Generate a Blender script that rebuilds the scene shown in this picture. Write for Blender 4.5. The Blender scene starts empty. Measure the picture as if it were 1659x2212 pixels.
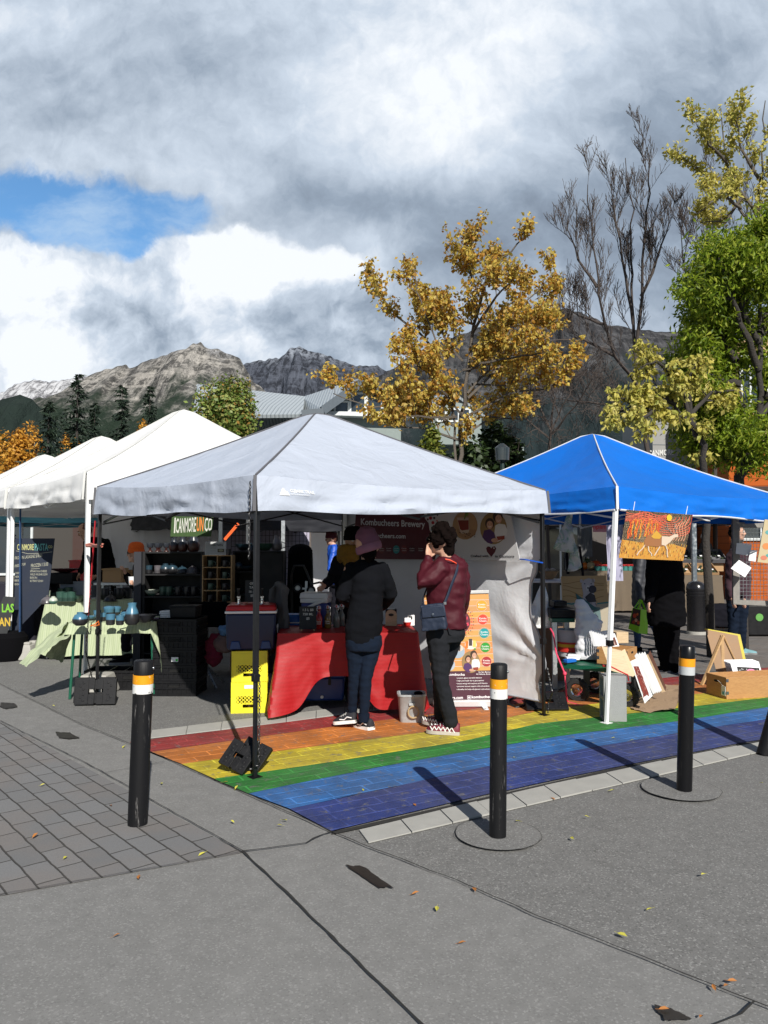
import bpy, math, random
from math import sin, cos, pi, radians, sqrt, atan2, exp
from mathutils import Vector, Matrix, noise
random.seed(7)
scene = bpy.context.scene
V = Vector
F = 1660.0; CX = 829.5; CY = 1106.0; H = 1.5; TH = math.atan(72/1660)
cd = bpy.data.cameras.new('camera'); cam = bpy.data.objects.new('camera', cd)
scene.collection.objects.link(cam); scene.camera = cam
cd.sensor_fit = 'HORIZONTAL'; cd.sensor_width = 36; cd.lens = 36*F/1659
cd.clip_start = .05; cd.clip_end = 40000
cam.location = (0, 0, H); cam.rotation_euler = (pi/2+TH, 0, 0)
scene.render.resolution_x = 768; scene.render.resolution_y = 1024
scene.view_settings.view_transform = 'Standard'; scene.view_settings.look = 'None'
scene.view_settings.exposure = 0.42; scene.view_settings.gamma = 1
def ray(px, py):
 a = (px-CX)/F; b = (CY-py)/F
 return V((a, cos(TH)-b*sin(TH), sin(TH)+b*cos(TH)))
def P(px, py, Y):
 r = ray(px, py); t = Y/r.y
 return V((r.x*t, Y, H+r.z*t))
def G(px, py, z=0.0):
 r = ray(px, py); t = (z-H)/r.z
 return V((r.x*t, r.y*t, z))
def W(px, py, A, B, off=0.0):
 r = ray(px, py); d = V((B[0]-A[0], B[1]-A[1])); n = V((d.y, -d.x)).normalized()
 t = (n.x*A[0]+n.y*A[1]+off)/(n.x*r.x+n.y*r.y)
 return V((r.x*t, r.y*t, H+r.z*t))
SUN_AZ = V((.29, -.957, 0)).normalized(); SUN_EL = radians(35)
sd = bpy.data.lights.new('sun', 'SUN'); sd.energy = 4.6; sd.angle = radians(.5); sd.color = (1, .955, .88)
so = bpy.data.objects.new('sun', sd); scene.collection.objects.link(so)
sv = V((SUN_AZ.x*cos(SUN_EL), SUN_AZ.y*cos(SUN_EL), sin(SUN_EL)))
so.rotation_euler = (-sv).to_track_quat('-Z', 'Y').to_euler(); so.location = (2, -6, 12)
world = bpy.data.worlds.new('World'); scene.world = world; world.use_nodes = True
def build_sky():
 nt = world.node_tree; N = nt.nodes; L = nt.links; N.clear()
 def inp(n, i, v):
  if v is None: return
  if isinstance(v, bpy.types.NodeSocket): L.new(v, n.inputs[i])
  else: n.inputs[i].default_value = v
 def M(op, a, b=None, c=None, clamp=False):
  n = N.new('ShaderNodeMath'); n.operation = op; n.use_clamp = clamp
  inp(n, 0, a); inp(n, 1, b); inp(n, 2, c); return n.outputs[0]
 def VM(op, a, b=None, c=None, out=0):
  n = N.new('ShaderNodeVectorMath'); n.operation = op
  inp(n, 0, a); inp(n, 1, b); inp(n, 2, c); return n.outputs[out]
 def noi(vec, scale, detail=8, rough=.55, w=0.0, col=False, lac=2.0):
  n = N.new('ShaderNodeTexNoise'); n.noise_dimensions = '4D'
  inp(n, 'Vector', vec); inp(n, 'W', w); inp(n, 'Scale', scale); inp(n, 'Detail', detail); inp(n, 'Roughness', rough); inp(n, 'Lacunarity', lac)
  return n.outputs[1] if col else n.outputs[0]
 def ss(x, a, b, lo=0., hi=1.):
  n = N.new('ShaderNodeMapRange'); n.interpolation_type = 'SMOOTHSTEP'
  inp(n, 'Value', x); inp(n, 'From Min', a); inp(n, 'From Max', b); inp(n, 'To Min', lo); inp(n, 'To Max', hi)
  return n.outputs[0]
 def mix(f, a, b):
  n = N.new('ShaderNodeMix'); n.data_type = 'RGBA'
  inp(n, 0, f); inp(n, 6, a); inp(n, 7, b); return n.outputs[2]
 tc = N.new('ShaderNodeTexCoord'); sep = N.new('ShaderNodeSeparateXYZ'); L.new(tc.outputs['Generated'], sep.inputs[0])
 yy = M('MAXIMUM', sep.outputs[1], .02)
 u = M('DIVIDE', sep.outputs[0], yy); v = M('DIVIDE', sep.outputs[2], yy)
 cmb = N.new('ShaderNodeCombineXYZ'); L.new(u, cmb.inputs[0]); L.new(v, cmb.inputs[1])
 p0 = cmb.outputs[0]
 w1 = VM('SUBTRACT', noi(p0, 3.2, 5, .55, 1.3, True), (.5, .5, .5))
 w2 = VM('SUBTRACT', noi(p0, 11, 5, .6, 5.3, True), (.5, .5, .5))
 w1 = VM('MULTIPLY', w1, (1, 1, 0)); w2 = VM('MULTIPLY', w2, (1, 1, 0))
 p = VM('MULTIPLY_ADD', w1, (.14, .11, 0), p0)
 p = VM('MULTIPLY_ADD', w2, (.05, .05, 0), p)
 pl = VM('MULTIPLY_ADD', w1, (.05, .05, 0), p0); pl = VM('MULTIPLY_ADD', w2, (.05, .05, 0), pl)
 def blobs(pp, lst, base):
  acc = base
  for (px, py, rx, ry, amp) in lst:
   r = ray(px, py); cu = r.x/r.y; cv = r.z/r.y
   sx = F/rx; sy = F/ry
   q = VM('MULTIPLY_ADD', pp, (sx, sy, 0), (-cu*sx, -cv*sy, 0))
   d = VM('DOT_PRODUCT', q, q, out=1)
   e = M('EXPONENT', M('MULTIPLY', d, -1.0))
   acc = M('MULTIPLY_ADD', e, amp, acc)
  return acc
 B = blobs(p, [(1030, 150, 250, 190, .20), (930, 320, 220, 120, .14), (760, 120, 260, 120, .09), (1200, 40, 150, 90, .10),
                  (1150, 480, 330, 95, -.28), (1480, 330, 220, 200, -.26), (820, 440, 180, 60, -.20), (620, 400, 180, 60, -.12),
                  (1250, 640, 400, 130, -.14), (1620, 560, 160, 130, -.14), (1560, 70, 170, 80, -.16), (1600, 190, 130, 60, .05), (980, 560, 130, 60, -.16),
                  (330, 250, 300, 90, -.06), (60, 200, 200, 120, -.10), (420, 120, 220, 90, -.10), (150, 330, 160, 40, .08), (350, 380, 160, 30, .12), (100, 40, 200, 50, .06),
                  (500, 420, 60, 30, .10), (840, 540, 120, 50, .16)], .70)
 n1 = noi(p, 6.5, 11, .62, 2.2); n1b = noi(VM('ADD', p, (.010, .024, 0)), 6.5, 11, .62, 2.2)
 rel = M('SUBTRACT', n1, n1b)
 B = M('MULTIPLY_ADD', rel, .62, B); B = M('MULTIPLY_ADD', M('SUBTRACT', n1, .5), .26, B)
 C = blobs(p, [(480, 545, 115, 70, .46), (60, 740, 120, 90, .40), (20, 600, 110, 60, .30), (250, 680, 170, 50, -.13), (330, 745, 200, 30, -.06),
                  (700, 555, 100, 45, .34), (560, 600, 60, 40, .22), (760, 650, 120, 50, -.14), (600, 690, 110, 40, -.10), (800, 750, 220, 60, -.08),
                  (200, 590, 110, 30, .10), (540, 700, 60, 40, .12), (130, 800, 100, 40, .22), (1000, 680, 260, 110, -.16)], .74)
 n2 = noi(p, 9, 11, .6, 7.7); n2b = noi(VM('ADD', p, (.009, .020, 0)), 9, 11, .6, 7.7)
 C = M('MULTIPLY_ADD', M('SUBTRACT', n2b, n2), -1.1, C); C = M('MULTIPLY_ADD', M('SUBTRACT', n2, .5), .34, C)
 low = blobs(pl, [(480, 590, 135, 105, 1.3), (60, 700, 330, 150, 1.3), (260, 720, 260, 125, 1.2), (720, 640, 190, 110, 1.1), (700, 800, 900, 110, .9), (20, 560, 120, 55, .5)], 0.0)
 low = M('MULTIPLY_ADD', M('SUBTRACT', noi(pl, 11, 10, .6, 3.1), .5), 1.1, low)
 lowm = ss(low, .44, .66)
 gap = blobs(pl, [(60, 445, 190, 75, 1.2), (260, 490, 170, 75, 1.2), (400, 440, 75, 32, .9), (330, 560, 70, 40, .5), (40, 400, 90, 40, .3)], 0.0)
 gap = M('MULTIPLY_ADD', M('SUBTRACT', noi(p, 12, 10, .66, 9.1), .5), 2.0, gap)
 gapm = ss(gap, .38, 1.05)
 def ramp(x):
  n = N.new('ShaderNodeValToRGB'); inp(n, 0, x); cr = n.color_ramp
  st = [(0, (.075, .088, .115)), (.25, (.125, .155, .205)), (.5, (.245, .30, .375)), (.75, (.46, .525, .61)), (.95, (.71, .74, .78))]
  cr.elements[0].position = 0; cr.elements[0].color = (*st[0][1], 1); cr.elements[1].position = .95; cr.elements[1].color = (*st[-1][1], 1)
  for a, c in st[1:-1]: e = cr.elements.new(a); e.color = (*c, 1)
  return n.outputs[0]
 sky = N.new('ShaderNodeTexSky'); sky.sky_type = 'NISHITA'; sky.sun_disc = False
 sky.sun_elevation = SUN_EL; sky.sun_rotation = atan2(SUN_AZ.x, SUN_AZ.y); sky.altitude = 1300; sky.air_density = 1; sky.dust_density = .4; sky.ozone_density = 1.5
 skyS = VM('MULTIPLY', sky.outputs[0], (.05, .05, .05))
 blue = VM('MULTIPLY', sky.outputs[0], (.080, .116, .130))
 streak = ss(noi(VM('MULTIPLY', pl, (1, 2.2, 1)), 7, 8, .6, 4.4), .42, .75, 0, .75)
 blue = mix(streak, blue, (.40, .52, .66, 1))
 top = mix(gapm, ramp(B), blue)
 cl = mix(lowm, top, ramp(C))
 front = ss(sep.outputs[1], .08, .40)
 el = ss(sep.outputs[2], .85, .62)
 f = M('MULTIPLY', front, el)
 col = mix(f, skyS, cl)
 col = mix(ss(sep.outputs[2], -.02, -.10), col, (.12, .12, .12, 1))
 bg = N.new('ShaderNodeBackground'); L.new(col, bg.inputs[0]); bg.inputs[1].default_value = 1.0
 out = N.new('ShaderNodeOutputWorld'); L.new(bg.outputs[0], out.inputs[0])
build_sky()
COL = scene.collection
def nz(x, y=0., z=0.): return noise.noise(V((x, y, z)))
def wm(o):
 m = Matrix.Identity(4)
 while o is not None:
  m = o.matrix_basis @ m; o = o.parent
 return m
class MB:
 def __init__(s): s.v = []; s.f = []; s.m = []; s.c = 0
 def add(s, vs, fs):
  n = len(s.v); s.v += [tuple(p) for p in vs]; s.f += [tuple(i+n for i in f) for f in fs]; s.m += [s.c]*len(fs); return s
 def box(s, c, sz, rz=0, R=None, tp=1.0):
  hx, hy, hz = sz[0]/2, sz[1]/2, sz[2]/2; R = R or Matrix.Rotation(rz, 3, 'Z'); vs = []
  for z, k in ((-hz, 1.0), (hz, tp)):
   for x, y in ((-hx, -hy), (hx, -hy), (hx, hy), (-hx, hy)): vs.append(V(c)+R @ V((x*k, y*k, z)))
  return s.add(vs, [(3, 2, 1, 0), (4, 5, 6, 7), (0, 1, 5, 4), (1, 2, 6, 5), (2, 3, 7, 6), (3, 0, 4, 7)])
 def poly(s, pts): return s.add(pts, [tuple(range(len(pts)))])
 def prism(s, pts, vec):
  n = len(pts); vec = V(vec); a = [V(p) for p in pts]; b = [p+vec for p in a]
  return s.add(a+b, [tuple(range(n-1, -1, -1)), tuple(range(n, 2*n))]+[(i, (i+1) % n, n+(i+1) % n, n+i) for i in range(n)])
 def loft(s, rings, cap=True, closed=False):
  n = len(rings[0]); vs = [p for r in rings for p in r]; fs = []
  for k in range(len(rings)-1+(1 if closed else 0)):
   a = k*n; b = ((k+1) % len(rings))*n
   for i in range(n): j = (i+1) % n; fs.append((a+i, a+j, b+j, b+i))
  if cap and not closed: fs += [tuple(range(n-1, -1, -1)), tuple(range((len(rings)-1)*n, len(rings)*n))]
  return s.add(vs, fs)
 def tube(s, pts, r, seg=8, cap=True, flat=1.0, closed=False):
  pts = [V(p) for p in pts]; n = len(pts); rs = r if isinstance(r, (list, tuple)) else [r]*n; rings = []
  up = None
  for i, p in enumerate(pts):
   if closed: t = pts[(i+1) % n]-pts[i-1]
   else: t = (pts[min(i+1, n-1)]-pts[max(i-1, 0)])
   if t.length < 1e-9: t = V((0, 0, 1))
   t.normalize()
   if up is None:
    up = t.orthogonal().normalized()
    if flat != 1.0 and abs(t.z) < .9: up = V((0, 0, 1))
   u = (up-t*up.dot(t))
   if u.length < 1e-6: u = t.orthogonal()
   u.normalize(); up = u; w = t.cross(u)
   rings.append([p+(u*cos(2*pi*k/seg)+w*sin(2*pi*k/seg)*flat)*rs[i] for k in range(seg)])
  return s.loft(rings, cap, closed)
 def bar(s, a, b, w, d=None, up=(0, 0, 1)):
  a = V(a); b = V(b); t = (b-a).normalized(); u = V(up)
  if abs(t.dot(u)) > .98: u = V((0, 1, 0)) if abs(t.y) < .9 else V((1, 0, 0))
  x = t.cross(u).normalized(); y = x.cross(t); d = d or w; R = []
  for p in (a, b): R.append([p+x*w/2+y*d/2, p-x*w/2+y*d/2, p-x*w/2-y*d/2, p+x*w/2-y*d/2])
  return s.loft(R)
 def ell(s, c, r, seg=14, rng=9, R=None):
  r = r if isinstance(r, (tuple, list)) else (r, r, r); vs = []; fs = []; R = R or Matrix.Identity(3)
  for i in range(1, rng):
   a = pi*i/rng
   for k in range(seg): b = 2*pi*k/seg; vs.append(V(c)+R @ V((r[0]*sin(a)*cos(b), r[1]*sin(a)*sin(b), r[2]*cos(a))))
  vs += [V(c)+R @ V((0, 0, r[2])), V(c)+R @ V((0, 0, -r[2]))]; m = (rng-1)*seg
  for i in range(rng-2):
   for k in range(seg): j = (k+1) % seg; fs.append((i*seg+k, (i+1)*seg+k, (i+1)*seg+j, i*seg+j))
  for k in range(seg): j = (k+1) % seg; fs += [(m, k, j), (m+1, (rng-2)*seg+j, (rng-2)*seg+k)]
  return s.add(vs, fs)
 def lathe(s, c, prof, seg=16, sx=1., sy=1., R=None, cap=True):
  R = R or Matrix.Identity(3)
  return s.loft([[V(c)+R @ V((r*cos(2*pi*k/seg)*sx, r*sin(2*pi*k/seg)*sy, z)) for k in range(seg)] for r, z in prof], cap)
 def grid(s, fn, nu, nv):
  vs = [fn(i/nu, j/nv) for j in range(nv+1) for i in range(nu+1)]; w = nu+1
  return s.add(vs, [(j*w+i, j*w+i+1, (j+1)*w+i+1, (j+1)*w+i) for j in range(nv) for i in range(nu)])
 def text(s, body, size, o, right, up, sx=1., ax='LEFT', bold=0., shear=0.):
  cu = bpy.data.curves.new('t', 'FONT'); cu.body = body; cu.size = size; cu.align_x = ax; cu.offset = bold; cu.resolution_u = 2; cu.shear = shear
  ob = bpy.data.objects.new('t', cu); COL.objects.link(ob)
  dg = bpy.context.evaluated_depsgraph_get(); me = bpy.data.meshes.new_from_object(ob.evaluated_get(dg))
  right = V(right).normalized(); up = V(up).normalized()
  s.add([V(o)+right*(q.co.x*sx)+up*q.co.y for q in me.vertices], [tuple(p.vertices) for p in me.polygons])
  bpy.data.objects.remove(ob); bpy.data.curves.remove(cu); bpy.data.meshes.remove(me); return s
 def build(s, name, mats, parent=None, smooth=True, local=False, bevel=0, ang=35, solid=0):
  me = bpy.data.meshes.new(name); vs = s.v
  if parent is not None and not local:
   im = wm(parent).inverted(); vs = [im @ V(p) for p in vs]
  me.from_pydata([tuple(p) for p in vs], [], s.f)
  mats = mats if isinstance(mats, (list, tuple)) else [mats]
  for m in mats: me.materials.append(m)
  if len(mats) > 1: me.polygons.foreach_set('material_index', s.m)
  if smooth:
   me.polygons.foreach_set('use_smooth', [True]*len(me.polygons)); me.set_sharp_from_angle(angle=radians(ang))
  o = bpy.data.objects.new(name, me); COL.objects.link(o); o.parent = parent
  if bevel: b = o.modifiers.new('b', 'BEVEL'); b.width = bevel; b.segments = 2; b.limit_method = 'ANGLE'
  if solid: b = o.modifiers.new('s', 'SOLIDIFY'); b.thickness = solid; b.offset = 0
  return o
def tag(o, label=None, cat=None, group=None, kind=None):
 for k, v in (('label', label), ('category', cat), ('group', group), ('kind', kind)):
  if v: o[k] = v
 return o
def thing(name, loc, label, cat, group=None, rz=0):
 o = bpy.data.objects.new(name, None); COL.objects.link(o); o.location = V(loc); o.rotation_euler = (0, 0, rz); o.empty_display_size = .1
 return tag(o, label, cat, group)
def one(mb, name, mats, label, cat, group=None, **k): return tag(mb.build(name, mats, **k), label, cat, group)
def struct(mb, name, mats, **k): return tag(mb.build(name, mats, **k), kind='structure')
def dup(root, loc, rz=0, label=None, scale=None):
 r = root.copy(); COL.objects.link(r); r.location = V(loc); r.rotation_euler = (0, 0, rz)
 if label: r['label'] = label
 if scale: r.scale = (scale,)*3 if not isinstance(scale, tuple) else scale
 for ch in list(root.children):
  c = ch.copy(); COL.objects.link(c); c.parent = r
  for g in ch.children: d = g.copy(); COL.objects.link(d); d.parent = c
 return r
MC = {}
class NT:
 def __init__(s, name):
  s.m = bpy.data.materials.new(name); s.m.use_nodes = True; s.N = s.m.node_tree.nodes; s.L = s.m.node_tree.links
  s.b = s.N['Principled BSDF']; s.out = s.N['Material Output']
  s.tc = s.N.new('ShaderNodeTexCoord')
 def i(s, n, k, v):
  if v is None: return
  if isinstance(v, bpy.types.NodeSocket): s.L.new(v, n.inputs[k])
  else:
   if isinstance(v, (tuple, list)) and len(v) == 3 and n.inputs[k].type == 'RGBA': v = (*v, 1)
   n.inputs[k].default_value = v
 def map(s, sc=(1, 1, 1), rot=(0, 0, 0), loc=(0, 0, 0), src='Object'):
  n = s.N.new('ShaderNodeMapping'); s.L.new(s.tc.outputs[src], n.inputs[0]); n.inputs[1].default_value = loc; n.inputs[2].default_value = rot; n.inputs[3].default_value = sc; return n.outputs[0]
 def noise(s, vec, scale, det=5, r=.55, dist=0.):
  n = s.N.new('ShaderNodeTexNoise'); s.i(n, 'Vector', vec); s.i(n, 'Scale', scale); s.i(n, 'Detail', det); s.i(n, 'Roughness', r); s.i(n, 'Distortion', dist); return n.outputs[0]
 def vor(s, vec, scale, feat='F1', out=0):
  n = s.N.new('ShaderNodeTexVoronoi'); n.feature = feat; s.i(n, 'Vector', vec); s.i(n, 'Scale', scale); return n.outputs[out]
 def wave(s, vec, scale, dist=0., det=2, dirn='X', ds=1.):
  n = s.N.new('ShaderNodeTexWave'); n.bands_direction = dirn; s.i(n, 'Vector', vec); s.i(n, 'Scale', scale); s.i(n, 'Distortion', dist); s.i(n, 'Detail', det); s.i(n, 'Detail Scale', ds); return n.outputs[1]
 def ss(s, x, a, b, lo=0., hi=1.):
  n = s.N.new('ShaderNodeMapRange'); n.interpolation_type = 'SMOOTHSTEP'; s.i(n, 0, x); s.i(n, 1, a); s.i(n, 2, b); s.i(n, 3, lo); s.i(n, 4, hi); return n.outputs[0]
 def mix(s, f, a, b, bt='MIX'):
  n = s.N.new('ShaderNodeMix'); n.data_type = 'RGBA'; n.blend_type = bt; s.i(n, 0, f); s.i(n, 6, a); s.i(n, 7, b); return n.outputs[2]
 def math(s, op, a, b=None, c=None):
  n = s.N.new('ShaderNodeMath'); n.operation = op; s.i(n, 0, a); s.i(n, 1, b); s.i(n, 2, c); return n.outputs[0]
 def bump(s, h, st=.3, d=.01, prev=None):
  n = s.N.new('ShaderNodeBump'); s.i(n, 'Strength', st); s.i(n, 'Distance', d); s.i(n, 'Height', h); s.i(n, 'Normal', prev); return n.outputs[0]
 def isl(s):
  return s.N.new('ShaderNodeNewGeometry').outputs['Random Per Island']
 def ramp(s, x, st):
  n = s.N.new('ShaderNodeValToRGB'); s.i(n, 0, x); cr = n.color_ramp
  cr.elements[0].position = st[0][0]; cr.elements[0].color = (*st[0][1], 1); cr.elements[1].position = st[-1][0]; cr.elements[1].color = (*st[-1][1], 1)
  for a, c in st[1:-1]: e = cr.elements.new(a); e.color = (*c, 1)
  return n.outputs[0]
 def fin(s, col=None, rough=None, normal=None, metal=None, spec=None):
  s.i(s.b, 'Base Color', col); s.i(s.b, 'Roughness', rough); s.i(s.b, 'Normal', normal); s.i(s.b, 'Metallic', metal); s.i(s.b, 'Specular IOR Level', spec); return s.m
 def trans(s, col, f=.3):
  t = s.N.new('ShaderNodeBsdfTranslucent'); s.i(t, 0, col); mx = s.N.new('ShaderNodeMixShader'); s.i(mx, 0, f)
  s.L.new(s.b.outputs[0], mx.inputs[1]); s.L.new(t.outputs[0], mx.inputs[2]); s.L.new(mx.outputs[0], s.out.inputs[0]); return s.m
def mat(name, col, rough=.6, metal=0., var=.18, sc=9., bump=0., bs=60., bd=.004, spec=.5, tr=0., coat=0.):
 if name in MC: return MC[name]
 t = NT(name); n = t.noise(t.map(), sc, 6, .6)
 c = t.mix(n, tuple(x*(1-var) for x in col), tuple(min(1, x*(1+var)) for x in col))
 nb = t.bump(t.noise(t.map(), bs, 5, .6), bump, bd) if bump else None
 t.fin(c, t.ss(n, .3, .7, max(.02, rough-.07), min(1, rough+.07)), nb, metal, spec)
 if tr: t.trans(c, tr)
 if coat: t.i(t.b, 'Coat Weight', coat)
 MC[name] = t.m; return t.m
def fabric(name, col, bs=7., st=.5, rough=.8, var=.12, tr=0., stretch=(1, 1, 1), weave=400., bd=.03):
 t = NT(name); v = t.map(stretch); n = t.noise(v, bs, 4, .5, .8); n2 = t.noise(v, bs*3, 3, .5, .5)
 c = t.mix(t.noise(t.map(), 3, 5), tuple(x*(1-var) for x in col), tuple(min(1, x*(1+var)) for x in col))
 b1 = t.bump(n, st, bd); b2 = t.bump(n2, st*.4, bd*.5, b1)
 t.fin(c, rough, b2, 0, .3)
 if tr: t.trans(c, tr)
 return t.m
def fuse(mb, name, m, parent, voxel=.011, sm=4, nzamp=0., nzs=9., ang=180):
 me = bpy.data.meshes.new('tmp'); me.from_pydata([tuple(p) for p in mb.v], [], mb.f); o = bpy.data.objects.new('tmp', me); COL.objects.link(o)
 r = o.modifiers.new('r', 'REMESH'); r.mode = 'VOXEL'; r.voxel_size = voxel
 s = o.modifiers.new('s', 'SMOOTH'); s.iterations = sm; s.factor = .5
 dg = bpy.context.evaluated_depsgraph_get(); m2 = bpy.data.meshes.new_from_object(o.evaluated_get(dg)); bpy.data.objects.remove(o)
 if nzamp:
  nn = [v.normal.copy() for v in m2.vertices]
  for v, n in zip(m2.vertices, nn):
   q = v.co; a = noise.noise(V((q.x*nzs*.8, q.y*nzs*.8, q.z*nzs*2.0)))+.5*noise.noise(V((q.x*nzs*2.2+q.z*nzs, q.y*nzs*2.2, q.z*nzs*3)))
   v.co = q+n*(a*nzamp)
 im = wm(parent).inverted() if parent else Matrix.Identity(4)
 m2.transform(im); m2.name = name; m2.materials.clear(); m2.materials.append(m)
 m2.polygons.foreach_set('use_smooth', [True]*len(m2.polygons))
 ob = bpy.data.objects.new(name, m2); COL.objects.link(ob); ob.parent = parent; return ob
M_black = mat('black metal', (.005, .005, .006), .4, .0, .3, spec=.5)
M_blackp = mat('black plastic', (.006, .006, .007), .5, 0, .3, 20, .2, spec=.3)
M_white = mat('white paint', (.8, .8, .79), .4, 0, .05, 12)
M_whitem = mat('white powder coat', (.74, .75, .75), .4, 0, .08, 30)
M_alu = mat('brushed aluminium', (.55, .58, .6), .38, .85, .1, 30)
M_steel = mat('steel', (.4, .42, .44), .3, 1, .15, 20)
M_chrome = mat('chrome', (.7, .7, .72), .12, 1, .1, 30)
M_galv = mat('galvanised metal', (.42, .44, .45), .5, .35, .3, 25, .3, 60)
M_conc = mat('cast concrete', (.36, .35, .32), .9, 0, .18, 14, .6, 90)
M_cinder = mat('cinder block', (.27, .275, .27), .95, 0, .15, 20, .9, 150)
M_wood = None
def wood(name, a, b, sc=5., rot=(0, 0, 0), rough=.6):
 if name in MC: return MC[name]
 t = NT(name); v = t.map((1, 1, 7), rot); n = t.noise(v, sc, 6, .6, 1.2); f = t.noise(t.map((1, 1, 30), rot), sc*3, 3)
 c = t.mix(n, a, b); c = t.mix(t.ss(f, .45, .7), c, tuple(x*.8 for x in a)); t.fin(c, rough, t.bump(f, .25, .002)); MC[name] = t.m; return t.m
M_pine = wood('pine wood', (.42, .25, .11), (.60, .40, .20), 6, (0, pi/2, 0))
M_crate = wood('honey crate wood', (.36, .17, .06), (.52, .29, .11), 7, (0, pi/2, 0))
M_ply = wood('pale plywood', (.50, .36, .21), (.62, .47, .30), 4, (0, pi/2, 0))
M_bark = mat('grey bark', (.10, .085, .07), .9, 0, .4, 12, .9, 40, .02)
M_barkd = mat('dark bark', (.035, .03, .026), .9, 0, .4, 12, .9, 40, .02)
M_twig = mat('bare twig bark', (.055, .043, .038), .9, 0, .3, 5)
M_skin = mat('skin', (.52, .30, .21), .5, 0, .12, 20, spec=.4)
M_yel = mat('yellow crate plastic', (.80, .72, .03), .45, 0, .06, 12, .1)
M_red = mat('red plastic', (.45, .012, .015), .35, 0, .1, 12)
M_blue = mat('navy cooler plastic', (.005, .014, .055), .4, 0, .12, 12)
M_royal = mat('royal blue plastic', (.006, .018, .17), .35, 0, .1, 12)
M_sky = mat('bright blue plastic', (.01, .13, .50), .4, 0, .1, 12)
M_paper = mat('white paper', (.75, .76, .77), .7, 0, .05, 9)
M_glassr = mat('red drink glass', (.45, .02, .015), .08, 0, .2, 9, spec=.8)
M_glassy = mat('amber drink glass', (.16, .10, .02), .08, 0, .2, 9, spec=.8)
M_glassc = mat('clear bottle glass', (.16, .17, .15), .08, 0, .2, 9, spec=.8)
M_chalk = mat('blackboard', (.02, .022, .024), .8, 0, .4, 6)
M_chalkb = mat('blue black chalkboard', (.012, .018, .035), .8, 0, .4, 6)
M_glass = mat('window glass', (.03, .04, .05), .08, 0, .2, 3, spec=.8)
M_card = mat('cardboard', (.36, .22, .11), .85, 0, .1, 9)
def ink(c, nm=None):
 k = nm or 'ink %.2f %.2f %.2f' % c
 return mat(k, c, .7, 0, .06, 9)
def ground_mats():
 D = {}
 def asphalt(name, base, lo, sp=.5):
  t = NT(name); v = t.map()
  big = t.noise(v, .7, 6, .6); mid = t.noise(v, 9, 5, .6)
  c = t.mix(big, tuple(x*lo for x in base), base)
  c = t.mix(t.ss(mid, .35, .75, 0, .35), c, tuple(x*1.35 for x in base))
  vo = t.vor(v, 150, 'F1', 1); sepn = t.N.new('ShaderNodeSeparateColor'); t.L.new(vo, sepn.inputs[0]); g = sepn.outputs[0]
  c = t.mix(t.ss(g, .80, .98, 0, sp), c, tuple(min(1, x*2.3) for x in base))
  c = t.mix(t.ss(g, .16, .02, 0, sp), c, tuple(x*.35 for x in base))
  fine = t.noise(v, 260, 3, .7)
  c = t.mix(t.ss(fine, .3, .7, .25, 0), c, tuple(x*.5 for x in base))
  st = t.ss(t.noise(v, 1.7, 7, .7), .60, .78, 0, .30); c = t.mix(st, c, tuple(x*.55 for x in base)); st2 = t.ss(t.noise(t.map((1, .25, 1), (0, 0, .5)), 1.1, 5, .6), .55, .75, 0, .28); c = t.mix(st2, c, tuple(x*1.3 for x in base)); st3 = t.ss(t.noise(v, 5.5, 3, .5), .70, .76, 0, .35); c = t.mix(st3, c, tuple(x*.5 for x in base))
  t.fin(c, .88, t.bump(t.noise(v, 190, 4, .7), .5, .004), 0, .25); return t.m
 D['asphalt'] = asphalt('worn asphalt', (.180, .178, .172), .78)
 D['conc'] = asphalt('smooth concrete slab', (.215, .213, .206), .84, .25)
 D['patch'] = asphalt('patch concrete', (.188, .186, .180), .80, .45)
 def paver(name, base, scale, rot, bw=.5, rh=.25, cvar=.35):
  t = NT(name); v = t.map((scale,)*3, (0, 0, rot)); w = t.N.new('ShaderNodeTexBrick')
  jit = t.noise(t.map(), 6, 3); vv = t.N.new('ShaderNodeVectorMath'); vv.operation = 'MULTIPLY_ADD'
  cx = t.N.new('ShaderNodeTexNoise'); t.i(cx, 'Vector', t.map()); t.i(cx, 'Scale', 9.); t.L.new(cx.outputs[1], vv.inputs[0]); vv.inputs[1].default_value = (.018,)*3; t.L.new(v, vv.inputs[2])
  t.i(w, 'Vector', vv.outputs[0]); t.i(w, 'Scale', 1.0); t.i(w, 'Brick Width', bw); t.i(w, 'Row Height', rh); t.i(w, 'Mortar Size', .007); t.i(w, 'Mortar Smooth', .6)
  t.i(w, 'Color1', tuple(x*(1-cvar) for x in base)); t.i(w, 'Color2', tuple(x*(1+cvar*.4) for x in base)); t.i(w, 'Mortar', (.05, .047, .042)); t.i(w, 'Bias', .1)
  c = t.mix(t.ss(t.noise(t.map(), 2.1, 4), .35, .7, 0, .5), w.outputs[0], (base[0]*1.15, base[1]*.98, base[2]*.86), 'MIX')
  c = t.mix(t.math('MULTIPLY', w.outputs[1], .85), c, (.05, .047, .042))
  c = t.mix(t.ss(t.noise(t.map(), 150, 3, .7), .3, .7, .3, 0), c, tuple(x*.5 for x in base))
  h = t.math('MULTIPLY_ADD', w.outputs[1], -1.0, t.math('MULTIPLY', t.noise(t.map(), 120, 3), .25))
  t.fin(c, .88, t.bump(h, .8, .006), 0, .25); return t.m
 D['paver'] = paver('grey concrete pavers', (.185, .186, .188), 1.25, radians(49), .30, .155, .16)
 D['paverfar'] = paver('far street pavers', (.165, .155, .148), 1.8, radians(-12), .45, .22, .2)
 D['band'] = mat('pale concrete band', (.34, .335, .31), .9, 0, .16, 8, .5, 120, .003)
 D['joint'] = mat('dark joint', (.02, .019, .017), .95, 0, .4, 30)
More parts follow.
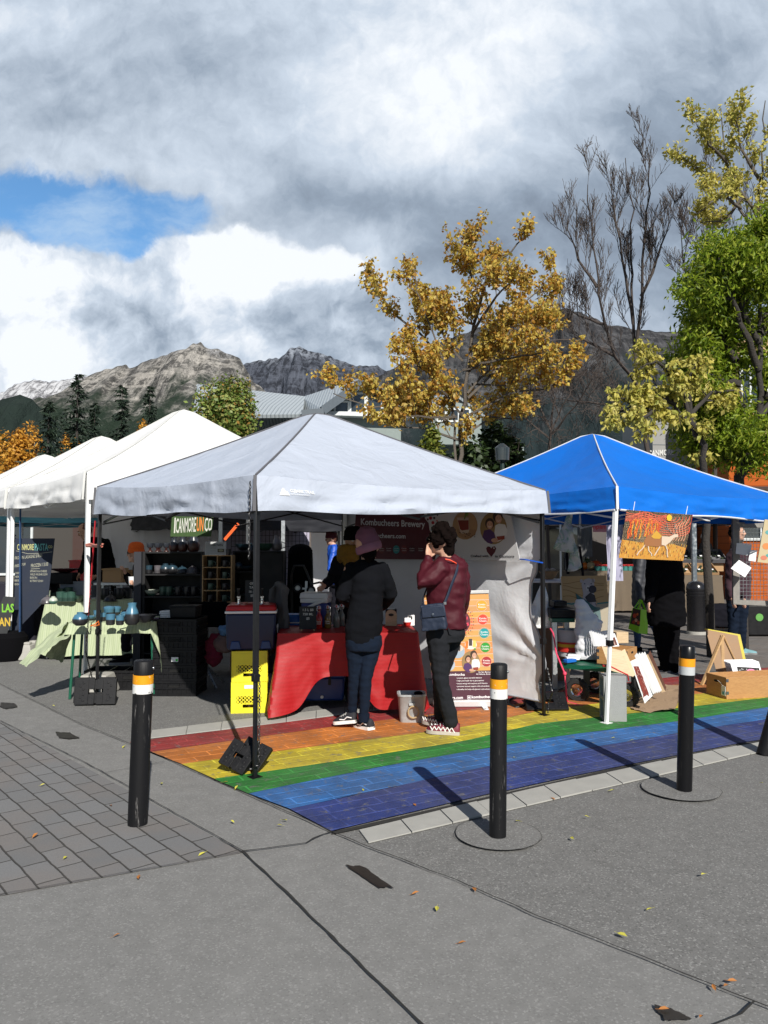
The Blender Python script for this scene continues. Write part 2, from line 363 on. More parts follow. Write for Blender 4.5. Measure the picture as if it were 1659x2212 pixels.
 def paint(name, col):
  t = NT(name); v = t.map((1, 1, 1), (0, 0, radians(-30))); w = t.N.new('ShaderNodeTexBrick'); w.offset = .37; w.squash = .7; w.squash_frequency = 3
  t.i(w, 'Vector', v); t.i(w, 'Scale', 1.); t.i(w, 'Brick Width', .34); t.i(w, 'Row Height', .115); t.i(w, 'Mortar Size', .009); t.i(w, 'Mortar Smooth', .5)
  wear = t.noise(t.map(), 26, 9, .72); big = t.noise(t.map(), 3.0, 6, .65)
  c = t.mix(t.ss(big, .3, .7), tuple(x*.62 for x in col), tuple(min(1, x*1.12) for x in col))
  c = t.mix(t.math('MULTIPLY', w.outputs[1], t.ss(t.noise(t.map(), 6, 4), .38, .62, .15, .85)), c, tuple(min(1, x*1.7+.03) for x in col))
  wv = t.math('MULTIPLY', t.ss(wear, .55, .72), t.ss(big, .38, .62, .15, .75))
  c = t.mix(wv, c, (.13, .125, .115)); c = t.mix(t.ss(t.noise(t.map(), 1.3, 6, .6), .3, .7, .08, .34), c, (.12, .115, .11)); c = t.mix(t.ss(t.noise(t.map(), 14, 8, .75), .56, .63, 0, .7), c, (.15, .145, .135)); c = t.mix(t.ss(t.noise(t.map((1, .2, 1), (0, 0, -.9)), 5, 6, .7), .58, .75, 0, .4), c, (.05, .05, .05)); c = t.mix(t.ss(t.noise(t.map(), 60, 4, .7), .62, .70, 0, .6), c, (.16, .155, .145))
  c = t.mix(t.ss(t.noise(t.map(), 220, 3, .7), .25, .6, .45, 0), c, tuple(x*.35 for x in col))
  t.fin(c, .75, t.bump(t.math('MULTIPLY_ADD', w.outputs[1], -.7, wear), .7, .006), 0, .3); return t.m
 D['stripes'] = [paint('red road paint', (.30, .018, .018)), paint('orange road paint', (.58, .18, .025)), paint('yellow road paint', (.64, .50, .02)),
     paint('green road paint', (.012, .22, .020)), paint('light blue road paint', (.022, .145, .42)), paint('indigo road paint', (.020, .042, .20))]
 return D
GM = ground_mats()
mb = MB(); mb.poly([(-6000, -60, -.012), (6000, -60, -.012), (6000, 12000, -.012), (-6000, 12000, -.012)])
GM['earth'] = mat('far ground', (.10, .10, .085), .95, 0, .3, .02)
struct(mb, 'ground', GM['earth'], smooth=False)
mb = MB(); mb.poly([(-20, -5, 0), (25, -5, 0), (25, 30, 0), (-20, 30, 0)]); struct(mb, 'road', GM['asphalt'], smooth=False)
def flat(name, pts, z, m):
 mb = MB(); mb.poly([V((p.x, p.y, z)) for p in [G(*q) for q in pts]]); return struct(mb, name, m, smooth=False)
def flatw(name, pts, z, m):
 mb = MB(); mb.poly([V((p[0], p[1], z)) for p in pts]); return struct(mb, name, m, smooth=False)
a0 = G(716, 1802); a1 = G(525, 1845); a2 = G(905, 2212); a3 = G(1659, 2184)
L0 = G(0, 1560); L1 = G(0, 1480); far1 = L1+(L1-a0)*1.2; far0 = L0+(L0-a1)*1.2
flatw('pavement', [far1]+[G(*q) for q in ((0, 1480), (176, 1568), (323, 1627), (462, 1688), (716, 1802), (810, 1841.6), (989, 1908), (1137, 1977), (1383, 2074), (1659, 2184), (1760, 2225))]+[G(1760, 2225)+V((.6, -.6, 0)), (a3.x+3, -4), (-12, -4), (-12, far0.y)], .004, GM['conc'])
pb = G(0, 1939); flatw('path', [a1, far0, far0+V((-5, 0, 0)), pb+(pb-a1)*1.0], .008, GM['paver'])
flatw('street', [(1.4, 8.75), (6.2, 9.6), (14, 11.2), (14, 28), (-9, 28), (-9, 14), (-1.5, 13.2)], .004, GM['paverfar'])
RB = [[(280, 1606), (700, 1552), (1050, 1512), (1245, 1489), (1430, 1467), (1500, 1460), (1700, 1440)],
      [(325, 1628), (700, 1575), (1000, 1537), (1245, 1507), (1460, 1481), (1700, 1455)],
      [(393, 1654), (700, 1613), (1000, 1574), (1161, 1539), (1320, 1518), (1557, 1497), (1700, 1483)],
      [(462, 1686.5), (700, 1652), (1000, 1605), (1161, 1566), (1420, 1538), (1659, 1509), (1750, 1500)],
      [(537, 1718), (810, 1662), (1090, 1613), (1230, 1590), (1450, 1563), (1659, 1530), (1750, 1518)],
      [(626, 1752), (810, 1712), (1090, 1651), (1330, 1609), (1560, 1571), (1659, 1556), (1750, 1543)],
      [(716, 1800), (810, 1777), (900, 1755), (1090, 1712), (1330, 1660), (1588, 1610), (1659, 1598), (1750, 1580)]]
def resamp(pl, n=24):
 pts = [G(*q) for q in pl]; ls = [0]
 for i in range(1, len(pts)): ls.append(ls[-1]+(pts[i]-pts[i-1]).length)
 out = []
 for k in range(n+1):
  d = ls[-1]*k/n; i = max(j for j in range(len(pts)-1) if ls[j] <= d+1e-9); f = (d-ls[i])/(ls[i+1]-ls[i]); out.append(pts[i].lerp(pts[i+1], f))
 return out
rbp = [resamp(q) for q in RB]
for i, nm in enumerate(['crossing_red_stripe', 'crossing_orange_stripe', 'crossing_yellow_stripe', 'crossing_green_stripe', 'crossing_light_blue_stripe', 'crossing_indigo_stripe']):
 mb = MB()
 for k in range(24):
  q = [rbp[i+1][k], rbp[i+1][k+1], rbp[i][k+1], rbp[i][k]]; mb.poly([(p.x+nz(p.x*4, i)*.008, p.y+nz(p.y*4, i+.3, p.x*3)*.012, .012) for p in q])
 struct(mb, nm, GM['stripes'][i], smooth=False)
def band(name, lo, hi, n, gap=.012):
 lo = resamp(lo, n); hi = resamp(hi, n); mb = MB()
 for k in range(n):
  a, b, c, d = lo[k], lo[k+1], hi[k+1], hi[k]
  a2, b2 = a.lerp(b, gap), a.lerp(b, 1-gap); d2, c2 = d.lerp(c, gap), d.lerp(c, 1-gap)
  mb.prism([V((q.x, q.y, .005)) for q in (a2, b2, c2, d2)], (0, 0, .006+.002*(k % 3)))
 return struct(mb, name, GM['band'], smooth=False)
band('crossing_near_band', [(795, 1824), (1200, 1729), (1654, 1624), (1760, 1601)], [(775, 1797), (1150, 1707), (1500, 1632), (1623, 1609), (1740, 1588)], 15)
band('crossing_far_band', [(323, 1597), (600, 1564), (770, 1541), (1080, 1506)], [(328, 1580), (600, 1548), (770, 1527), (1080, 1494)], 12)
flat('band_joint_gap', [(716, 1806), (810, 1786), (1090, 1722), (1330, 1670), (1659, 1606), (1750, 1588), (1750, 1581), (1330, 1661), (716, 1800)], .0075, GM['joint'])  # flat dark joint strip between the indigo stripe and the near band
def crack(name, pts, w=.012, z=.013, amp=.012):
 w *= .5
 g = [G(*q) for q in pts]; out = []; mb = MB(); dense = []
 for i in range(len(g)-1):
  n = max(2, int((g[i+1]-g[i]).length/.05)); dense += [g[i].lerp(g[i+1], k/n) for k in range(n)]
 dense.append(g[-1]); L = []; R = []
 for i, p in enumerate(dense):
  t = (dense[min(i+1, len(dense)-1)]-dense[max(i-1, 0)]).normalized(); n = V((-t.y, t.x, 0)); j = nz(p.x*7, p.y*7, w*50)*amp; ww = w*(.65+.9*abs(nz(p.x*13, p.y*13, 3)))
  L.append(p+n*(j+ww/2)); R.append(p+n*(j-ww/2))
 for i in range(len(L)-1): mb.poly([(q.x, q.y, z) for q in (R[i], R[i+1], L[i+1], L[i])])
 return struct(mb, name, GM['joint'], smooth=False)
crack('pavement_joint', [(525, 1845), (837, 2148), (960, 2270)], .022, .016, .006)
crack('pavement_joint', [(716, 1802), (810, 1841.6), (989, 1908), (1137, 1977), (1383, 2074), (1659, 2184), (1760, 2225)], .016, .016, .012)
crack('pavement_joint', [(716, 1802), (660, 1826), (600, 1836), (525, 1845)], .022, .016, .02)
crack('pavement_joint', [(716, 1802), (462, 1688), (323, 1627), (176, 1568), (0, 1480), (-60, 1452)], .014, .017, .008)
crack('pavement_joint', [(0, 1560), (200, 1660), (525, 1845)], .014, .016, .008)
crack('pavement_joint', [(525, 1845), (216, 1901), (0, 1939)], .008, .016, .006)
crack('pavement_joint', [(90, 1585), (176, 1568)], .006, .016, .004)
crack('pavement_joint', [(217, 1676), (356, 1649)], .01, .016, .008)
crack('pavement_joint', [(0, 1515), (55, 1509)], .006, .016, .004)
crack('pavement_joint', [(1510, 2235), (1600, 2200), (1630, 2172)], .016, .0165, .01)
def ring(px, py, rr, name):
 c = G(px, py); mb = MB(); n = 60; a = []; b = []
 for k in range(n):
  t = 2*pi*k/n; r = rr+nz(cos(t)*2, sin(t)*2, px)*.012; w = .002+.005*abs(nz(cos(t)*5, sin(t)*5, 2)); a.append(V((c.x+cos(t)*r, c.y+sin(t)*r, .015))); b.append(V((c.x+cos(t)*(r+w), c.y+sin(t)*(r+w), .015)))
 for k in range(n): mb.poly([b[k], b[(k+1) % n], a[(k+1) % n], a[k]])
 struct(mb, 'footing_joint', GM['joint'], smooth=False)
 mb = MB(); mb.poly([V((c.x+cos(2*pi*k/n)*rr*.98, c.y+sin(2*pi*k/n)*rr*.98, .0135)) for k in range(n)]); struct(mb, name, GM['patch'], smooth=False)
ring(1075, 1806, .22, 'bollard_footing'); ring(1470, 1708, .232, 'bollard_footing')
M_oil = mat('oil stain', (.022, .018, .014), .5, 0, .4, 20)
for pts in ([(745, 1874), (790, 1880), (845, 1923), (820, 1925), (770, 1892)], [(120, 1585), (150, 1586), (170, 1597), (150, 1600), (128, 1597)], [(0, 1520), (30, 1522), (38, 1530), (12, 1534), (0, 1530)], [(1410, 2178), (1450, 2188), (1500, 2212), (1440, 2215)]):
 g = [G(*q) for q in pts]; c = sum(g, V((0, 0, 0)))/len(g); mb = MB(); ring_ = []
 n = 40
 for k in range(n):
  f = k/n*len(g); i = int(f); q = g[i].lerp(g[(i+1) % len(g)], f-i); q = c+(q-c)*(1+.2*nz(k*.6, c.x*5)); ring_.append(V((q.x, q.y, .0145)))
 mb.poly(ring_); struct(mb, 'oil_stain', M_oil, smooth=False)
def rock_mat(name, rock, rock2, forest, zf0, zf1, snow=None, zs=1e9, s=.004, tint=0.):
 t = NT(name); v = t.map((1, .5, .45), src='Object'); sep = t.N.new('ShaderNodeSeparateXYZ'); t.L.new(t.tc.outputs['Object'], sep.inputs[0]); z = sep.outputs[2]
 n = t.noise(v, s, 9, .65, .4); st = t.noise(t.map((1, .3, .22)), s*5, 6, .65, .3)
 strata = t.noise(t.map((.35, .35, 2.2), (0, radians(18), 0)), s*2.4, 6, .6)
 c = t.mix(t.ss(n, .35, .65), rock, rock2); c = t.mix(t.ss(st, .44, .58, 0, .95), c, tuple(x*.45 for x in rock2)); sk = t.noise(t.map((1, .25, .10)), s*14, 5, .6); c = t.mix(t.ss(sk, .50, .62, 0, .6), c, tuple(x*.5 for x in rock2)); c = t.mix(t.ss(sk, .42, .34, 0, .5), c, tuple(x*1.2 for x in rock)); c = t.mix(t.ss(strata, .5, .62, 0, .5), c, tuple(x*1.25 for x in rock))
 if snow:
  sf = t.math('MULTIPLY', t.ss(t.math('MULTIPLY_ADD', n, 500., z), zs, zs+300), t.ss(st, .62, .40, 0, .85)); c = t.mix(sf, c, snow)
 tr = t.noise(t.map((1, 1, .5)), s*16, 7, .7)
 fz = t.math('MULTIPLY_ADD', t.math('SUBTRACT', t.noise(t.map((1, .4, .28)), s*1.6, 7, .6), .5), -(zf1-zf0)*3.2, z)
 fm = t.math('MULTIPLY', t.ss(fz, zf1, zf0), t.ss(tr, .25, .45, .55, 1)); c = t.mix(fm, c, forest)
 pat = t.math('MULTIPLY', t.ss(tr, .55, .60), t.ss(z, zf1*1.7, zf0, 0, .85)); c = t.mix(pat, c, forest)
 t.fin(c, .95, t.bump(t.math('ADD', n, t.math('MULTIPLY', st, .6)), .8, 70.), 0, .1); return t.m
def range_(name, label, ridge, Y, depth, m, seed, gully=.30, foot=1165, px0=None):
 xs = [q[0] for q in ridge]; n = 300; rows = 70
 def rid(px):
  for i in range(len(ridge)-1):
   if ridge[i][0] <= px <= ridge[i+1][0]:
    f = (px-ridge[i][0])/(ridge[i+1][0]-ridge[i][0]); return ridge[i][1]*(1-f)+ridge[i+1][1]*f
  return ridge[-1][1]
 def fn(u, t):
  px = xs[0]+(xs[-1]-xs[0])*u; p = P(px, rid(px), Y); h = p.z
  if t < .12:
   k = t/.12; return V((p.x, Y+depth*.5*(1-k), h*k+(-40)*(1-k)))
  k = (t-.12)/.88; yy = Y-depth*k
  g = noise.fractal(V((p.x/(depth*.22), k*1.6, seed)), .9, 2.1, 6)
  g2 = 1-abs(noise.noise(V((p.x/(depth*.10)+g*1.2, k*1.1, seed+4))))*2
  base = (1-k)**1.15
  zz = h*base+h*gully*(g*.6+g2*.42-.25)*min(1, k*5)*(1-k)**.6
  zz += h*.012*noise.noise(V((p.x/60., 0, seed)))*(1-k)
  zz += h*.03*noise.noise(V((p.x/(depth*.03), k*9, seed+9)))*min(1, k*8)
  return V((p.x*(1-.1*k), yy+g*depth*.05*min(1, k*4), zz-20*k))
 mb = MB(); mb.grid(fn, n, rows); struct(mb, name, m, ang=180)
RK1 = rock_mat('pale limestone', (.36, .34, .31), (.15, .145, .14), (.018, .030, .020), 800, 1280, (.6, .61, .63), 1800)
RK2 = rock_mat('cloud shadow blue rock', (.085, .095, .12), (.055, .062, .08), (.028, .042, .045), 200, 500, (.30, .33, .38), 2260)  # cloud shadow and a hazy distance blue are put into the rock colour
RK3 = rock_mat('cloud shadow forested rock', (.095, .095, .098), (.055, .055, .06), (.018, .028, .030), 520, 1150, None)  # rock colour darkened to stand in for cloud shadow on the slope
RK4 = rock_mat('snowy far rock', (.36, .36, .37), (.24, .24, .26), (.05, .07, .06), 300, 500, (.55, .56, .58), 1700)
FOR = rock_mat('dark forest slope', (.03, .04, .035), (.02, .03, .028), (.018, .028, .024), 800, 1500)
range_('mountain', '', [(-160, 900), (-60, 866), (0, 848), (40, 826), (75, 819), (110, 822), (150, 817), (200, 806), (250, 800), (320, 830), (420, 860)], 9500, 3500, RK4, 11, .16)
range_('mountain', '', [(-160, 985), (-60, 950), (20, 930), (90, 880), (130, 860), (170, 822), (200, 807), (225, 797), (262, 786), (276, 785), (282, 793), (320, 777), (350, 768), (372, 757), (390, 753), (411, 751), (415, 743), (421, 739), (436, 738.5), (443, 748), (470, 752), (500, 762), (520, 775), (535, 800), (548, 822), (580, 846), (640, 872), (720, 895)], 6500, 3800, RK1, 3.3, .26)
range_('mountain', '', [(430, 840), (500, 800), (530, 782), (560, 777), (585, 774), (596, 770), (603, 775), (614, 764), (628, 751), (648, 747), (668, 757), (688, 758), (720, 772), (760, 786), (800, 790), (815, 787), (826, 797), (900, 800), (1000, 830), (1100, 850)], 9000, 4200, RK2, 7.1, .24)
range_('mountain', '', [(700, 900), (760, 850), (800, 820), (850, 792), (880, 770), (950, 740), (1000, 716), (1060, 690), (1100, 673), (1160, 664), (1220, 664), (1260, 675), (1300, 695), (1350, 705), (1420, 713), (1480, 714), (1560, 733), (1659, 760), (1800, 790)], 5200, 2600, RK3, 5.7, .17)
range_('foothill', '', [(-200, 860), (-60, 858), (0, 862), (45, 850), (70, 858), (95, 885), (130, 920), (180, 960), (240, 985)], 4200, 1500, FOR, 2.2, .2)
rnd = random.Random(11)
def rv(s=1.): return V((rnd.uniform(-s, s), rnd.uniform(-s, s), rnd.uniform(-s, s)))
class Tree:
 def __init__(s, k=.55, cap_=.018): s.w = MB(); s.anch = []; s.k = k; s.cap = cap_
 def limb(s, pts, r0, r1, lev, nsub, sublen, up=.3, spread=1., seg=6, start=.15, leafy=True):
  pts = [V(p) for p in pts]
  q = [pts[0]]
  for i in range(len(pts)-1):
   for k in (1, 2, 3): q.append(pts[i].lerp(pts[i+1], k/3)+rv(r0*.5+.01*(pts[i+1]-pts[i]).length))
  n = len(q); s.w.tube(q, [r0+(r1-r0)*(i/(n-1)) for i in range(n)], seg if r0 > .03 else 4, False)
  if lev == 0:
   if leafy: s.anch += [(p, (q[-1]-q[0]).normalized()) for p in q[1:]]
   return
  for k in range(nsub):
   t = start+(1-start)*(k+rnd.random())/nsub; f = t*(n-1); i = min(int(f), n-2); b = q[i].lerp(q[i+1], f-i); tan = (q[i+1]-q[i]).normalized()
   d = rv().normalized(); d = (d-tan*d.dot(tan)); d = (d.normalized()*spread+tan*.75+V((0, 0, up))).normalized()
   L = sublen*rnd.uniform(.55, 1.15)*(1-.45*t); r = (r0+(r1-r0)*t)*.55
   c = [b]; dd = d.copy()
   for m in range(3): dd = (dd+rv(.25)+V((0, 0, up*.25))).normalized(); c.append(c[-1]+dd*L/3)
   s.limb(c, max(min(r, s.cap), .0045), max(min(r*.3, .006), .0045), lev-1, nsub, sublen*s.k, up, spread, seg, .2, leafy)
def leaves(anch, n, size, spread, droop=.3, narrow=.5, rn=rnd, seed=0):
 mb = MB()
 for (p, d) in anch:
  for k in range(n):
   c = p+V((rn.gauss(0, spread), rn.gauss(0, spread), rn.gauss(0, spread*.8))); a = (V((rn.gauss(0, 1), rn.gauss(0, 1), rn.gauss(0, .7)-droop))).normalized(); b = a.cross(V((rn.gauss(0, 1), rn.gauss(0, 1), rn.gauss(0, 1)))).normalized()
   L = size*rn.uniform(.6, 1.25); w = L*narrow*.5; nn = a.cross(b)*w*.35
   mb.add([c, c+a*L*.45+b*w+nn, c+a*L, c+a*L*.45-b*w+nn], [(0, 1, 2, 3)])
 return mb
def leafmat(name, cols, tr=.45, rough=.5):
 t = NT(name); st = [(i/(len(cols)-1) if len(cols) > 1 else 0, c) for i, c in enumerate(cols)]; c = t.ramp(t.isl(), st); t.fin(c, rough, None, 0, .35); return t.trans(c, tr)
LM_gold = leafmat('golden leaves', [(.26, .22, .05), (.58, .44, .08), (.66, .52, .12), (.56, .30, .04), (.36, .17, .03), (.66, .52, .16)])
LM_green = leafmat('fresh green leaves', [(.05, .09, .01), (.17, .26, .015), (.32, .42, .03), (.10, .16, .01), (.46, .50, .06), (.22, .33, .02)], .5)
LM_yg = leafmat('yellow green leaves', [(.44, .40, .08), (.60, .52, .12), (.32, .34, .06), (.68, .58, .18)], .4)
LM_map = leafmat('turning maple leaves', [(.06, .10, .02), (.12, .19, .03), (.20, .27, .06), (.30, .32, .10), (.34, .17, .03)], .3)
LM_or = leafmat('orange leaves', [(.42, .19, .02), (.60, .30, .04), (.64, .36, .06), (.34, .16, .02)], .3)
LM_dk = leafmat('dark green leaves', [(.015, .03, .01), (.03, .055, .015), (.05, .08, .02)], .2)
LM_nd = leafmat('spruce needles', [(.010, .020, .014), (.022, .038, .024), (.035, .055, .034)], .08)
def mktree(name, base, label, cat, limbs, Y, lev, nsub, sublen, bark, leaf=None, n=4, size=.09, spread=.06, r=(.09, .02), up=.3, jit=1.0, narrow=.6, droop=.3, group=None, sprd=1., k=.55, cap_=.018):
 root = thing(name, V((base.x, base.y, 0)), label, cat, group); T = Tree(k, cap_)
 for li, pl in enumerate(limbs):
  off = rnd.uniform(-jit, jit) if li else 0; m = len(pl)
  pts = [P(q[0], q[1], Y+off*(k/(m-1))+(q[2] if len(q) > 2 else 0)) for k, q in enumerate(pl)]
  if li == 0: pts.insert(0, V((pts[0].x, pts[0].y, 0)))
  rr = r[0] if li == 0 else r[0]*.6
  T.limb(pts, rr, r[1], lev, nsub, sublen, up, sprd)
 T.w.build('branches', bark, root, ang=60)
 if leaf: leaves(T.anch, n, size, spread, droop, narrow).build('crown', leaf, root, smooth=False)
 return root
mktree('golden_tree', P(990, 1010, 14), 'tall golden tree with sparse orange and yellow leaves behind the grey canopy', 'tree',
       [[(992, 1020), (1000, 900), (1012, 800), (1022, 700), (1045, 620), (1075, 560), (1120, 530), (1130, 495)],
  [(985, 1000), (978, 880), (960, 780), (922, 690), (902, 630), (893, 580)],
  [(965, 800), (915, 730), (868, 690), (830, 650), (806, 625)], [(1012, 800), (1080, 710), (1140, 650), (1195, 590)],
  [(1010, 860), (1100, 770), (1180, 700), (1222, 625)], [(980, 920), (900, 870), (800, 880), (720, 850)],
  [(1005, 900), (1100, 850), (1180, 840), (1240, 790)], [(1035, 640), (1015, 590), (1008, 530)], [(1022, 700), (960, 690), (900, 665)],
  [(978, 860), (920, 800), (860, 770)], [(1000, 800), (1060, 780), (1130, 770), (1180, 760)], [(1020, 720), (1070, 640), (1110, 600)], [(990, 950), (930, 930), (850, 920)], [(1000, 940), (1060, 900), (1130, 905)], [(1000, 900), (945, 830), (885, 825)], [(1010, 850), (1055, 800), (1065, 740)], [(1000, 780), (960, 730), (948, 690)], [(1020, 830), (1090, 830), (1150, 800)], [(985, 900), (900, 900), (800, 905)], [(1015, 760), (1120, 720), (1170, 690)]],
       14, 2, 6, .80, M_bark, LM_gold, 3, .085, .045, (.05, .009), .6, 1.6, .75, .9, sprd=.9, k=.62, cap_=.014)
mktree('bare_tree', P(1395, 980, 17), 'tall leafless tree with fine upright twigs behind the blue canopy', 'tree',
       [[(1396, 1000), (1398, 930), (1375, 830), (1372, 760), (1368, 650), (1362, 560), (1365, 450), (1352, 340)], [(1375, 830), (1330, 770), (1305, 700), (1290, 600), (1280, 500), (1268, 400)],
  [(1372, 760), (1385, 640), (1392, 520), (1402, 420), (1400, 322)], [(1385, 640), (1420, 560), (1450, 470)], [(1305, 700), (1270, 690), (1210, 660)], [(1330, 770), (1250, 730), (1180, 740)], [(1390, 900), (1300, 870), (1200, 860)], [(1290, 620), (1250, 560), (1225, 490)], [(1368, 700), (1350, 600), (1330, 480), (1322, 400)]],
       17, 3, 7, 1.3, M_twig, None, r=(.065, .008), up=.8, jit=1.5, sprd=.8, k=.5, cap_=.012)
mktree('bare_tree', P(1540, 980, 19), 'leafless tree with dense dark twigs behind the green leafy tree', 'tree',
       [[(1545, 960), (1530, 800), (1530, 700), (1545, 600), (1540, 480), (1550, 380)], [(1530, 760), (1495, 680), (1480, 580), (1470, 500)], [(1530, 740), (1580, 640), (1610, 520), (1630, 400)], [(1530, 700), (1510, 600), (1505, 520)]],
       19, 3, 7, 1.5, M_twig, None, r=(.06, .008), up=.7, jit=1.5, sprd=.9, k=.5, cap_=.012)
mktree('bare_shrub', P(1180, 960, 16), 'tangled leafless shrub between the golden tree and the blue canopy', 'shrub',
       [[(1185, 1000), (1190, 920), (1200, 860), (1180, 800)], [(1190, 950), (1130, 900), (1100, 860)], [(1190, 940), (1240, 880), (1280, 820)], [(1190, 930), (1160, 860), (1130, 800)], [(1190, 930), (1230, 850), (1240, 790)]],
       16, 3, 6, 1.2, M_twig, None, r=(.04, .007), up=.1, jit=1., sprd=1.3)
mktree('green_tree', P(1600, 1070, 11), 'bright green leafy tree with dark forked trunk at the right edge of the photo', 'tree',
       [[(1597, 1090), (1612, 1000), (1630, 930), (1650, 850), (1640, 740), (1640, 620), (1650, 520)], [(1610, 1010), (1585, 960), (1565, 900), (1545, 865), (1520, 850)], [(1630, 930), (1590, 830), (1560, 760), (1525, 735), (1490, 740)],
  [(1640, 800), (1600, 700), (1570, 620), (1560, 560)], [(1640, 900), (1700, 820), (1740, 700), (1720, 560)], [(1640, 740), (1600, 660), (1600, 560), (1620, 500)], [(1620, 960), (1570, 990), (1545, 960), (1525, 945)], [(1600, 830), (1560, 820), (1520, 805), (1495, 830)], [(1650, 850), (1700, 900), (1720, 960)],
  [(1640, 720), (1680, 620), (1690, 540)], [(1590, 780), (1545, 700), (1530, 680)], [(1640, 650), (1590, 600), (1540, 610)], [(1630, 930), (1600, 900), (1570, 930), (1540, 905)]],
       11, 2, 7, .85, M_barkd, LM_green, 11, .10, .11, (.09, .012), .15, 1.2, .34, .9)
mktree('yellow_ash_tree', P(1640, 900, 15), 'tall tree with pale yellow leaf clusters rising above the bright green tree', 'tree',
       [[(1690, 1000), (1680, 800), (1660, 600), (1640, 450), (1650, 330), (1655, 220)], [(1660, 560), (1600, 450), (1570, 350), (1555, 235)], [(1650, 480), (1590, 400), (1520, 370), (1480, 350)], [(1600, 450), (1560, 420), (1510, 460)], [(1650, 400), (1600, 320), (1590, 260)], [(1570, 350), (1530, 310), (1505, 270)], [(1655, 500), (1710, 400), (1720, 300)], [(1600, 430), (1570, 480), (1510, 480)]],
       15, 2, 5, .75, M_bark, LM_yg, 3, .09, .05, (.06, .009), .6, 1.0, .6, .5)
mktree('yellow_maple', P(1480, 960, 10.4), 'low maple boughs with dull yellow hanging seed clusters above the blue canopy', 'tree',
       [[(1530, 1050), (1520, 960), (1480, 900), (1440, 860), (1400, 850), (1330, 890)], [(1500, 930), (1460, 820), (1420, 780), (1390, 790)], [(1480, 900), (1430, 900), (1370, 870), (1340, 860)], [(1500, 920), (1480, 830), (1500, 780)], [(1440, 860), (1400, 900), (1350, 920)], [(1490, 900), (1540, 850), (1590, 840)]],
       10.4, 2, 5, .42, M_barkd, LM_yg, 3, .085, .045, (.06, .01), .05, .8, .6, 1.2)
def bush(name, label, px, py0, py1, halfw, Y, leaf, n, size, bark=M_bark, cat='tree', group=None, seed=1, lob=9):
 r_ = random.Random(seed); b = P(px, py1, Y); top = P(px, py0, Y).z; root = thing(name, (b.x, Y, 0), label, cat, group); hw = halfw*Y/F; zb = P(px, py1, Y).z
 w = MB(); w.tube([(b.x, Y, 0), (b.x+.05*hw, Y, zb*.7), (b.x, Y, zb+(top-zb)*.7)], [.06*hw+.04, .04*hw+.03, .02], 7); L = []
 for k in range(lob):
  a = r_.uniform(0, 2*pi); rr = sqrt(r_.random())*.62; c = V((b.x+cos(a)*hw*rr, Y+sin(a)*hw*rr, zb+(top-zb)*r_.uniform(.18, .80))); s_ = r_.uniform(.26, .42); L.append((c, hw*s_, (top-zb)*s_*.62))
  w.tube([(b.x, Y, zb+(c.z-zb)*.3), c.lerp(V((b.x, Y, c.z)), .4), c], [.025*hw+.01, .02, .008], 5)
 w.build('trunk', bark, root); mb = MB(); m = 0
 while m < n:
  c, rx, rz_ = L[r_.randrange(len(L))]; d = V((r_.gauss(0, 1), r_.gauss(0, 1), r_.gauss(0, 1))).normalized(); k = r_.random()**.45
  if nz(d.x*2+c.x*3, d.y*2, d.z*2+c.z) < -.22: continue
  p = c+V((d.x*rx, d.y*rx, d.z*rz_))*k*1.1; a = V((r_.gauss(0, 1), r_.gauss(0, 1), r_.gauss(0, .6)-.3)).normalized(); bb = a.cross(d+V((.01, 0, 0))).normalized(); l_ = size*r_.uniform(.6, 1.3); ww = l_*.35
  mb.add([p, p+a*l_*.5+bb*ww, p+a*l_, p+a*l_*.5-bb*ww], [(0, 1, 2, 3)]); m += 1
 mb.build('crown', leaf, root, smooth=False); return root
bush('maple_tree', 'round green maple turning yellow beside the metal roof', 478, 815, 1090, 96, 21, LM_map, 22000, .105, seed=4, lob=46)
bush('orange_tree', 'large orange autumn tree at the left edge beside the spruces', 45, 915, 1130, 66, 33, LM_or, 12000, .15, seed=5, lob=20)
bush('orange_shrub', 'orange shrub low between the first two spruces', 140, 915, 1130, 30, 36, LM_or, 4500, .16, seed=6, cat='shrub')
bush('orange_shrub', 'orange shrub between the white canopy peaks', 300, 885, 1130, 45, 40, LM_or, 6000, .17, seed=7, cat='shrub')
bush('dark_tree', 'dark green tree at the far left edge below the orange tree', -15, 930, 1140, 40, 38, LM_dk, 2600, .24, seed=8)
bush('dark_tree', 'small dark round tree peeping over the metal roof', 608, 832, 1120, 34, 60, LM_dk, 1500, .34, seed=9)
bush('green_shrub', 'low yellow green shrub under the golden tree', 925, 905, 1110, 45, 13.2, leafmat('olive leaves', [(.05, .08, .01), (.12, .15, .02), (.22, .22, .04)], .3), 2600, .085, seed=10, cat='shrub')
bush('dark_shrub', 'dark evergreen shrub between the golden tree and blue canopy', 1085, 860, 1130, 60, 15.5, LM_dk, 4200, .13, seed=12, cat='shrub')
bush('dark_shrub', 'dark hedge filling the gap behind the grey and blue canopies', 1010, 935, 1120, 60, 14.6, LM_dk, 3500, .12, seed=13, cat='shrub')
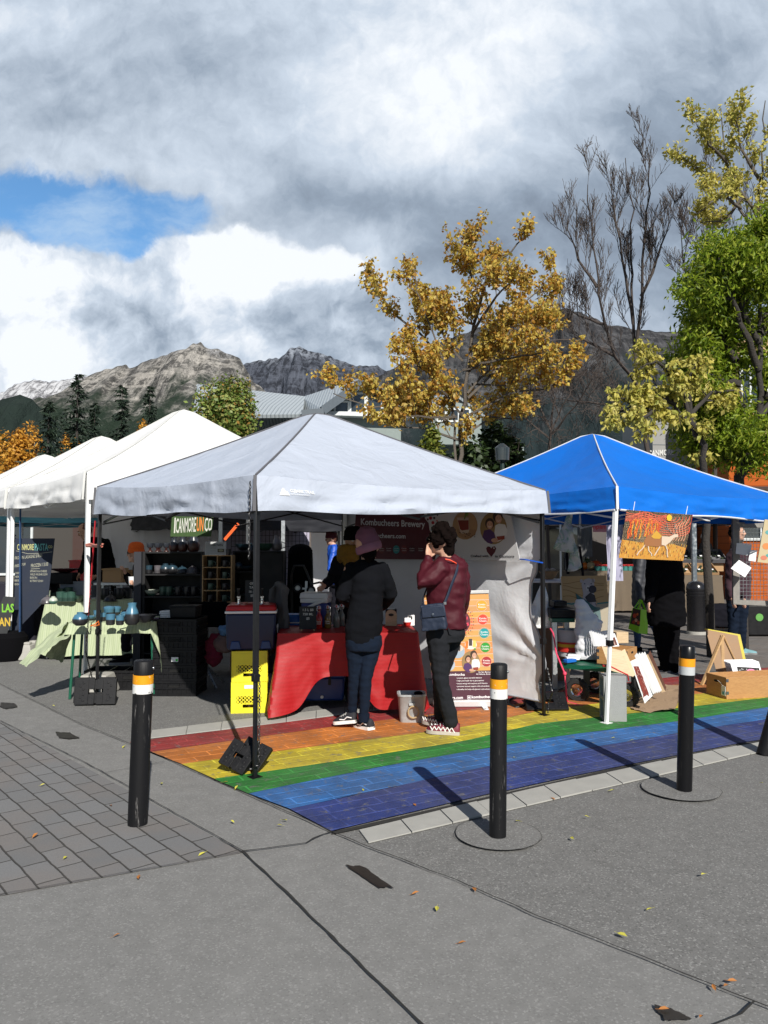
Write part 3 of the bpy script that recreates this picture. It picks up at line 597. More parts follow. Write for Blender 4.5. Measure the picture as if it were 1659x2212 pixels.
def spruce(px, py0, py1, hw, Y, label, seed):
 r_ = random.Random(seed); b = P(px, py1, Y); top = P(px, py0, Y).z; root = thing('spruce', (b.x, Y, 0), label, 'tree', 'spruces at the left behind the white canopies'); W_ = hw*Y/F
 w = MB(); w.tube([(b.x, Y, 0), (b.x, Y, top*.5), (b.x, Y, top)], [.16, .09, .01], 7); w.build('trunk', M_barkd, root); mb = MB(); z = .6
 while z < top:
  k = 1-z/top; Lr = W_*1.35*(k**.62)*r_.uniform(.6, 1.15)+.06
  nb = int(6+8*k)
  for i in range(nb):
   a = r_.uniform(0, 2*pi); L_ = Lr*r_.uniform(.45, 1.2); d = V((cos(a), sin(a), -.22)); o = V((b.x, Y, z+r_.uniform(-.15, .15)))
   m = max(3, int(L_/.15))
   for j in range(m):
    p = o+d*(L_*(j+.6)/m)+V((0, 0, .10*(j/m)**2*L_))
    for h in range(5):
     sd_ = V((-sin(a), cos(a), 0))*r_.uniform(-1, 1)+d*.5+V((0, 0, r_.uniform(-.9, .35))); sd_.normalize(); ll = r_.uniform(.13, .30); bb = sd_.cross(V((r_.gauss(0, 1), r_.gauss(0, 1), r_.gauss(0, 1)))).normalized()*.045
     mb.add([p-bb, p+sd_*ll, p+bb], [(0, 1, 2)])
  z += top*.024*r_.uniform(.8, 1.3)
 mb.build('crown', LM_nd, root, smooth=False)
for a in ((165, 808, 1000, 66, 36, 'tallest dark spruce with a broad crown', 21), (103, 868, 1000, 62, 32, 'leftmost dark spruce beside the orange tree', 22), (203, 872, 1000, 36, 38, 'slim spruce just right of the tallest spruce', 23),
          (262, 830, 1000, 50, 40, 'narrow spruce in the middle of the row above the white canopy', 24), (322, 833, 1000, 52, 42, 'rightmost spruce beside the big white canopy peak', 25)): spruce(*a)
FB_grey = fabric('grey canopy cloth', (.42, .46, .54), 3.2, .8, .42, .04)
FB_white = fabric('white canopy cloth', (.80, .80, .79), 3., .3, .6, .03, tr=.12)
FB_blue = fabric('blue canopy cloth', (.001, .135, .57), 3.2, .6, .55, .06, tr=.06)
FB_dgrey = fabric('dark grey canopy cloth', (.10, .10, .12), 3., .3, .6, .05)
FB_lblue = fabric('light blue canopy cloth', (.10, .32, .42), 3., .3, .6, .05)
FB_dark = fabric('black canopy cloth', (.018, .019, .024), 3., .3, .7, .05)
VAL = {}
def canopy(name, label, C, peak, zt, zb, cloth, frame, seam, legs=None, group=None, sag=.05, legw=.032, truss=True, legz=None, peakr=.10, wr=1., seed=0., mast=True, part='canopy', outs=.03):
 cx = sum(c[0] for c in C)/4; cy = sum(c[1] for c in C)/4
 root = thing(name, (cx, cy, 0), label, 'canopy', group); pk = V((peak[0], peak[1], peak[2])); mb = MB()
 zt = zt if isinstance(zt, (list, tuple)) else [zt]*4; zb = zb if isinstance(zb, (list, tuple)) else [zb]*4
 for i in range(4):
  a = V((C[i][0], C[i][1], zt[i])); b = V((C[(i+1) % 4][0], C[(i+1) % 4][1], zt[(i+1) % 4])); e = (b-a); out = V((e.y, -e.x, 0)).normalized()
  if out.dot(V((cx, cy, 0))-V((a.x, a.y, 0))) > 0: out = -out
  def roof(u, t, a=a, b=b, out=out, i=i):
   h = t; p = a.lerp(b, u).lerp(pk, h); edge = sin(pi*u)*(1-t)
   p.z -= sag*sin(pi*min(1, t*1.05))*(.4+.6*sin(pi*u)) + .035*edge*(1-t)
   if t > .93: p.z -= (t-.93)**2*peakr*60
   w = (nz(p.x*2.3+seed, p.y*2.3, t*2)*.022+nz(p.x*6, p.y*6+seed, t*5)*.007)*wr*sin(pi*t)**.5*sin(pi*u)**.3
   w += sin(u*40+nz(t*6, i)*4)*.004*wr*max(0, 1-abs(t-.15)*6)
   for uu_ in (u, 1-u): d_ = sqrt(uu_*uu_+t*t)+.001; w += sin(atan2(t, uu_)*13+seed)*.010*wr*exp(-d_*5)*min(1, d_*14)
   w += nz(p.x*14+seed, p.y*14, t*9)*.0022*wr
   return p+V((0, 0, w))
  mb.grid(roof, 44, 34)
  lo = V((0, 0, 0)); za, zc = zb[i], zb[(i+1) % 4]
  def val(u, t, a=a, b=b, out=out, i=i, za=za, zc=zc):
   p = roof(u, 0, a, b, out, i); bot = za+(zc-za)*u
   lean = nz(p.x*3.1+seed, p.y*3.1, t*3+i*7)*.032+nz(p.x*9, p.y*9, t*9+i)*.010+sin(u*27+nz(u*7, seed)*5+t*2)*.008
   k = min(1, min(u, 1-u)*9); k2 = sin(pi*t*.5)
   z = p.z+(bot-p.z)*t + (.012*sin(u*pi*3+seed)-.010*sin(pi*u))*t*k
   return V((p.x, p.y, z))+out*(lean*k*k2*wr+outs*t**.7)
  mb.grid(val, 60, 10); VAL[(name, i)] = (val, out, (b-a).length, a.z, za)
 mb.build(part, cloth, root, ang=50)
 sm = MB()
 for i in range(4):
  a = V((C[i][0], C[i][1], zt[i])); pts = []
  for k in range(17):
   t = k/16; p = a.lerp(pk, t); p.z -= sag*sin(pi*min(1, t*1.05))*.4;
   if t > .93: p.z -= (t-.93)**2*peakr*60
   pts.append(p+V((0, 0, .004)))
  sm.tube(pts, .008, 5)
  b = V((C[(i+1) % 4][0], C[(i+1) % 4][1], 0)); o = (V((a.x, a.y, 0))-V((cx, cy, 0))).normalized()*(outs*1.2)
  sm.bar((a.x+o.x*.5, a.y+o.y*.5, zt[i]), (a.x+o.x, a.y+o.y, zb[i]), .022, .006)
 sm.build('seam', seam, root)
 fr = MB(); fl = M_black if frame == 'black' else M_whitem
 if truss:
  for i in range(4):
   a = V((C[i][0], C[i][1], 0)); b = V((C[(i+1) % 4][0], C[(i+1) % 4][1], 0)); cc = V((cx, cy, 0)); a = a.lerp(cc, .03); b = b.lerp(cc, .03); m = a.lerp(b, .5)
   z1 = (zt[i]+zt[(i+1) % 4])/2-.04; z2 = min(zb)-.02
   for p, q in ((a, m), (m, b)):
    fr.bar((p.x, p.y, z1), (q.x, q.y, z2), .022, .014); fr.bar((p.x+.01, p.y+.01, z2+.02), (q.x+.01, q.y+.01, z1), .022, .014)
  for i in range(4):
   a = V((C[i][0], C[i][1], 0)).lerp(V((cx, cy, 0)), .03); fr.bar((a.x, a.y, zt[i]-.06), (cx, cy, pk.z-.5), .022, .014)
  fr.bar((cx, cy, pk.z-.7), (cx, cy, pk.z-.03), .03)
  fr.build('frame', fl, root)
 if legs is None: legs = [0, 1, 2, 3]
 for i in range(4):
  if i not in legs: continue
  c = V((C[i][0], C[i][1], 0)).lerp(V((cx, cy, 0)), .015); ft = V((c.x, c.y, 0))
  if legz and i in legz: ft = V((legz[i][0], legz[i][1], 0))
  lg = MB(); top = V((c.x, c.y, zt[i]-.03)); mid = ft.lerp(top, .33); rz_ = atan2(C[1][1]-C[0][1], C[1][0]-C[0][0]); ax = V((cos(rz_), sin(rz_), 0))
  lg.bar(mid, top, legw, legw, ax); lg.bar(ft+V((0, 0, .006)), mid, legw*.78, legw*.78, ax)
  L = lg.build('leg', fl, root, bevel=.003)
  q = MB(); q.bar(mid-V((0, 0, .015)), mid+V((0, 0, .035)), legw*1.35, legw*1.35, ax); q.bar(mid+V((0, 0, .01)), mid+V((0, 0, .02))+ax*.035, .012, .012); q.build('clip', M_blackp, L, bevel=.003)
  q = MB(); q.box(ft+V((0, 0, .012)), (.075, .075, .006), rz_); q.build('foot', fl, L)
 return root
GF = V((-.833, 4.98)); GL = V((-2.75, 7.35)); GR = V((1.436, 6.818)); GB = GL+GR-GF
gc = canopy('grey_canopy', 'large silver grey pop up canopy on black legs over the red table', [GF, GR, GB, GL], ((GF.x+GB.x)/2+.04, (GF.y+GB.y)/2, 2.745), [1.955, 1.985, 2.05, 2.055], [1.722, 1.785, 1.80, 1.795], FB_grey, 'black', mat('grey seam', (.10, .10, .11), .8), sag=.045, seed=1.7)
val_, out_, L_, zt_, zb_ = VAL[('grey_canopy', 0)]; tm = MB()
tm.text('OZARK TRAIL', .030, (.245, .128, 0), (1, 0, 0), (0, 1, 0), 1.05, bold=.0005); tm.text('OUTDOOR EQUIPMENT', .013, (.245, .110, 0), (1, 0, 0), (0, 1, 0), 1.1)
for q in ([(.165, .105), (.205, .105), (.220, .125), (.198, .155), (.190, .155)], [(.21, .105), (.24, .105), (.222, .135), (.214, .128)]): tm.add([(x, y, 0) for x, y in q], [tuple(range(len(q)))])
tm.v = [tuple(val_(x/L_, 1-y/(zt_-zb_))+out_*.005) for x, y, z in tm.v]; tm.build('lettering', M_white, gc, smooth=False)
u = V((.819, .574)); v = V((-.574, .819)); BF = V((2.05, 6.75)); BR = BF+u*2.95; BL = BF+v*2.95; BB = BR+v*2.95
lean = lambda c, k: ((c.x-2.41)*k+2.41, (c.y-8.8)*k+8.8)
bc = canopy('blue_canopy', 'bright blue pop up canopy on slanted silver legs over the art stall', [BF, BR, BB, BL], (2.40, 8.8, 2.80), [2.02, 2.01, 2.0, 2.02], [1.815, 1.76, 1.80, 1.81], FB_blue, 'white', mat('white trim', (.6, .62, .65), .7), sag=.10, seed=9.1,
   legz={0: (1.866, 6.52), 1: lean(BR, 1.12), 2: lean(BB, 1.1), 3: lean(BL, 1.1)}, legs=[0, 1, 3], legw=.036, wr=1.2)
tr_ = MB()
for a, b, za, zb_ in ((BF, BR, 1.815, 1.76), (BL, BF, 1.81, 1.815)):
 n = V(((b-a).y, -(b-a).x)).normalized()*.035
 tr_.tube([(a.x+(b.x-a.x)*k/12+n.x, a.y+(b.y-a.y)*k/12+n.y, za+(zb_-za)*k/12+.012*sin(k/12*pi*3+9.1)*min(1, min(k/12, 1-k/12)*9)-.01*sin(pi*k/12)-.004) for k in range(13)], .009, 5)
tr_.build('trim', mat('white trim', (.6, .62, .65), .7), bc)
def sq(F, su, sv, ang):
 uu = V((cos(ang), sin(ang))); vv = V((-sin(ang), cos(ang))); return [F, F+uu*su, F+uu*su+vv*sv, F+vv*sv], uu, vv
AF = V((-3.20, 8.25)); C_, uu, vv = sq(AF, 3.65, 3.0, radians(40.2))
wl = ['biggest white canopy with a tall peak, beside the grey canopy', 'second white canopy, behind the biggest one', 'third white canopy, farther back in the row at the left']
for k in range(3):
 off = vv*(3.12*k); Ck = [c+off for c in C_]; cc = (Ck[0]+Ck[2])/2
 canopy('white_canopy', wl[k], Ck, (cc.x, cc.y, 3.40-.03*k), 2.29, 2.02 if k else [1.99, 1.98, 1.98, 2.0], FB_white, 'white', mat('white seam', (.55, .55, .53), .8), sag=.13, seed=2.2+k*3, legw=.045, group='white canopies in a row at the left', wr=1.3, legs=[0, 3] if k == 0 else [0, 3], outs=.06)
off = vv*(3.12*3+.4)+uu*.6; Ck = [c+off for c in C_]; cc = (Ck[0]+Ck[2])/2
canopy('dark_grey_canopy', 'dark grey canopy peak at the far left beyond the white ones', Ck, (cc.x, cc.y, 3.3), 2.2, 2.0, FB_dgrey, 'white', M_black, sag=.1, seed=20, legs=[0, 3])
def back_canopy(label, x, y, s, ang, zt, zb, pk, cloth, fr='white', legs=(0, 1, 3), nm='canopy'):
 C2, a, b = sq(V((x, y)), s, s, radians(ang)); c = (C2[0]+C2[2])/2
 return canopy(nm, label, C2, (c.x, c.y, pk), zt, zb, cloth, fr, M_black, sag=.08, seed=x, legs=list(legs))
back_canopy('light blue canopy seen under the white canopies at the left', -8.6, 14.6, 3.4, -2, 2.10, 1.93, 2.75, FB_lblue, nm='light_blue_canopy')
back_canopy('black canopy behind the pottery shelves', -3.1, 11.2, 3.0, 38, 1.98, 1.74, 2.30, FB_dark, 'black', nm='black_canopy')
back_canopy('pale canopy behind the grey canopy with a metal grid wall', -2.6, 15.2, 3.2, 10, 2.15, 1.95, 2.75, FB_white, nm='pale_canopy')
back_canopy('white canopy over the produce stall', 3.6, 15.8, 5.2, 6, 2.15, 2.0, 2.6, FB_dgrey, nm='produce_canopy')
def wall(name, label, A, B, z0, z1, cloth, wr=.03, cat='fabric wall', nu=50, nv=24, par=None, seed=0., k2=0.):
 A = V((A[0], A[1], 0)); B = V((B[0], B[1], 0)); n = V(((B-A).y, -(B-A).x, 0)).normalized()
 def fn(u, t):
  p = A.lerp(B, u)+V((0, 0, z0+(z1-z0)*t)); f = sin(pi*min(1, t*1.0))**.5
  return p+n*((nz(u*5+seed, t*1.3)*1.3+nz(u*13+seed, t*2.5+u*3)*.6)*wr*f + k2*sin(pi*t)*sin(pi*u))
 mb = MB(); mb.grid(fn, nu, nv)
 if par: return mb.build(name, cloth, par, ang=60)
 return one(mb, name, cloth, label, cat, ang=60)
FB_side = fabric('silver sidewall cloth', (.66, .67, .70), 2.6, .35, .45, .05, tr=.03, bd=.05)
swr = thing('sidewall', (GR.x, GR.y, 0), 'silver grey fabric sidewall with a curved loose edge behind the roll up banner', 'sidewall')
A3 = V((GR.x, GR.y, 0)); B3 = V((GB.x, GB.y, 0)); nrm = V((-(B3-A3).y, (B3-A3).x, 0)).normalized()
if nrm.y > 0: nrm = -nrm
def edge(t):   # how far the loose edge is pulled in from the leg, t = height share
 pts = [(0, .02), (.10, .03), (.19, .005), (.3, .03), (.45, .068), (.58, .066), (.68, .04), (.76, .01), (1, .012)]
 for i in range(len(pts)-1):
  if pts[i][0] <= t <= pts[i+1][0]:
   f = (t-pts[i][0])/(pts[i+1][0]-pts[i][0]); f = f*f*(3-2*f); return pts[i][1]*(1-f)+pts[i+1][1]*f
 return .012
def swf(u, t):
 u2 = edge(t)+(1-edge(t))*u; p = A3.lerp(B3, u2)
 z = .12+1.74*t
 fold = 0
 for (cu, ct, d0, d1) in ((0, .76, 1.0, -.9), (0, .19, 1.2, .9), (0, .19, 1.4, .2), (0, .76, 1.2, -.25)):   # tension folds from the two tie points
  du = u2*1.0; dt = t-ct; L = sqrt(du*du+dt*dt)+.001; an = atan2(dt, du)
  fold += sin(an*9*d0+d1*3)*exp(-L*4.5)*.014*min(1, L*9)
 fold += nz(u*3, t*1.8, 3)*.018*(1-u*.4)+nz(u*9+t*5, t*4-u*3, 8)*.008+nz(u*20+t*9, t*14-u*9, 5)*.003
 return p+V((0, 0, z))+nrm*(fold-.03*sin(pi*t))
mb = MB(); mb.grid(swf, 90, 50); mb.build('cloth', FB_side, swr, ang=60)
mb = MB(); mb.tube([swf(0, k/40)+nrm*.006 for k in range(41)], .007, 5); mb.tube([swf(k/20*.5, 0)+nrm*.006 for k in range(21)], .007, 5); mb.build('hem', mat('hem grey', (.25, .25, .27), .7), swr)
FB_wall = fabric('white sidewall cloth', (.84, .84, .86), 2., .4, .7, .05, tr=.4)
wall('sidewall', 'white fabric wall behind the man in the orange beanie', P(215, 1200, 12.6), P(400, 1200, 12.2), .4, 2.05, FB_wall, .05, 'sidewall', seed=3)
wall('sidewall', 'white fabric wall right of the green banner', P(400, 1200, 13.0), P(470, 1200, 13.2), .3, 1.86, FB_wall, .04, 'sidewall', seed=8)
FB_pur = fabric('lavender grey wall cloth', (.36, .34, .43), 2., .4, .7, .25)
wall('sidewall', 'lavender grey wall behind the metal grid', P(480, 1200, 13.9), P(668, 1200, 14.2), .1, 1.9, FB_pur, .03, 'sidewall', seed=12)
wall('sidewall', 'pale wall behind the person in the blue jacket', P(672, 1200, 17), P(760, 1200, 17.4), .1, 1.95, FB_wall, .03, 'sidewall', seed=15)
g = thing('grid_panel', P(560, 1240, 13.7)*1, 'grey wire grid display panel in front of the lavender wall', 'grid panel'); g.location.z = 0
mb = MB(); a = P(500, 1130, 13.6); b = P(663, 1130, 13.9)
for k in range(21): q = a.lerp(b, k/20); mb.bar((q.x, q.y, .4), (q.x, q.y, 1.87), .008)
for k in range(16): z = .4+1.47*k/15; mb.bar((a.x, a.y, z), (b.x, b.y, z), .008)
mb.build('wire_grid', M_black, g)
def cap(mb, pts, rs, seg=10):
 mb.tube(pts, rs, seg); mb.ell(pts[0], rs[0], seg, 7); mb.ell(pts[-1], rs[-1], seg, 7)
def sub(a, b, n=3): return [a.lerp(b, k/n) for k in range(n+1)]
def hand(mb, wrist, d, side, curl=.5, s=1., palm=None):
 d = V(d).normalized(); side = V(side); side = (side-d*side.dot(d)).normalized(); nrm_ = d.cross(side)*(palm or 1)
 R = Matrix((side, d, nrm_)).transposed(); c = wrist+d*.045*s
 mb.ell(c, (.037*s, .048*s, .015*s), 10, 8, R); cap(mb, [wrist-d*.03*s, wrist+d*.02*s], [.022*s, .021*s], 8)
 for k, L in enumerate((.068, .078, .073, .058)):
  o = c+d*.036*s+side*(.027-.018*k)*s; p = [o-d*.02*s, o]; dd = d.copy()
  for j in range(3):
   dd = (dd*cos(curl*.8)+nrm_*sin(curl*.8)).normalized() if j else dd; p.append(p[-1]+dd*L*s*(.42, .32, .26)[j]);
   nn = side.cross(dd); dd = (dd*cos(curl*.6)+nrm_*sin(curl*.6)).normalized()
  cap(mb, p, [.0088*s, .0088*s, .008*s, .0075*s, .0065*s], 6)
 o = wrist+d*.02*s+side*.026*s; cap(mb, [o, o+(side*.7+d*.7+nrm_*.3).normalized()*.034*s, o+(side*.75+d*.75+nrm_*.4).normalized()*.04*s+(d+nrm_*.5).normalized()*.03*s], [.011*s, .010*s, .0075*s], 6)
def head(mb, c, f, s=1., tilt=0.):
 f = V(f).normalized(); z = V((0, 0, 1)); z = (z-f*z.dot(f)).normalized(); x = f.cross(z)
 R = Matrix((x, f, z)).transposed(); Pn = lambda a, b, d_: c+(x*a+f*b+z*d_)*s
 mb.ell(Pn(0, -.01, .02), (.076*s, .097*s, .098*s), 16, 12, R); mb.ell(Pn(0, .03, -.055), (.055*s, .058*s, .062*s), 12, 10, R); mb.ell(Pn(0, .07, -.095), (.025*s, .022*s, .022*s), 8, 6, R)
 cap(mb, [Pn(0, .088, .015), Pn(0, .108, -.022), Pn(0, .094, -.034)], [.010*s, .013*s, .011*s], 8)
 mb.ell(Pn(0, .083, -.062), (.024*s, .014*s, .010*s), 8, 6, R); mb.ell(Pn(0, .082, .03), (.052*s, .018*s, .014*s), 10, 6, R)
 for e in (-1, 1): mb.ell(Pn(e*.078, -.012, -.008), (.010*s, .022*s, .034*s), 8, 8, R); mb.ell(Pn(e*.038, .072, -.025), (.022*s, .02*s, .02*s), 8, 6, R)
 return Pn, R
def face_bits(root, Pn, R, s=1., glasses=False, open_=True):
 for e in (-1, 1): mb = MB(); mb.ell(Pn(e*.031, .083, .012), .0125*s, 8, 6); mb.build('eye', mat('eye white', (.6, .58, .55), .3), root)
 for e in (-1, 1): mb = MB(); mb.tube([Pn(e*.014, .096, .034), Pn(e*.032, .094, .038), Pn(e*.05, .082, .032)], .0038*s, 5); mb.build('eyebrow', mat('brown hair dark', (.03, .018, .012), .7), root)
 if glasses:
  mb = MB()
  for e in (-1, 1):
   mb.ell(Pn(e*.034, .102, .008), (.029*s, .006*s, .021*s), 12, 6, R); mb.bar(Pn(e*.060, .095, .014), Pn(e*.081, -.005, .012), .005, .009)
  mb.bar(Pn(-.01, .105, .014), Pn(.01, .105, .014), .006); mb.build('sunglasses', mat('dark lens', (.006, .006, .008), .1), root)
def shoe(root, heel, toe, m, sole, s=1., up=V((0, 0, 1)), stripes=None, laces=True, nm='shoe'):
 d = (toe-heel).normalized(); x = d.cross(up).normalized(); u = x.cross(d).normalized(); L = (toe-heel).length; Pt = lambda a, b, c: heel+x*a*s+d*(b*L)+u*c*s
 mb = MB(); rings = []
 for b, w, h in ((0, .030, .075), (.06, .036, .085), (.2, .036, .088), (.34, .037, .085), (.48, .041, .068), (.65, .046, .054), (.82, .044, .044), (.94, .034, .034), (1.0, .016, .024)):
  rings.append([Pt(cos(2*pi*k/14)*w, b, .018+max(0, sin(2*pi*k/14))*h*.85-(.006 if sin(2*pi*k/14) < 0 else 0)) for k in range(14)])
 mb.loft(rings); o = mb.build(nm, m, root, ang=70)
 so_ = MB(); rr = [(0, .030), (.05, .038), (.25, .038), (.45, .043), (.66, .049), (.84, .047), (.96, .034), (1.02, .014)]
 so_.loft([[Pt(w, b, 0), Pt(w, b, .026), Pt(-w, b, .026), Pt(-w, b, 0)] for b, w in rr]); so_.build('sole', sole, o)
 if stripes:
  for e in (-1, 1):
   st = MB()
   for (pts, w) in stripes: st.tube([Pt(e*(a+.003), b, c) for a, b, c in pts], w, 5)
   st.build('stripe', M_white, o)
 if laces:
  lc = MB()
  for k in range(4): b = .40+k*.09; h = .018+.085*.85*(1-(b-.34)*1.25)*.93; lc.tube([Pt(-.026, b, h-.008), Pt(0, b+.02, h+.006), Pt(.026, b, h-.008)], .0035, 4)
  lc.build('laces', mat('lace', (.5, .5, .48), .8), o)
 return o
def garment_rings(mb, rings, n=20, e=2.4):
 R = []
 for c, w, d, a in rings:
  r = []
  for k in range(n):
   t = 2*pi*k/n; x = abs(cos(t))**(2/e)*(1 if cos(t) >= 0 else -1)*w; y = abs(sin(t))**(2/e)*(1 if sin(t) >= 0 else -1)*d
   r.append(c+V((x*cos(a)-y*sin(a), x*sin(a)+y*cos(a), 0)))
  R.append(r)
 mb.loft(R)
M_denim = mat('dark blue denim', (.005, .010, .022), .9, 0, .35, 40, .5, 300, .002, spec=.15)
M_bdenim = mat('washed black denim', (.014, .015, .018), .9, 0, .35, 40, .5, 300, .002, spec=.15)
M_swt = mat('black sweatshirt', (.0045, .005, .007), .95, 0, .3, 12, .4, 200, .002, spec=.1)
M_maroon = mat('maroon shell jacket', (.055, .006, .012), .6, 0, .2, 9, .3, 40, .006, spec=.2)
M_dk = mat('dark navy clothing', (.008, .008, .012), .9, 0, .3, 9, .3, 90, .003, spec=.1)
M_blk = mat('black coat', (.004, .004, .005), .95, 0, .3, 9, .3, 90, .003, spec=.06)
M_hair = mat('dark brown hair', (.006, .0035, .003), .9, 0, .5, 60, .9, 160, .008, spec=.06)
def HW(px, Y): return px*Y/F
def woman1():
 Y = 6.28; r = thing('person', G(783, 1576), 'person in a black sweatshirt, blue jeans and plum beanie seen from behind at the table', 'person')
 q = lambda x, y, d=0: P(x, y, Y+d)
 fa = V((.75, .66, 0)); hc = q(793, 1178, -.0)
 b = MB(); Pn, R = head(b, hc, fa)
 cap(b, sub(q(794, 1200), q(792, 1222)), [.05]*4); garment_rings(b, [(q(792, 1214), .05, .045, 0), (q(792, 1228), .11, .065, 0), (q(793, 1290), .09, .06, 0), (q(789, 1350), .09, .06, 0), (q(787, 1385), .12, .08, 0), (q(786, 1400), .11, .08, 0)])
 hipL, hipR = q(768, 1395), q(803, 1395, .02); kL, kR = q(766, 1470, .03), q(790, 1466, -.03); aL, aR = q(760, 1548, .10), q(786, 1550, 0)
 for h, k, a in ((hipL, kL, aL), (hipR, kR, aR)): cap(b, sub(h, k)+sub(k, a)[1:], [.06, .055, .046, .042, .040, .034, .028])
 sL, sR = q(752, 1229), q(830, 1229); eL, eR = q(738, 1290, .02), q(846, 1285, .06); wL, wR = q(757, 1303, .24), q(822, 1312, .26)
 for s_, e_, w_ in ((sL, eL, wL), (sR, eR, wR)): cap(b, sub(s_, e_)+sub(e_, w_)[1:], [.036, .034, .033, .032, .03, .027, .024])
 hand(b, wL, V((.3, 1, .1)), V((0, 0, 1)), .7, .9); hand(b, wR, V((-.3, 1, .1)), V((0, 0, 1)), .7, .9)
 fuse(b, 'body', M_skin, r, .008, 3); face_bits(r, Pn, R)
 s = MB(); garment_rings(s, [(q(792, 1209), .062, .058, 0), (q(792, 1215, 0), .095, .075, 0), (q(792, 1224), HW(36, Y), .095, 0), (q(793, 1250), HW(37, Y), .108, 0), (q(792, 1290), HW(35, Y), .112, 0), (q(788, 1330), HW(39, Y), .12, 0), (q(785, 1362), HW(41, Y), .124, 0), (q(784, 1374), HW(38, Y), .115, 0), (q(784, 1388), HW(36, Y), .112, 0)], e=2.2)
 for s_, e_, w_ in ((q(760, 1231), q(739, 1288, .0), q(757, 1303, .22)), (q(825, 1231), q(845, 1283, .03), q(824, 1312, .25))):
  cap(s, sub(s_, e_)+sub(e_, w_)[1:], [.062, .060, .057, .056, .054, .050, .040])
 fuse(s, 'sweatshirt', M_swt, r, .009, 2, .010, 8)
 hb = MB(); garment_rings(hb, [(q(784, 1373), HW(38.5, Y), .117, 0), (q(784, 1377), HW(38.5, Y), .118, 0), (q(784, 1386), HW(37, Y), .114, 0), (q(784, 1390), HW(35.5, Y), .108, 0)], e=2.2); hb.build('hem_rib', M_swt, r, ang=80)
 j = MB(); garment_rings(j, [(q(786, 1372), .145, .11, 0), (q(786, 1392), .15, .115, 0), (q(786, 1405, 0), .13, .105, 0)])
 for h, k, a in ((hipL, kL, aL), (hipR, kR, aR)): cap(j, sub(h, k)+sub(k, a)[1:], [.082, .072, .060, .052, .051, .044, .038])
 fuse(j, 'jeans', M_denim, r, .009, 3, .005, 14)
 h = MB(); h.ell(q(797, 1193, -.015), (.068, .07, .075), 12, 10); cap(h, [q(793, 1195, -.06), q(797, 1208, -.07)], [.045, .03]); fuse(h, 'hair', M_hair, r, .009, 2, .008, 30)
 bn = MB(); up = (q(783, 1145)-q(795, 1185)).normalized()
 c0 = q(797, 1186); ax = (V((-.18, .0, 1))).normalized(); xx = V((0, 1, 0)).cross(ax).normalized(); Rb = Matrix((xx, ax.cross(xx), ax)).transposed()
 bn.lathe(c0, [(.094, -.012), (.098, .02), (.099, .05), (.098, .085), (.090, .125), (.072, .160), (.045, .182), (.012, .190)], 20, 1., 1.08, Rb)
 bo = fuse(bn, 'beanie', mat('plum knit', (.16, .065, .11), .95, 0, .2, 12, .6, 260, .003), r, .009, 3, .006, 10)
 cf = MB(); cf.loft([[c0+Rb @ V((rr*cos(2*pi*k/24), rr*1.08*sin(2*pi*k/24), zz+.012*cos(2*pi*k/24))) for k in range(24)] for rr, zz in ((.092, -.022), (.106, -.018), (.110, .005), (.108, .035), (.100, .045), (.09, .03))], cap=False, closed=True); cf.build('cuff', mat('plum knit cuff', (.25, .11, .17), .95, 0, .2, 12, .6, 260, .003), bo, ang=90)
 ms = mat('black canvas shoe', (.014, .015, .02), .8); w = mat('white rubber', (.75, .74, .70), .6); st = [([(.038, .10, .045), (.038, .3, .055), (.042, .42, .035), (.044, .62, .04)], .0045)]
 shoe(r, q(804, 1577, -.03)+V((0, 0, -.0)), q(768, 1571, .14)+V((0, 0, 0)), ms, w, 1, stripes=st); shoe(r, q(770, 1571, .04)+V((0, 0, .035)), q(722, 1560, .12)+V((0, 0, -.02)), ms, w, 1, up=V((.25, 0, 1)).normalized(), stripes=st)
 c = MB()
 for a in (aL, aR): c.tube([a+V((0, 0, -.03)), a+V((0, 0, .03))], [.046, .05], 12)
 c.build('jeans_cuff', M_denim, r)
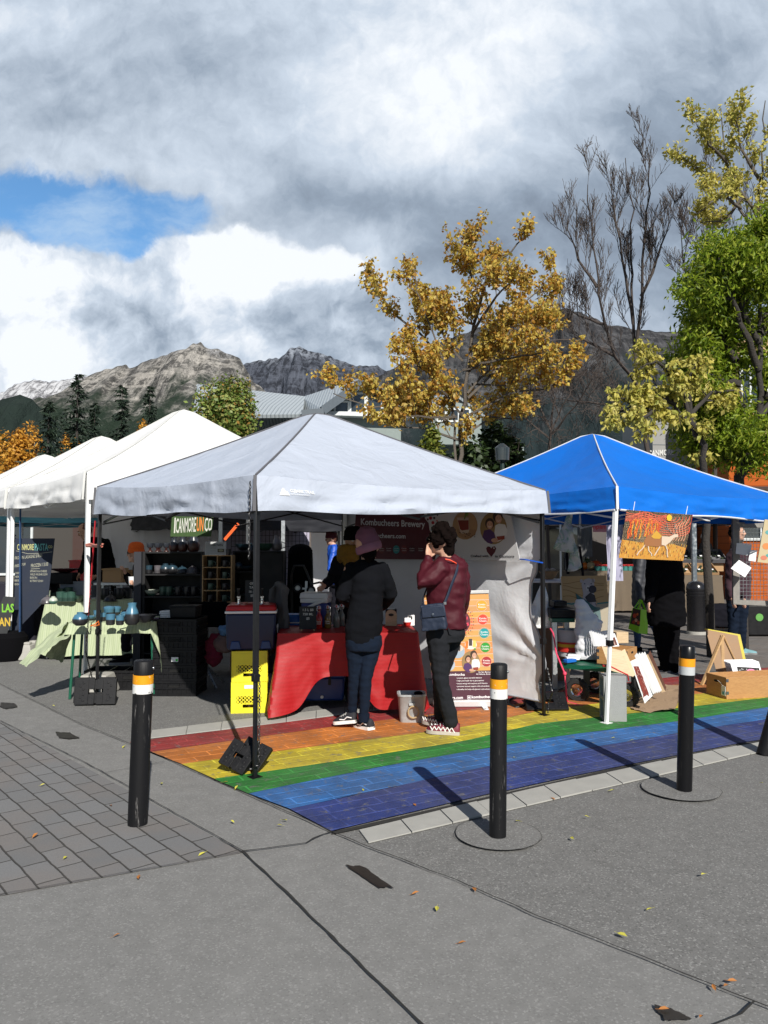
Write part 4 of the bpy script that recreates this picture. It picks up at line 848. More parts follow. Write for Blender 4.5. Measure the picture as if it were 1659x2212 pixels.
def woman2():
 Y = 6.12; r = thing('person', G(955, 1588), 'person in a maroon jacket with curly dark hair, hand raised to the mouth', 'person')
 q = lambda x, y, d=0: P(x, y, Y+d)
 fa = V((-.78, .62, -.05)); hc = q(953, 1166, 0)
 b = MB(); Pn, R = head(b, hc, fa); cap(b, sub(q(962, 1190), q(968, 1220)), [.054]*4)
 garment_rings(b, [(q(968, 1210), .06, .06, -.3), (q(968, 1225), .11, .07, -.4), (q(966, 1290), .10, .07, -.4), (q(966, 1340), .10, .08, -.4), (q(964, 1375), .11, .085, -.4)])
 hN, hF = q(945, 1368, -.06), q(978, 1366, .07); kN, kF = q(951, 1462, -.05), q(950, 1462, .12); aN, aF = q(973, 1556, 0), q(954, 1545, .20)
 for h, k, a in ((hN, kN, aN), (hF, kF, aF)): cap(b, sub(h, k)+sub(k, a)[1:], [.065, .06, .05, .044, .042, .036, .03])
 sN, eN, wN = q(950, 1226, -.09), q(913, 1262, -.14), q(925, 1206, -.02)
 sF, eF, wF = q(993, 1222, .08), q(1003, 1280, .06), q(998, 1322, .16)
 for s_, e_, w_ in ((sN, eN, wN), (sF, eF, wF)): cap(b, sub(s_, e_)+sub(e_, w_)[1:], [.036, .034, .033, .032, .03, .027, .025])
 hand(b, wN, V((.12, .25, 1)), V((.6, .5, 0)), .95, .98, -1); hand(b, wF, V((-.1, .2, -1)), V((0, 1, 0)), .5, .95)
 fuse(b, 'body', M_skin, r, .0075, 2); face_bits(r, Pn, R, glasses=True)
 s = MB(); A_ = -.35
 garment_rings(s, [(q(966, 1203), .068, .068, A_), (q(967, 1213), .105, .085, A_), (q(968, 1224), .150, .105, A_), (q(966, 1255), .160, .125, A_), (q(964, 1290), .155, .125, A_), (q(964, 1320), .150, .12, A_), (q(965, 1345), .158, .13, A_), (q(966, 1357), .162, .135, A_)], e=2.3)
 for s_, e_, w_, R_ in ((q(952, 1228, -.09), q(911, 1262, -.14), q(924, 1208, -.03), [.078, .077, .072, .068, .056, .046, .040]), (q(992, 1225, .07), q(1002, 1280, .05), q(999, 1318, .14), [.066, .066, .064, .06, .055, .05, .044])): cap(s, sub(s_, e_)+sub(e_, w_)[1:], R_)
 cap(s, [q(978, 1212, -.0), q(990, 1218, .0), q(994, 1235, 0)], [.06, .07, .055])
 fuse(s, 'jacket', M_maroon, r, .010, 3, .014, 8)
 j = MB(); garment_rings(j, [(q(963, 1345), .14, .115, A_), (q(962, 1368), .155, .125, A_), (q(962, 1385), .14, .12, A_)])
 for h, k, a in ((hN, kN, aN), (hF, kF, aF)): cap(j, sub(h, k)+sub(k, a)[1:], [.095, .088, .076, .066, .062, .062, .064])
 fuse(j, 'jeans', M_bdenim, r, .009, 3, .008, 9)
 pk = MB(); pk.prism([q(967, 1356, -.135), q(992, 1350, -.07), q(996, 1372, -.07), q(983, 1378, -.11), q(970, 1370, -.14)], (0, -.008, 0)); pk.build('pocket', M_bdenim, r, bevel=.003)
 h = MB(); rr = random.Random(3)
 for k in range(60):
  d = V((rr.gauss(0, 1), rr.gauss(0, 1), rr.gauss(0, 1))).normalized(); p = hc+V((.014, -.008, .032))+V((d.x*.088, d.y*.092, d.z*.090))
  if (p-hc).dot(fa.normalized()) > .055 and p.z < hc.z+.075: continue
  if p.z < hc.z-.045 and (p-hc).dot(fa.normalized()) > -.02: continue
  h.ell(p, rr.uniform(.022, .034), 8, 6)
 h.ell(hc+V((.014, -.008, .035)), (.086, .092, .085), 14, 10); cap(h, [q(966, 1178, -.01), q(969, 1190, -.02)], [.062, .05])
 fuse(h, 'hair', M_hair, r, .007, 1, .007, 45)
 er = MB(); er.ell(q(945, 1172, -.065), (.009, .016, .024), 8, 8);
 ms = mat('maroon mesh shoe', (.15, .015, .03), .6); w = mat('grey shoe sole', (.40, .37, .33), .7); st = [([(.034, .15+k*.13, .02), (.040, .24+k*.13, .058)], .0045) for k in range(6)]+[([(.034, .33+k*.13, .02), (.040, .24+k*.13, .058)], .004) for k in range(5)]
 shoe(r, q(993, 1587, -.0), q(922, 1582, .04), ms, w, 1.05, stripes=st); shoe(r, q(958, 1571, .17), q(914, 1560, .30), ms, w, 1, stripes=st)
 lp = MB(); lp.tube([q(962, 1208, -.115), q(972, 1210, -.12), q(984, 1216, -.10), q(992, 1226, -.06)], .006, 5); lp.build('collar_trim', mat('red orange trim', (.7, .06, .02), .6), r)
 bg = thing('shoulder_bag', q(936, 1335, -.2), 'navy shoulder bag hanging on a long strap at the hip of the maroon jacket', 'bag')
 m = mat('navy nylon', (.012, .020, .042), .6, 0, .2, 20, .4, 60, .004); mb = MB(); X = (q(964, 1300, -.22)-q(912, 1310, -.17)); X.z = 0; X.normalize(); R_ = Matrix((X, V((-X.y, X.x, 0)), V((0, 0, 1)))).transposed()
 c = q(936, 1333, -.215); mb.box(c, (.195, .075, .20), R=Matrix.Rotation(radians(-7), 3, 'Y') @ R_, tp=.92); fuse(mb, 'pouch', m, bg, .009, 6, .006, 12)
 mb = MB(); mb.box(c+V((-.002, -.045, .045)), (.188, .014, .085), R=Matrix.Rotation(radians(-7), 3, 'Y') @ R_, tp=.96); mb.build('flap', m, bg, bevel=.008)
 mb = MB(); sp = [q(961, 1302, -.20), q(968, 1285, -.17), q(976, 1262, -.155), q(985, 1240, -.14), q(990, 1222, -.11), q(987, 1212, -.04), q(975, 1207, .02)]; mb.tube(sp, .014, 8, flat=.25); sp = [q(912, 1310, -.14), q(914, 1292, -.05), q(925, 1262, .08), q(945, 1235, .12)]; mb.tube(sp, .014, 8, flat=.25); mb.build('strap', m, bg, ang=80)
 mb = MB(); mb.ell(q(935, 1328, -.268), (.012, .004, .012), 12, 6); mb.build('badge', mat('dark badge', (.03, .04, .06), .4), bg); mb = MB(); mb.bar(q(958, 1303, -.20), q(964, 1303, -.20), .012, .02); mb.build('buckle', M_steel, bg)
def figure(label, Y, headc, face, sh, el, ha, hip, kn, an, top, pants, torso, skin=M_skin, hair=None, hat=None, glasses=False, base=None, hr=1., hands=True, coat=None, arm=.058, leg=.085, toes=True, kind='jacket', td=.125, shoem=None, vox=.013, hatn='beanie', cuff=None):
 q = lambda p: P(p[0], p[1], Y+(p[2] if len(p) > 2 else 0)); fc = V(face).normalized()
 b0 = base or ((an[0][0]+an[1][0])/2,); r = thing('person', (q(hip[0]).lerp(q(hip[1]), .5).x, Y, 0), label, 'person')
 b = MB(); hc = q(headc); Pn, R = head(b, hc, fc, hr); neck = hc+V((-fc.x*.03, -fc.y*.03, -.11)); c = q(sh[0]).lerp(q(sh[1]), .5); cap(b, [neck, c+V((0, 0, -.02))], [.05, .055])
 hp = q(hip[0]).lerp(q(hip[1]), .5); fa = atan2((q(sh[1])-q(sh[0])).y, (q(sh[1])-q(sh[0])).x)
 garment_rings(b, [(c+V((0, 0, .02)), .08, .06, fa), (c-V((0, 0, .04)), .12, .07, fa), (c.lerp(hp, .6), .10, .07, fa), (hp, .11, .075, fa)])
 for h, k, a in zip(hip, kn, an): cap(b, sub(q(h), q(k))+sub(q(k), q(a))[1:], [.058, .054, .046, .042, .038, .034, .03])
 for s_, e_, w_ in zip(sh, el, ha):
  cap(b, sub(q(s_), q(e_))+sub(q(e_), q(w_))[1:], [.044, .042, .04, .034, .032, .028, .022])
  if hands: dd = (q(w_)-q(e_)).normalized(); hand(b, q(w_), dd, V((0, 0, 1)) if abs(dd.z) < .7 else V((0, 1, 0)), .7, .95)
 fuse(b, 'body', skin, r, .009, 2); face_bits(r, Pn, R, glasses=glasses)
 s = MB(); tw = [(q((t[0], t[1], t[3] if len(t) > 3 else 0)), HW(t[2], Y), td, fa*.6) for t in torso]; garment_rings(s, tw, e=2.2)
 for s_, e_, w_ in zip(sh, el, ha): cap(s, sub(q(s_), q(e_))+sub(q(e_), q(w_).lerp(q(e_), .12))[1:], [arm*1.12, arm*1.1, arm*1.05, arm, arm*.92, arm*.85, arm*.75])
 fuse(s, kind, top, r, vox, 4, .012, 8)
 j = MB(); garment_rings(j, [(hp+V((0, 0, .06)), .15, .11, fa), (hp-V((0, 0, .03)), .15, .11, fa)])
 for h, k, a in zip(hip, kn, an): cap(j, sub(q(h), q(k))+sub(q(k), q(a))[1:], [leg*1.05, leg, leg*.88, leg*.8, leg*.74, leg*.68, leg*.64])
 fuse(j, 'trousers', pants, r, vox, 3, .010, 10)
 if hair:
  h = MB(); up = V((0, 0, 1)); h.ell(hc-fc*.022+up*.032*hr, (.084*hr, .092*hr, .088*hr), 14, 10); h.ell(hc-fc*.05-up*.01, (.07*hr, .055*hr, .07*hr), 12, 8); fuse(h, 'hair', hair, r, .010, 1, .008, 30)
 if hat:
  h = MB(); h.lathe(hc+V((0, 0, .03*hr)), [(.094*hr, -.02), (.099*hr, .02), (.097*hr, .06), (.082*hr, .095), (.05*hr, .115), (.01, .12)], 18, 1, 1.06); h.build(hatn, hat, r, ang=90)
  h = MB(); h.lathe(hc+V((0, 0, .025*hr)), [(.1*hr, -.022), (.106*hr, -.01), (.104*hr, .022), (.096*hr, .03)], 18, 1, 1.06, cap=False); h.build('hat_band', cuff or hat, r, ang=90)
 for a in an:
  A_ = q(a); d = V((fc.x, fc.y, 0)).normalized();
  if A_.z < .3: shoe(r, V((A_.x, A_.y, 0))-d*.06, V((A_.x, A_.y, 0))+d*.19, shoem or M_blk, mat('grey rubber', (.2, .2, .2), .7), 1, laces=False)
 return r
woman1(); woman2()
figure('vendor in a dark jacket and mustard scarf reaching to the blue drink cooler', 7.75, (764, 1168), (.3, -1, -.15), [(730, 1212), (795, 1212)], [(717, 1250, -.05), (806, 1265)], [(700, 1266, -.33), (800, 1300, -.15)], [(750, 1345), (785, 1345)], [(750, 1420), (785, 1420)], [(750, 1485), (785, 1485)], M_dk, M_dk,
       [(762, 1200, 20), (762, 1212, 34), (760, 1250, 38), (762, 1300, 36), (764, 1345, 36)], hair=M_hair, hat=M_blk, hatn='hat')
sc = bpy.data.objects[[o.name for o in bpy.data.objects if o.name.startswith('person')][-1]]
mb = MB(); q = lambda x, y, d=0: P(x, y, 7.62+d)
for k in range(3): mb.tube([q(752+16*cos(t/12*2*pi), 1188+k*9+4*sin(t/12*2*pi), .10*sin(t/12*2*pi)) for t in range(12)], .042, 8, closed=True)
mb.ell(q(750, 1205, -.08), (.055, .04, .09), 10, 8); fuse(mb, 'scarf', mat('mustard knit', (.20, .11, .012), .95, 0, .3, 30, .9, 120, .01), sc, .011, 2, .010, 40)
M_skin2 = M_skin
figure('man with short auburn hair in a black jacket bending over the pasta stall', 11.6, (183, 1147), (-.8, -.45, -.45), [(190, 1176, -.05), (230, 1172, .1)], [(186, 1208, -.2), (240, 1218, .1)], [(172, 1238, -.3), (206, 1245, -.2)], [(208, 1262), (238, 1262)], [(208, 1330), (238, 1330)], [(208, 1390), (238, 1390)], M_blk, M_blk,
       [(203, 1160, 17), (208, 1170, 26), (216, 1205, 30), (222, 1240, 29), (222, 1268, 28)], hair=mat('auburn hair', (.12, .04, .02), .7, 0, .3, 40))
figure('person in a dark top and green cap standing behind the bending man', 13.6, (272, 1155), (-.4, -1, -.1), [(262, 1182), (290, 1182)], [(260, 1208, -.1), (292, 1212)], [(270, 1196, -.3), (285, 1225, -.2)], [(266, 1262), (286, 1262)], [(266, 1315), (286, 1315)], [(266, 1361), (286, 1361)], M_dk, M_dk,
       [(276, 1172, 10), (276, 1184, 20), (276, 1220, 22), (276, 1262, 20)], hat=mat('olive cap', (.06, .07, .02), .9), hatn='cap')
figure('seated man in an orange beanie and sunglasses eating from a paper cup', 10.0, (294, 1195), (-1, -.25, -.02), [(305, 1236, -.12), (322, 1236, .12)], [(283, 1262, -.18), (298, 1275, .12)], [(272, 1240, -.3), (289, 1262, -.25)], [(318, 1320, -.1), (325, 1320, .1)], [(272, 1325, -.2), (278, 1325, .1)], [(270, 1400, -.2), (276, 1400, .1)], M_blk, M_dk,
       [(306, 1214, 12), (310, 1228, 22), (313, 1262, 25), (318, 1300, 25), (320, 1322, 24)], hat=mat('orange knit', (.62, .10, .01), .95, 0, .15, 40, .4, 200, .003), glasses=True, hr=1.02)
mb = MB(); c = P(285, 1255, 9.7); mb.lathe(c, [(.034, -.05), (.044, .05), (.046, .05), (.046, .056), (.040, .056), (.036, -.02)], 16); one(mb, 'paper_cup', M_paper, 'white paper cup held by the seated man in the orange beanie', 'cup')
figure('person in a bright blue jacket and dark red beanie seen under the grey canopy', 13.2, (716, 1163), (-1, .15, -.1), [(722, 1184, -.12), (732, 1184, .12)], [(716, 1212, -.2), (728, 1215, .12)], [(712, 1232, -.3), (722, 1238, 0)], [(722, 1262), (738, 1262)], [(722, 1312), (738, 1312)], [(722, 1362), (738, 1362)], mat('bright blue jacket', (.01, .07, .42), .5, 0, .2, 9, .3, 60, .004), M_dk,
       [(722, 1176, 9), (724, 1184, 17), (726, 1210, 20), (728, 1240, 20), (728, 1262, 19)], hat=mat('dark red knit', (.10, .015, .02), .95), hair=mat('auburn hair', (.12, .04, .02), .7, 0, .3, 40))
figure('person with white hair in a black jacket far behind the blue canopy, arms crossed', 21.5, (1523, 1160), (.8, -.5, -.1), [(1515, 1178), (1533, 1178)], [(1512, 1200, -.1), (1540, 1200, -.05)], [(1532, 1204, -.3), (1518, 1202, -.3)], [(1517, 1240), (1533, 1240)], [(1517, 1282), (1533, 1282)], [(1517, 1318), (1533, 1318)], M_blk, M_dk,
       [(1524, 1171, 8), (1524, 1180, 14), (1525, 1205, 17), (1525, 1240, 15)], hair=mat('white hair', (.5, .48, .45), .8))
figure('person in a long black coat standing behind the hanging deer painting', 9.15, (1434, 1152), (-.8, .5, 0), [(1412, 1208, -.1), (1458, 1208, .1)], [(1408, 1262, -.12), (1466, 1262, .05)], [(1402, 1300, -.25), (1466, 1310, 0)], [(1428, 1345), (1450, 1345)], [(1431, 1395), (1452, 1395)], [(1438, 1442), (1460, 1444)], M_blk, M_blk,
       [(1434, 1190, 20), (1434, 1202, 34), (1436, 1240, 38), (1437, 1290, 40), (1440, 1340, 42), (1440, 1352, 40)], hair=M_hair, leg=.10, td=.19, arm=.075, shoem=M_blk, kind='coat')
figure('person walking in a dark grey jacket and jeans carrying the green bag', 10.8, (1392, 1155), (-1, .1, 0), [(1385, 1205, -.12), (1402, 1205, .12)], [(1378, 1255, -.15), (1400, 1255, .1)], [(1381, 1296, -.25), (1402, 1295, 0)], [(1385, 1310, 0), (1400, 1310, .05)], [(1377, 1352, 0), (1412, 1350, .1)], [(1377, 1393), (1430, 1390, .1)], mat('dark grey rain jacket', (.035, .037, .045), .6, 0, .2, 9, .3, 60, .004), mat('faded jeans', (.03, .06, .13), .85, 0, .3, 40),
       [(1392, 1190, 12), (1392, 1202, 20), (1391, 1240, 22), (1390, 1285, 23), (1391, 1312, 22)], hair=M_hair, leg=.075, td=.16)
figure('person in blue jeans and colourful running shoes behind the wire frame at the right', 10.7, (1592, 1150), (.9, -.4, 0), [(1578, 1205), (1610, 1205)], [(1574, 1255), (1614, 1255)], [(1582, 1295, -.2), (1608, 1295, -.2)], [(1583, 1290), (1605, 1290)], [(1583, 1345), (1603, 1345)], [(1582, 1398), (1602, 1397)], mat('dark plum coat', (.035, .012, .02), .9), M_denim,
       [(1594, 1185, 14), (1594, 1200, 24), (1594, 1240, 27), (1594, 1285, 27), (1594, 1298, 26)], hair=M_hair, shoem=mat('teal running shoe', (.15, .30, .33), .6))
def planefn(p0, n):
 n = V(n).normalized(); p0 = V(p0)
 if n.dot(V((0, 0, H))-p0) < 0: n = -n
 def f(x, y, o=0.0):
  r = ray(x, y); t = (p0+n*o-V((0, 0, H))).dot(n)/r.dot(n); return V((0, 0, H))+r*t
 f.n = n; return f
class Art:
 def __init__(s, fn, lay=.0012): s.f = fn; s.mb = MB(); s.ms = []; s.lay = lay
 def sl(s, m):
  if m not in s.ms: s.ms.append(m)
  s.mb.c = s.ms.index(m)
 def poly(s, pts, m, l=1): s.sl(m); s.mb.poly([s.f(x, y, s.lay*l) for x, y in pts]); return s
 def ell(s, cx, cy, rx, ry, m, l=2, n=22): return s.poly([(cx+rx*cos(2*pi*k/n), cy-ry*sin(2*pi*k/n)) for k in range(n)], m, l)
 def line(s, pts, w, m, l=3):
  s.sl(m); L = []; R = []
  for i in range(len(pts)):
   a = pts[max(i-1, 0)]; b = pts[min(i+1, len(pts)-1)]; dx, dy = b[0]-a[0], b[1]-a[1]; q = sqrt(dx*dx+dy*dy)+1e-6
   L.append(s.f(pts[i][0]-dy/q*w/2, pts[i][1]+dx/q*w/2, s.lay*l)); R.append(s.f(pts[i][0]+dy/q*w/2, pts[i][1]-dx/q*w/2, s.lay*l))
  for i in range(len(L)-1): s.mb.add([L[i], L[i+1], R[i+1], R[i]], [(0, 1, 2, 3)])
  return s
 def text(s, body, x0, x1, y, h, m, l=4, y2=None, bold=.02, sh=0.):
  t = MB(); t.text(body, 1., (0, 0, 0), (1, 0, 0), (0, 1, 0), bold=bold, shear=sh)
  xs = [v[0] for v in t.v]; a, b = min(xs), max(xs); y2 = y if y2 is None else y2; s.sl(m); vs = []
  for v in t.v:
   u = (v[0]-a)/(b-a); vs.append(s.f(x0+(x1-x0)*u, y+(y2-y)*u-v[1]/.72*h, s.lay*l))
  s.mb.add(vs, t.f); return s
 def build(s, name, par): return s.mb.build(name, s.ms, par, smooth=False)
I = lambda r, g, b: ink((r, g, b))
wn = V(((B3-A3).y, -(B3-A3).x, 0)).normalized()
if wn.y > 0: wn = -wn
wf = planefn(A3+wn*.075, wn)
bn = thing('banner', wf(940, 1150)*1, 'wide maroon and white brewery banner hung on the sidewall under the grey canopy', 'banner'); bn.location.z = 1.4
mb = MB(); cs = [wf(769, 1098), wf(1101, 1102), wf(1123, 1211), wf(762, 1208)]; mb.prism(cs, -wf.n*.006); mb.build('banner_sheet', mat('banner vinyl', (.52, .52, .53), .5, 0, .03), bn, smooth=False)
A = Art(wf); mar = I(.085, .010, .018); wh = I(.60, .60, .60); red = I(.35, .02, .03)
A.poly([(769, 1100), (905, 1101), (916, 1108), (918, 1120), (926, 1130), (928, 1145), (936, 1158), (936, 1175), (942, 1190), (940, 1209), (763, 1207)], mar)
for x, y, r, c in ((919, 1103, 3, red), (926, 1109, 3.6, mar), (930, 1119, 3.4, red), (935, 1129, 3.2, red), (932, 1107, 2.4, I(.03, .02, .03)), (938, 1119, 2.4, I(.03, .02, .03)), (945, 1113, 1.5, mar), (942, 1133, 2, I(.03, .02, .03)), (944, 1125, 1.6, red), (924, 1122, 2.2, mar)): A.ell(x, y, r, r*1.1, c)
A.text('Kombucheers Brewery', 779.5, 918, 1133.5, 14, I(.58, .58, .60), y2=1139); A.text('kombucheers.com', 786, 876, 1161, 10, I(.58, .58, .60), y2=1163)
for x, c in ((824, I(.12, .02, .02)), (840, mar), (856, I(.02, .22, .24)), (873, I(.15, .015, .015)), (890, I(.06, .01, .015)), (909, mar)):
 A.ell(x, 1187, 7.2, 9, I(c.diffuse_color[0]*0+.16, .05, .05) if False else c, 2); A.text('Kombu', x-5, x+5, 1186, 2.6, wh, 3, bold=0); A.text('Cheers', x-5, x+5, 1190.5, 2.6, wh, 3, bold=0)
A.ell(1004.7, 1134.7, 27, 31, I(.36, .22, .11)); A.poly([(985, 1142), (1030, 1144), (1026, 1156), (1008, 1165), (990, 1156)], I(.30, .17, .08), 3)
A.poly([(987, 1118), (1008, 1118), (1012, 1118), (1014, 1143), (1012, 1151), (998, 1153), (994, 1149)], I(.45, .35, .28), 4).poly([(989, 1124), (1012, 1124), (1012.5, 1144), (998, 1146), (994, 1143)], I(.16, .02, .01), 5).line([(1003, 1122), (1008, 1104)], 3, I(.12, .16, .03), 6).ell(1008, 1110, 3.5, 5, I(.14, .22, .03), 6)
rr = random.Random(2)
for k in range(16): A.ell(rr.uniform(992, 1027), rr.uniform(1150, 1160), 1.6, .9, I(.05, .025, .015), 6, 6)
def two_people(A, cx, cy, s, l=2):
 A.ell(cx, cy, 29*s, 35*s, I(.26, .17, .07), l)
 A.poly([(cx-24*s, cy+20*s), (cx-20*s, cy+5*s), (cx-8*s, cy+2*s), (cx+2*s, cy+10*s), (cx+4*s, cy+26*s), (cx-4*s, cy+34*s), (cx-14*s, cy+31*s)], I(.07, .025, .11), l+1)
 A.poly([(cx+4*s, cy-6*s), (cx+12*s, cy-10*s), (cx+25*s, cy-8*s), (cx+30*s, cy+4*s), (cx+28*s, cy+18*s), (cx+20*s, cy+24*s), (cx+8*s, cy+30*s), (cx+2*s, cy+10*s)], I(.62, .62, .62), l+1)
 A.ell(cx-8*s, cy-10*s, 10*s, 12*s, I(.04, .02, .012), l+2).ell(cx-8*s, cy-7*s, 6.8*s, 9*s, I(.50, .28, .19), l+3).ell(cx+9*s, cy-25*s, 10.5*s, 12*s, I(.04, .02, .012), l+2).ell(cx+11*s, cy-20*s, 7*s, 9.5*s, I(.52, .30, .21), l+3)
 A.line([(cx-11*s, cy-4*s), (cx-8*s, cy-2.5*s), (cx-5*s, cy-4*s)], 1.3*s, I(.7, .65, .6), l+4).line([(cx+8*s, cy-16*s), (cx+11*s, cy-15*s), (cx+14*s, cy-16.5*s)], 1.3*s, I(.7, .65, .6), l+4)
 for x, y in ((-11, -9), (-5, -9), (8, -22), (14, -22)): A.ell(cx+x*s, cy+y*s, 1.*s, .8*s, I(.03, .02, .02), l+4, 6)
 A.ell(cx+3*s, cy+26*s, 8*s, 4.5*s, I(.50, .28, .19), l+3).poly([(cx+6*s, cy+18*s), (cx+24*s, cy+16*s), (cx+24*s, cy+24*s), (cx+10*s, cy+26*s)], I(.25, .04, .02), l+4)
two_people(A, 1066, 1141, 1.)
A.text('Crafted with', 1016.5, 1055, 1203.5, 5.2, I(.02, .02, .03)); A.text('in Canmore', 1069.5, 1111, 1204, 5.2, I(.02, .02, .03))
A.poly([(1061, 1203), (1052, 1192), (1050, 1184), (1054, 1180), (1059, 1181.5), (1061, 1185), (1064, 1181), (1069, 1180), (1072, 1185), (1069, 1193)], mar, 3); A.ell(1067, 1184, 1.4, 1.6, wh, 4, 8).ell(1062, 1176, 1, 1, wh, 3, 8)
A.build('print', bn)
mb = MB(); mb.tube([wf(1123, 1208, .01), wf(1135, 1209, .03), P(1173, 1216, 6.80)], .006, 5); mb.build('bungee_cord', mat('blue cord', (.01, .10, .55), .5), bn)
rp = planefn(G(1000, 1529)+V((0, 0, .03)), (.02, -1, .03))
rb = thing('rollup_banner', G(1003, 1529), 'upright roll up banner with orange wood print and round coloured badges beside the red table', 'banner')
mb = MB(); mb.prism([rp(915, 1285), rp(1055, 1280), rp(1072, 1514), rp(938, 1516)], -rp.n*.003); mb.build('sheet', mat('banner vinyl light', (.6, .6, .6), .5, 0, .03), rb, smooth=False)
A = Art(rp); rr = random.Random(5)
def rx(x, y): k = (y-1280)/235; return x+k*(23-5*(x-915)/140)  # follow the slanted sides
for k in range(13):
 y0 = 1283+k*13; c = (.50+.14*rr.random(), .22+.09*rr.random(), .07+.03*rr.random()); A.poly([(rx(915, y0), y0+2-(0)), (rx(1055, y0), y0-.5), (rx(1055, y0+12.2), y0+11.7), (rx(915, y0+12.2), y0+14)], I(*[round(q, 2) for q in c]))
A.poly([(rx(915, 1449), 1451), (rx(1055, 1449), 1448), (rx(1055, 1513), 1513), (rx(915, 1513), 1515)], I(.06, .015, .03), 2)
A.ell(990, 1343, 26, 27, I(.12, .02, .035), 2, 30)
for R_, n_, c, s_ in ((29, 26, I(.6, .05, .05), 1.5), (33, 30, I(.14, .03, .03), 1.2), (37, 30, I(.6, .12, .06), .9)):
 for k in range(n_): A.ell(990+R_*cos(2*pi*k/n_), 1343+R_*sin(2*pi*k/n_), s_, s_, c, 3, 8)
A.text('Kombu', 968, 1010, 1338, 9, I(.72, .06, .11), 4); A.text('Cheers', 966, 1013, 1351, 9, I(.72, .06, .11), 4)
for x, y, c in ((1040.5, 1308, (.72, .30, .02)), (1043, 1338, (.60, .05, .03)), (1046, 1367.5, (.0, .26, .28)), (1048.4, 1398.4, (.02, .26, .03)), (1051, 1429, (.32, .02, .03))):
 lt = I(*[round(min(1, q*.6+.35), 2) for q in c])
 for k in range(24): A.ell(x+12*cos(k*pi/12), y+12*sin(k*pi/12), .8, .8, lt, 3, 6)
 A.ell(x, y, 10.3, 10.5, I(*c), 3); A.text('Kombu', x-7.5, x+7.5, y-.5, 4, I(.8, .8, .78), 4, bold=.01); A.text('Cheers', x-8, x+8, y+5, 4, I(.8, .8, .78), 4, bold=.01)
A.ell(1017, 1393, 13, 10, I(.70, .62, .55), 3).poly([(1006, 1385), (1012, 1385), (1011, 1400), (1005, 1400)], I(.62, .16, .02), 4).poly([(1013, 1380), (1020, 1380), (1020, 1395), (1013, 1395)], I(.05, .04, .04), 4).poly([(1022, 1383), (1028, 1384), (1028, 1398), (1021, 1398)], I(.65, .5, .12), 4).ell(1026, 1402, 3, 2, I(.12, .3, .04), 5)
A.ell(989, 1407, 15, 15, I(.30, .38, .46), 3).ell(991, 1400, 10, 7, I(.6, .5, .42), 4).poly([(986, 1394), (995, 1396), (994, 1406), (985, 1405)], I(.04, .035, .04), 5)
A.ell(971, 1436, 12, 13, I(.35, .42, .5), 3).ell(973, 1434, 5, 7, I(.30, .02, .03), 4)
two_people(A, 1017, 1430, .68, 3)
w_ = I(.78, .76, .78)
A.text('Kombucha', 966, 1004, 1459.5, 5.5, w_, 4).text('by Ian Barcello', 1034, 1064, 1453, 3, w_, 4, bold=.01).text('& Helena Artman', 1029, 1065, 1457.5, 3, w_, 4, bold=.01)
for t, x1, y in (('• protects against microbial infections', 1041, 1466), ('• helps joint health due to glucosamines', 1045, 1472), ('• boosts energy with enzymes and B vitamins', 1053, 1478), ('• promotes immune support with anti-oxidants', 1057, 1484), ('• detoxifies the body with gluconic acid and probiotics', 1068, 1490.5)): A.text(t, 986, x1, y, 3, w_, 4, bold=.008, y2=y-.8)
A.text('kombucheers.com', 938, 1000, 1511, 6.2, w_, 4, y2=1509.5).text('kombucheers', 1019, 1068, 1508.5, 6.2, w_, 4, y2=1507.5)
A.line([(1010, 1503), (1017, 1503), (1017, 1510), (1010, 1510), (1010, 1503)], 1, w_, 4); A.ell(1013.5, 1506.5, 2, 2, w_, 4, 10)
A.build('print', rb)
mb = MB(); a = G(936, 1530); b = G(1073, 1529); mb.bar(a+V((0, 0, .045)), b+V((0, 0, .045)), .075, .062); mb.build('base_housing', mat('silver plastic', (.62, .62, .62), .35, .3, .05), rb, bevel=.01)
mb = MB(); mb.bar(rp(914, 1282, .004), rp(1056, 1278, .004), .022, .03); mb.build('top_rail', mat('silver plastic', (.62, .62, .62), .35, .3, .05), rb, bevel=.004)
for x in (962, 1048): q = G(x, 1533); mb = MB(); mb.box(q+V((0, 0, .012)), (.05, .16, .022)); mb.build('foot', M_alu, rb, bevel=.004)
def table(name, label, F0, F1, dep, h, thk=.03, topm=M_whitem, legm=M_steel, legs=True, legr=.014, cat='table'):
 F0 = V(F0); F1 = V(F1); x = (F1-F0); x.z = 0; L = x.length; x.normalize(); y = V((-x.y, x.x, 0)); c = F0.lerp(F1, .5)+y*dep/2; r = thing(name, (c.x, c.y, 0), label, cat)
 mb = MB(); mb.box((c.x, c.y, h-thk/2), (L, dep, thk), atan2(x.y, x.x)); mb.build('tabletop', topm, r, bevel=.006)
 if legs:
  for s_ in (0, 1):
   for d_ in (0, 1):
    p = F0.lerp(F1, .06+.88*s_)+y*dep*(.1+.8*d_); q = F0.lerp(F1, .02+.96*s_)+y*dep*(.06+.88*d_)
    mb = MB(); mb.tube([(q.x, q.y, .004), (p.x, p.y, h-thk)], legr, 8); mb.build('leg', legm, r)
 return r, x, y, L
T0 = V((-.93, 6.78, 0)); T1 = V((.30, 6.86, 0)); TH_ = .725
table('folding_table', 'folding table under the red cloth', T0, T1, .72, TH_)
tx = (T1-T0).normalized(); ty = V((-tx.y, tx.x, 0)); TL = (T1-T0).length
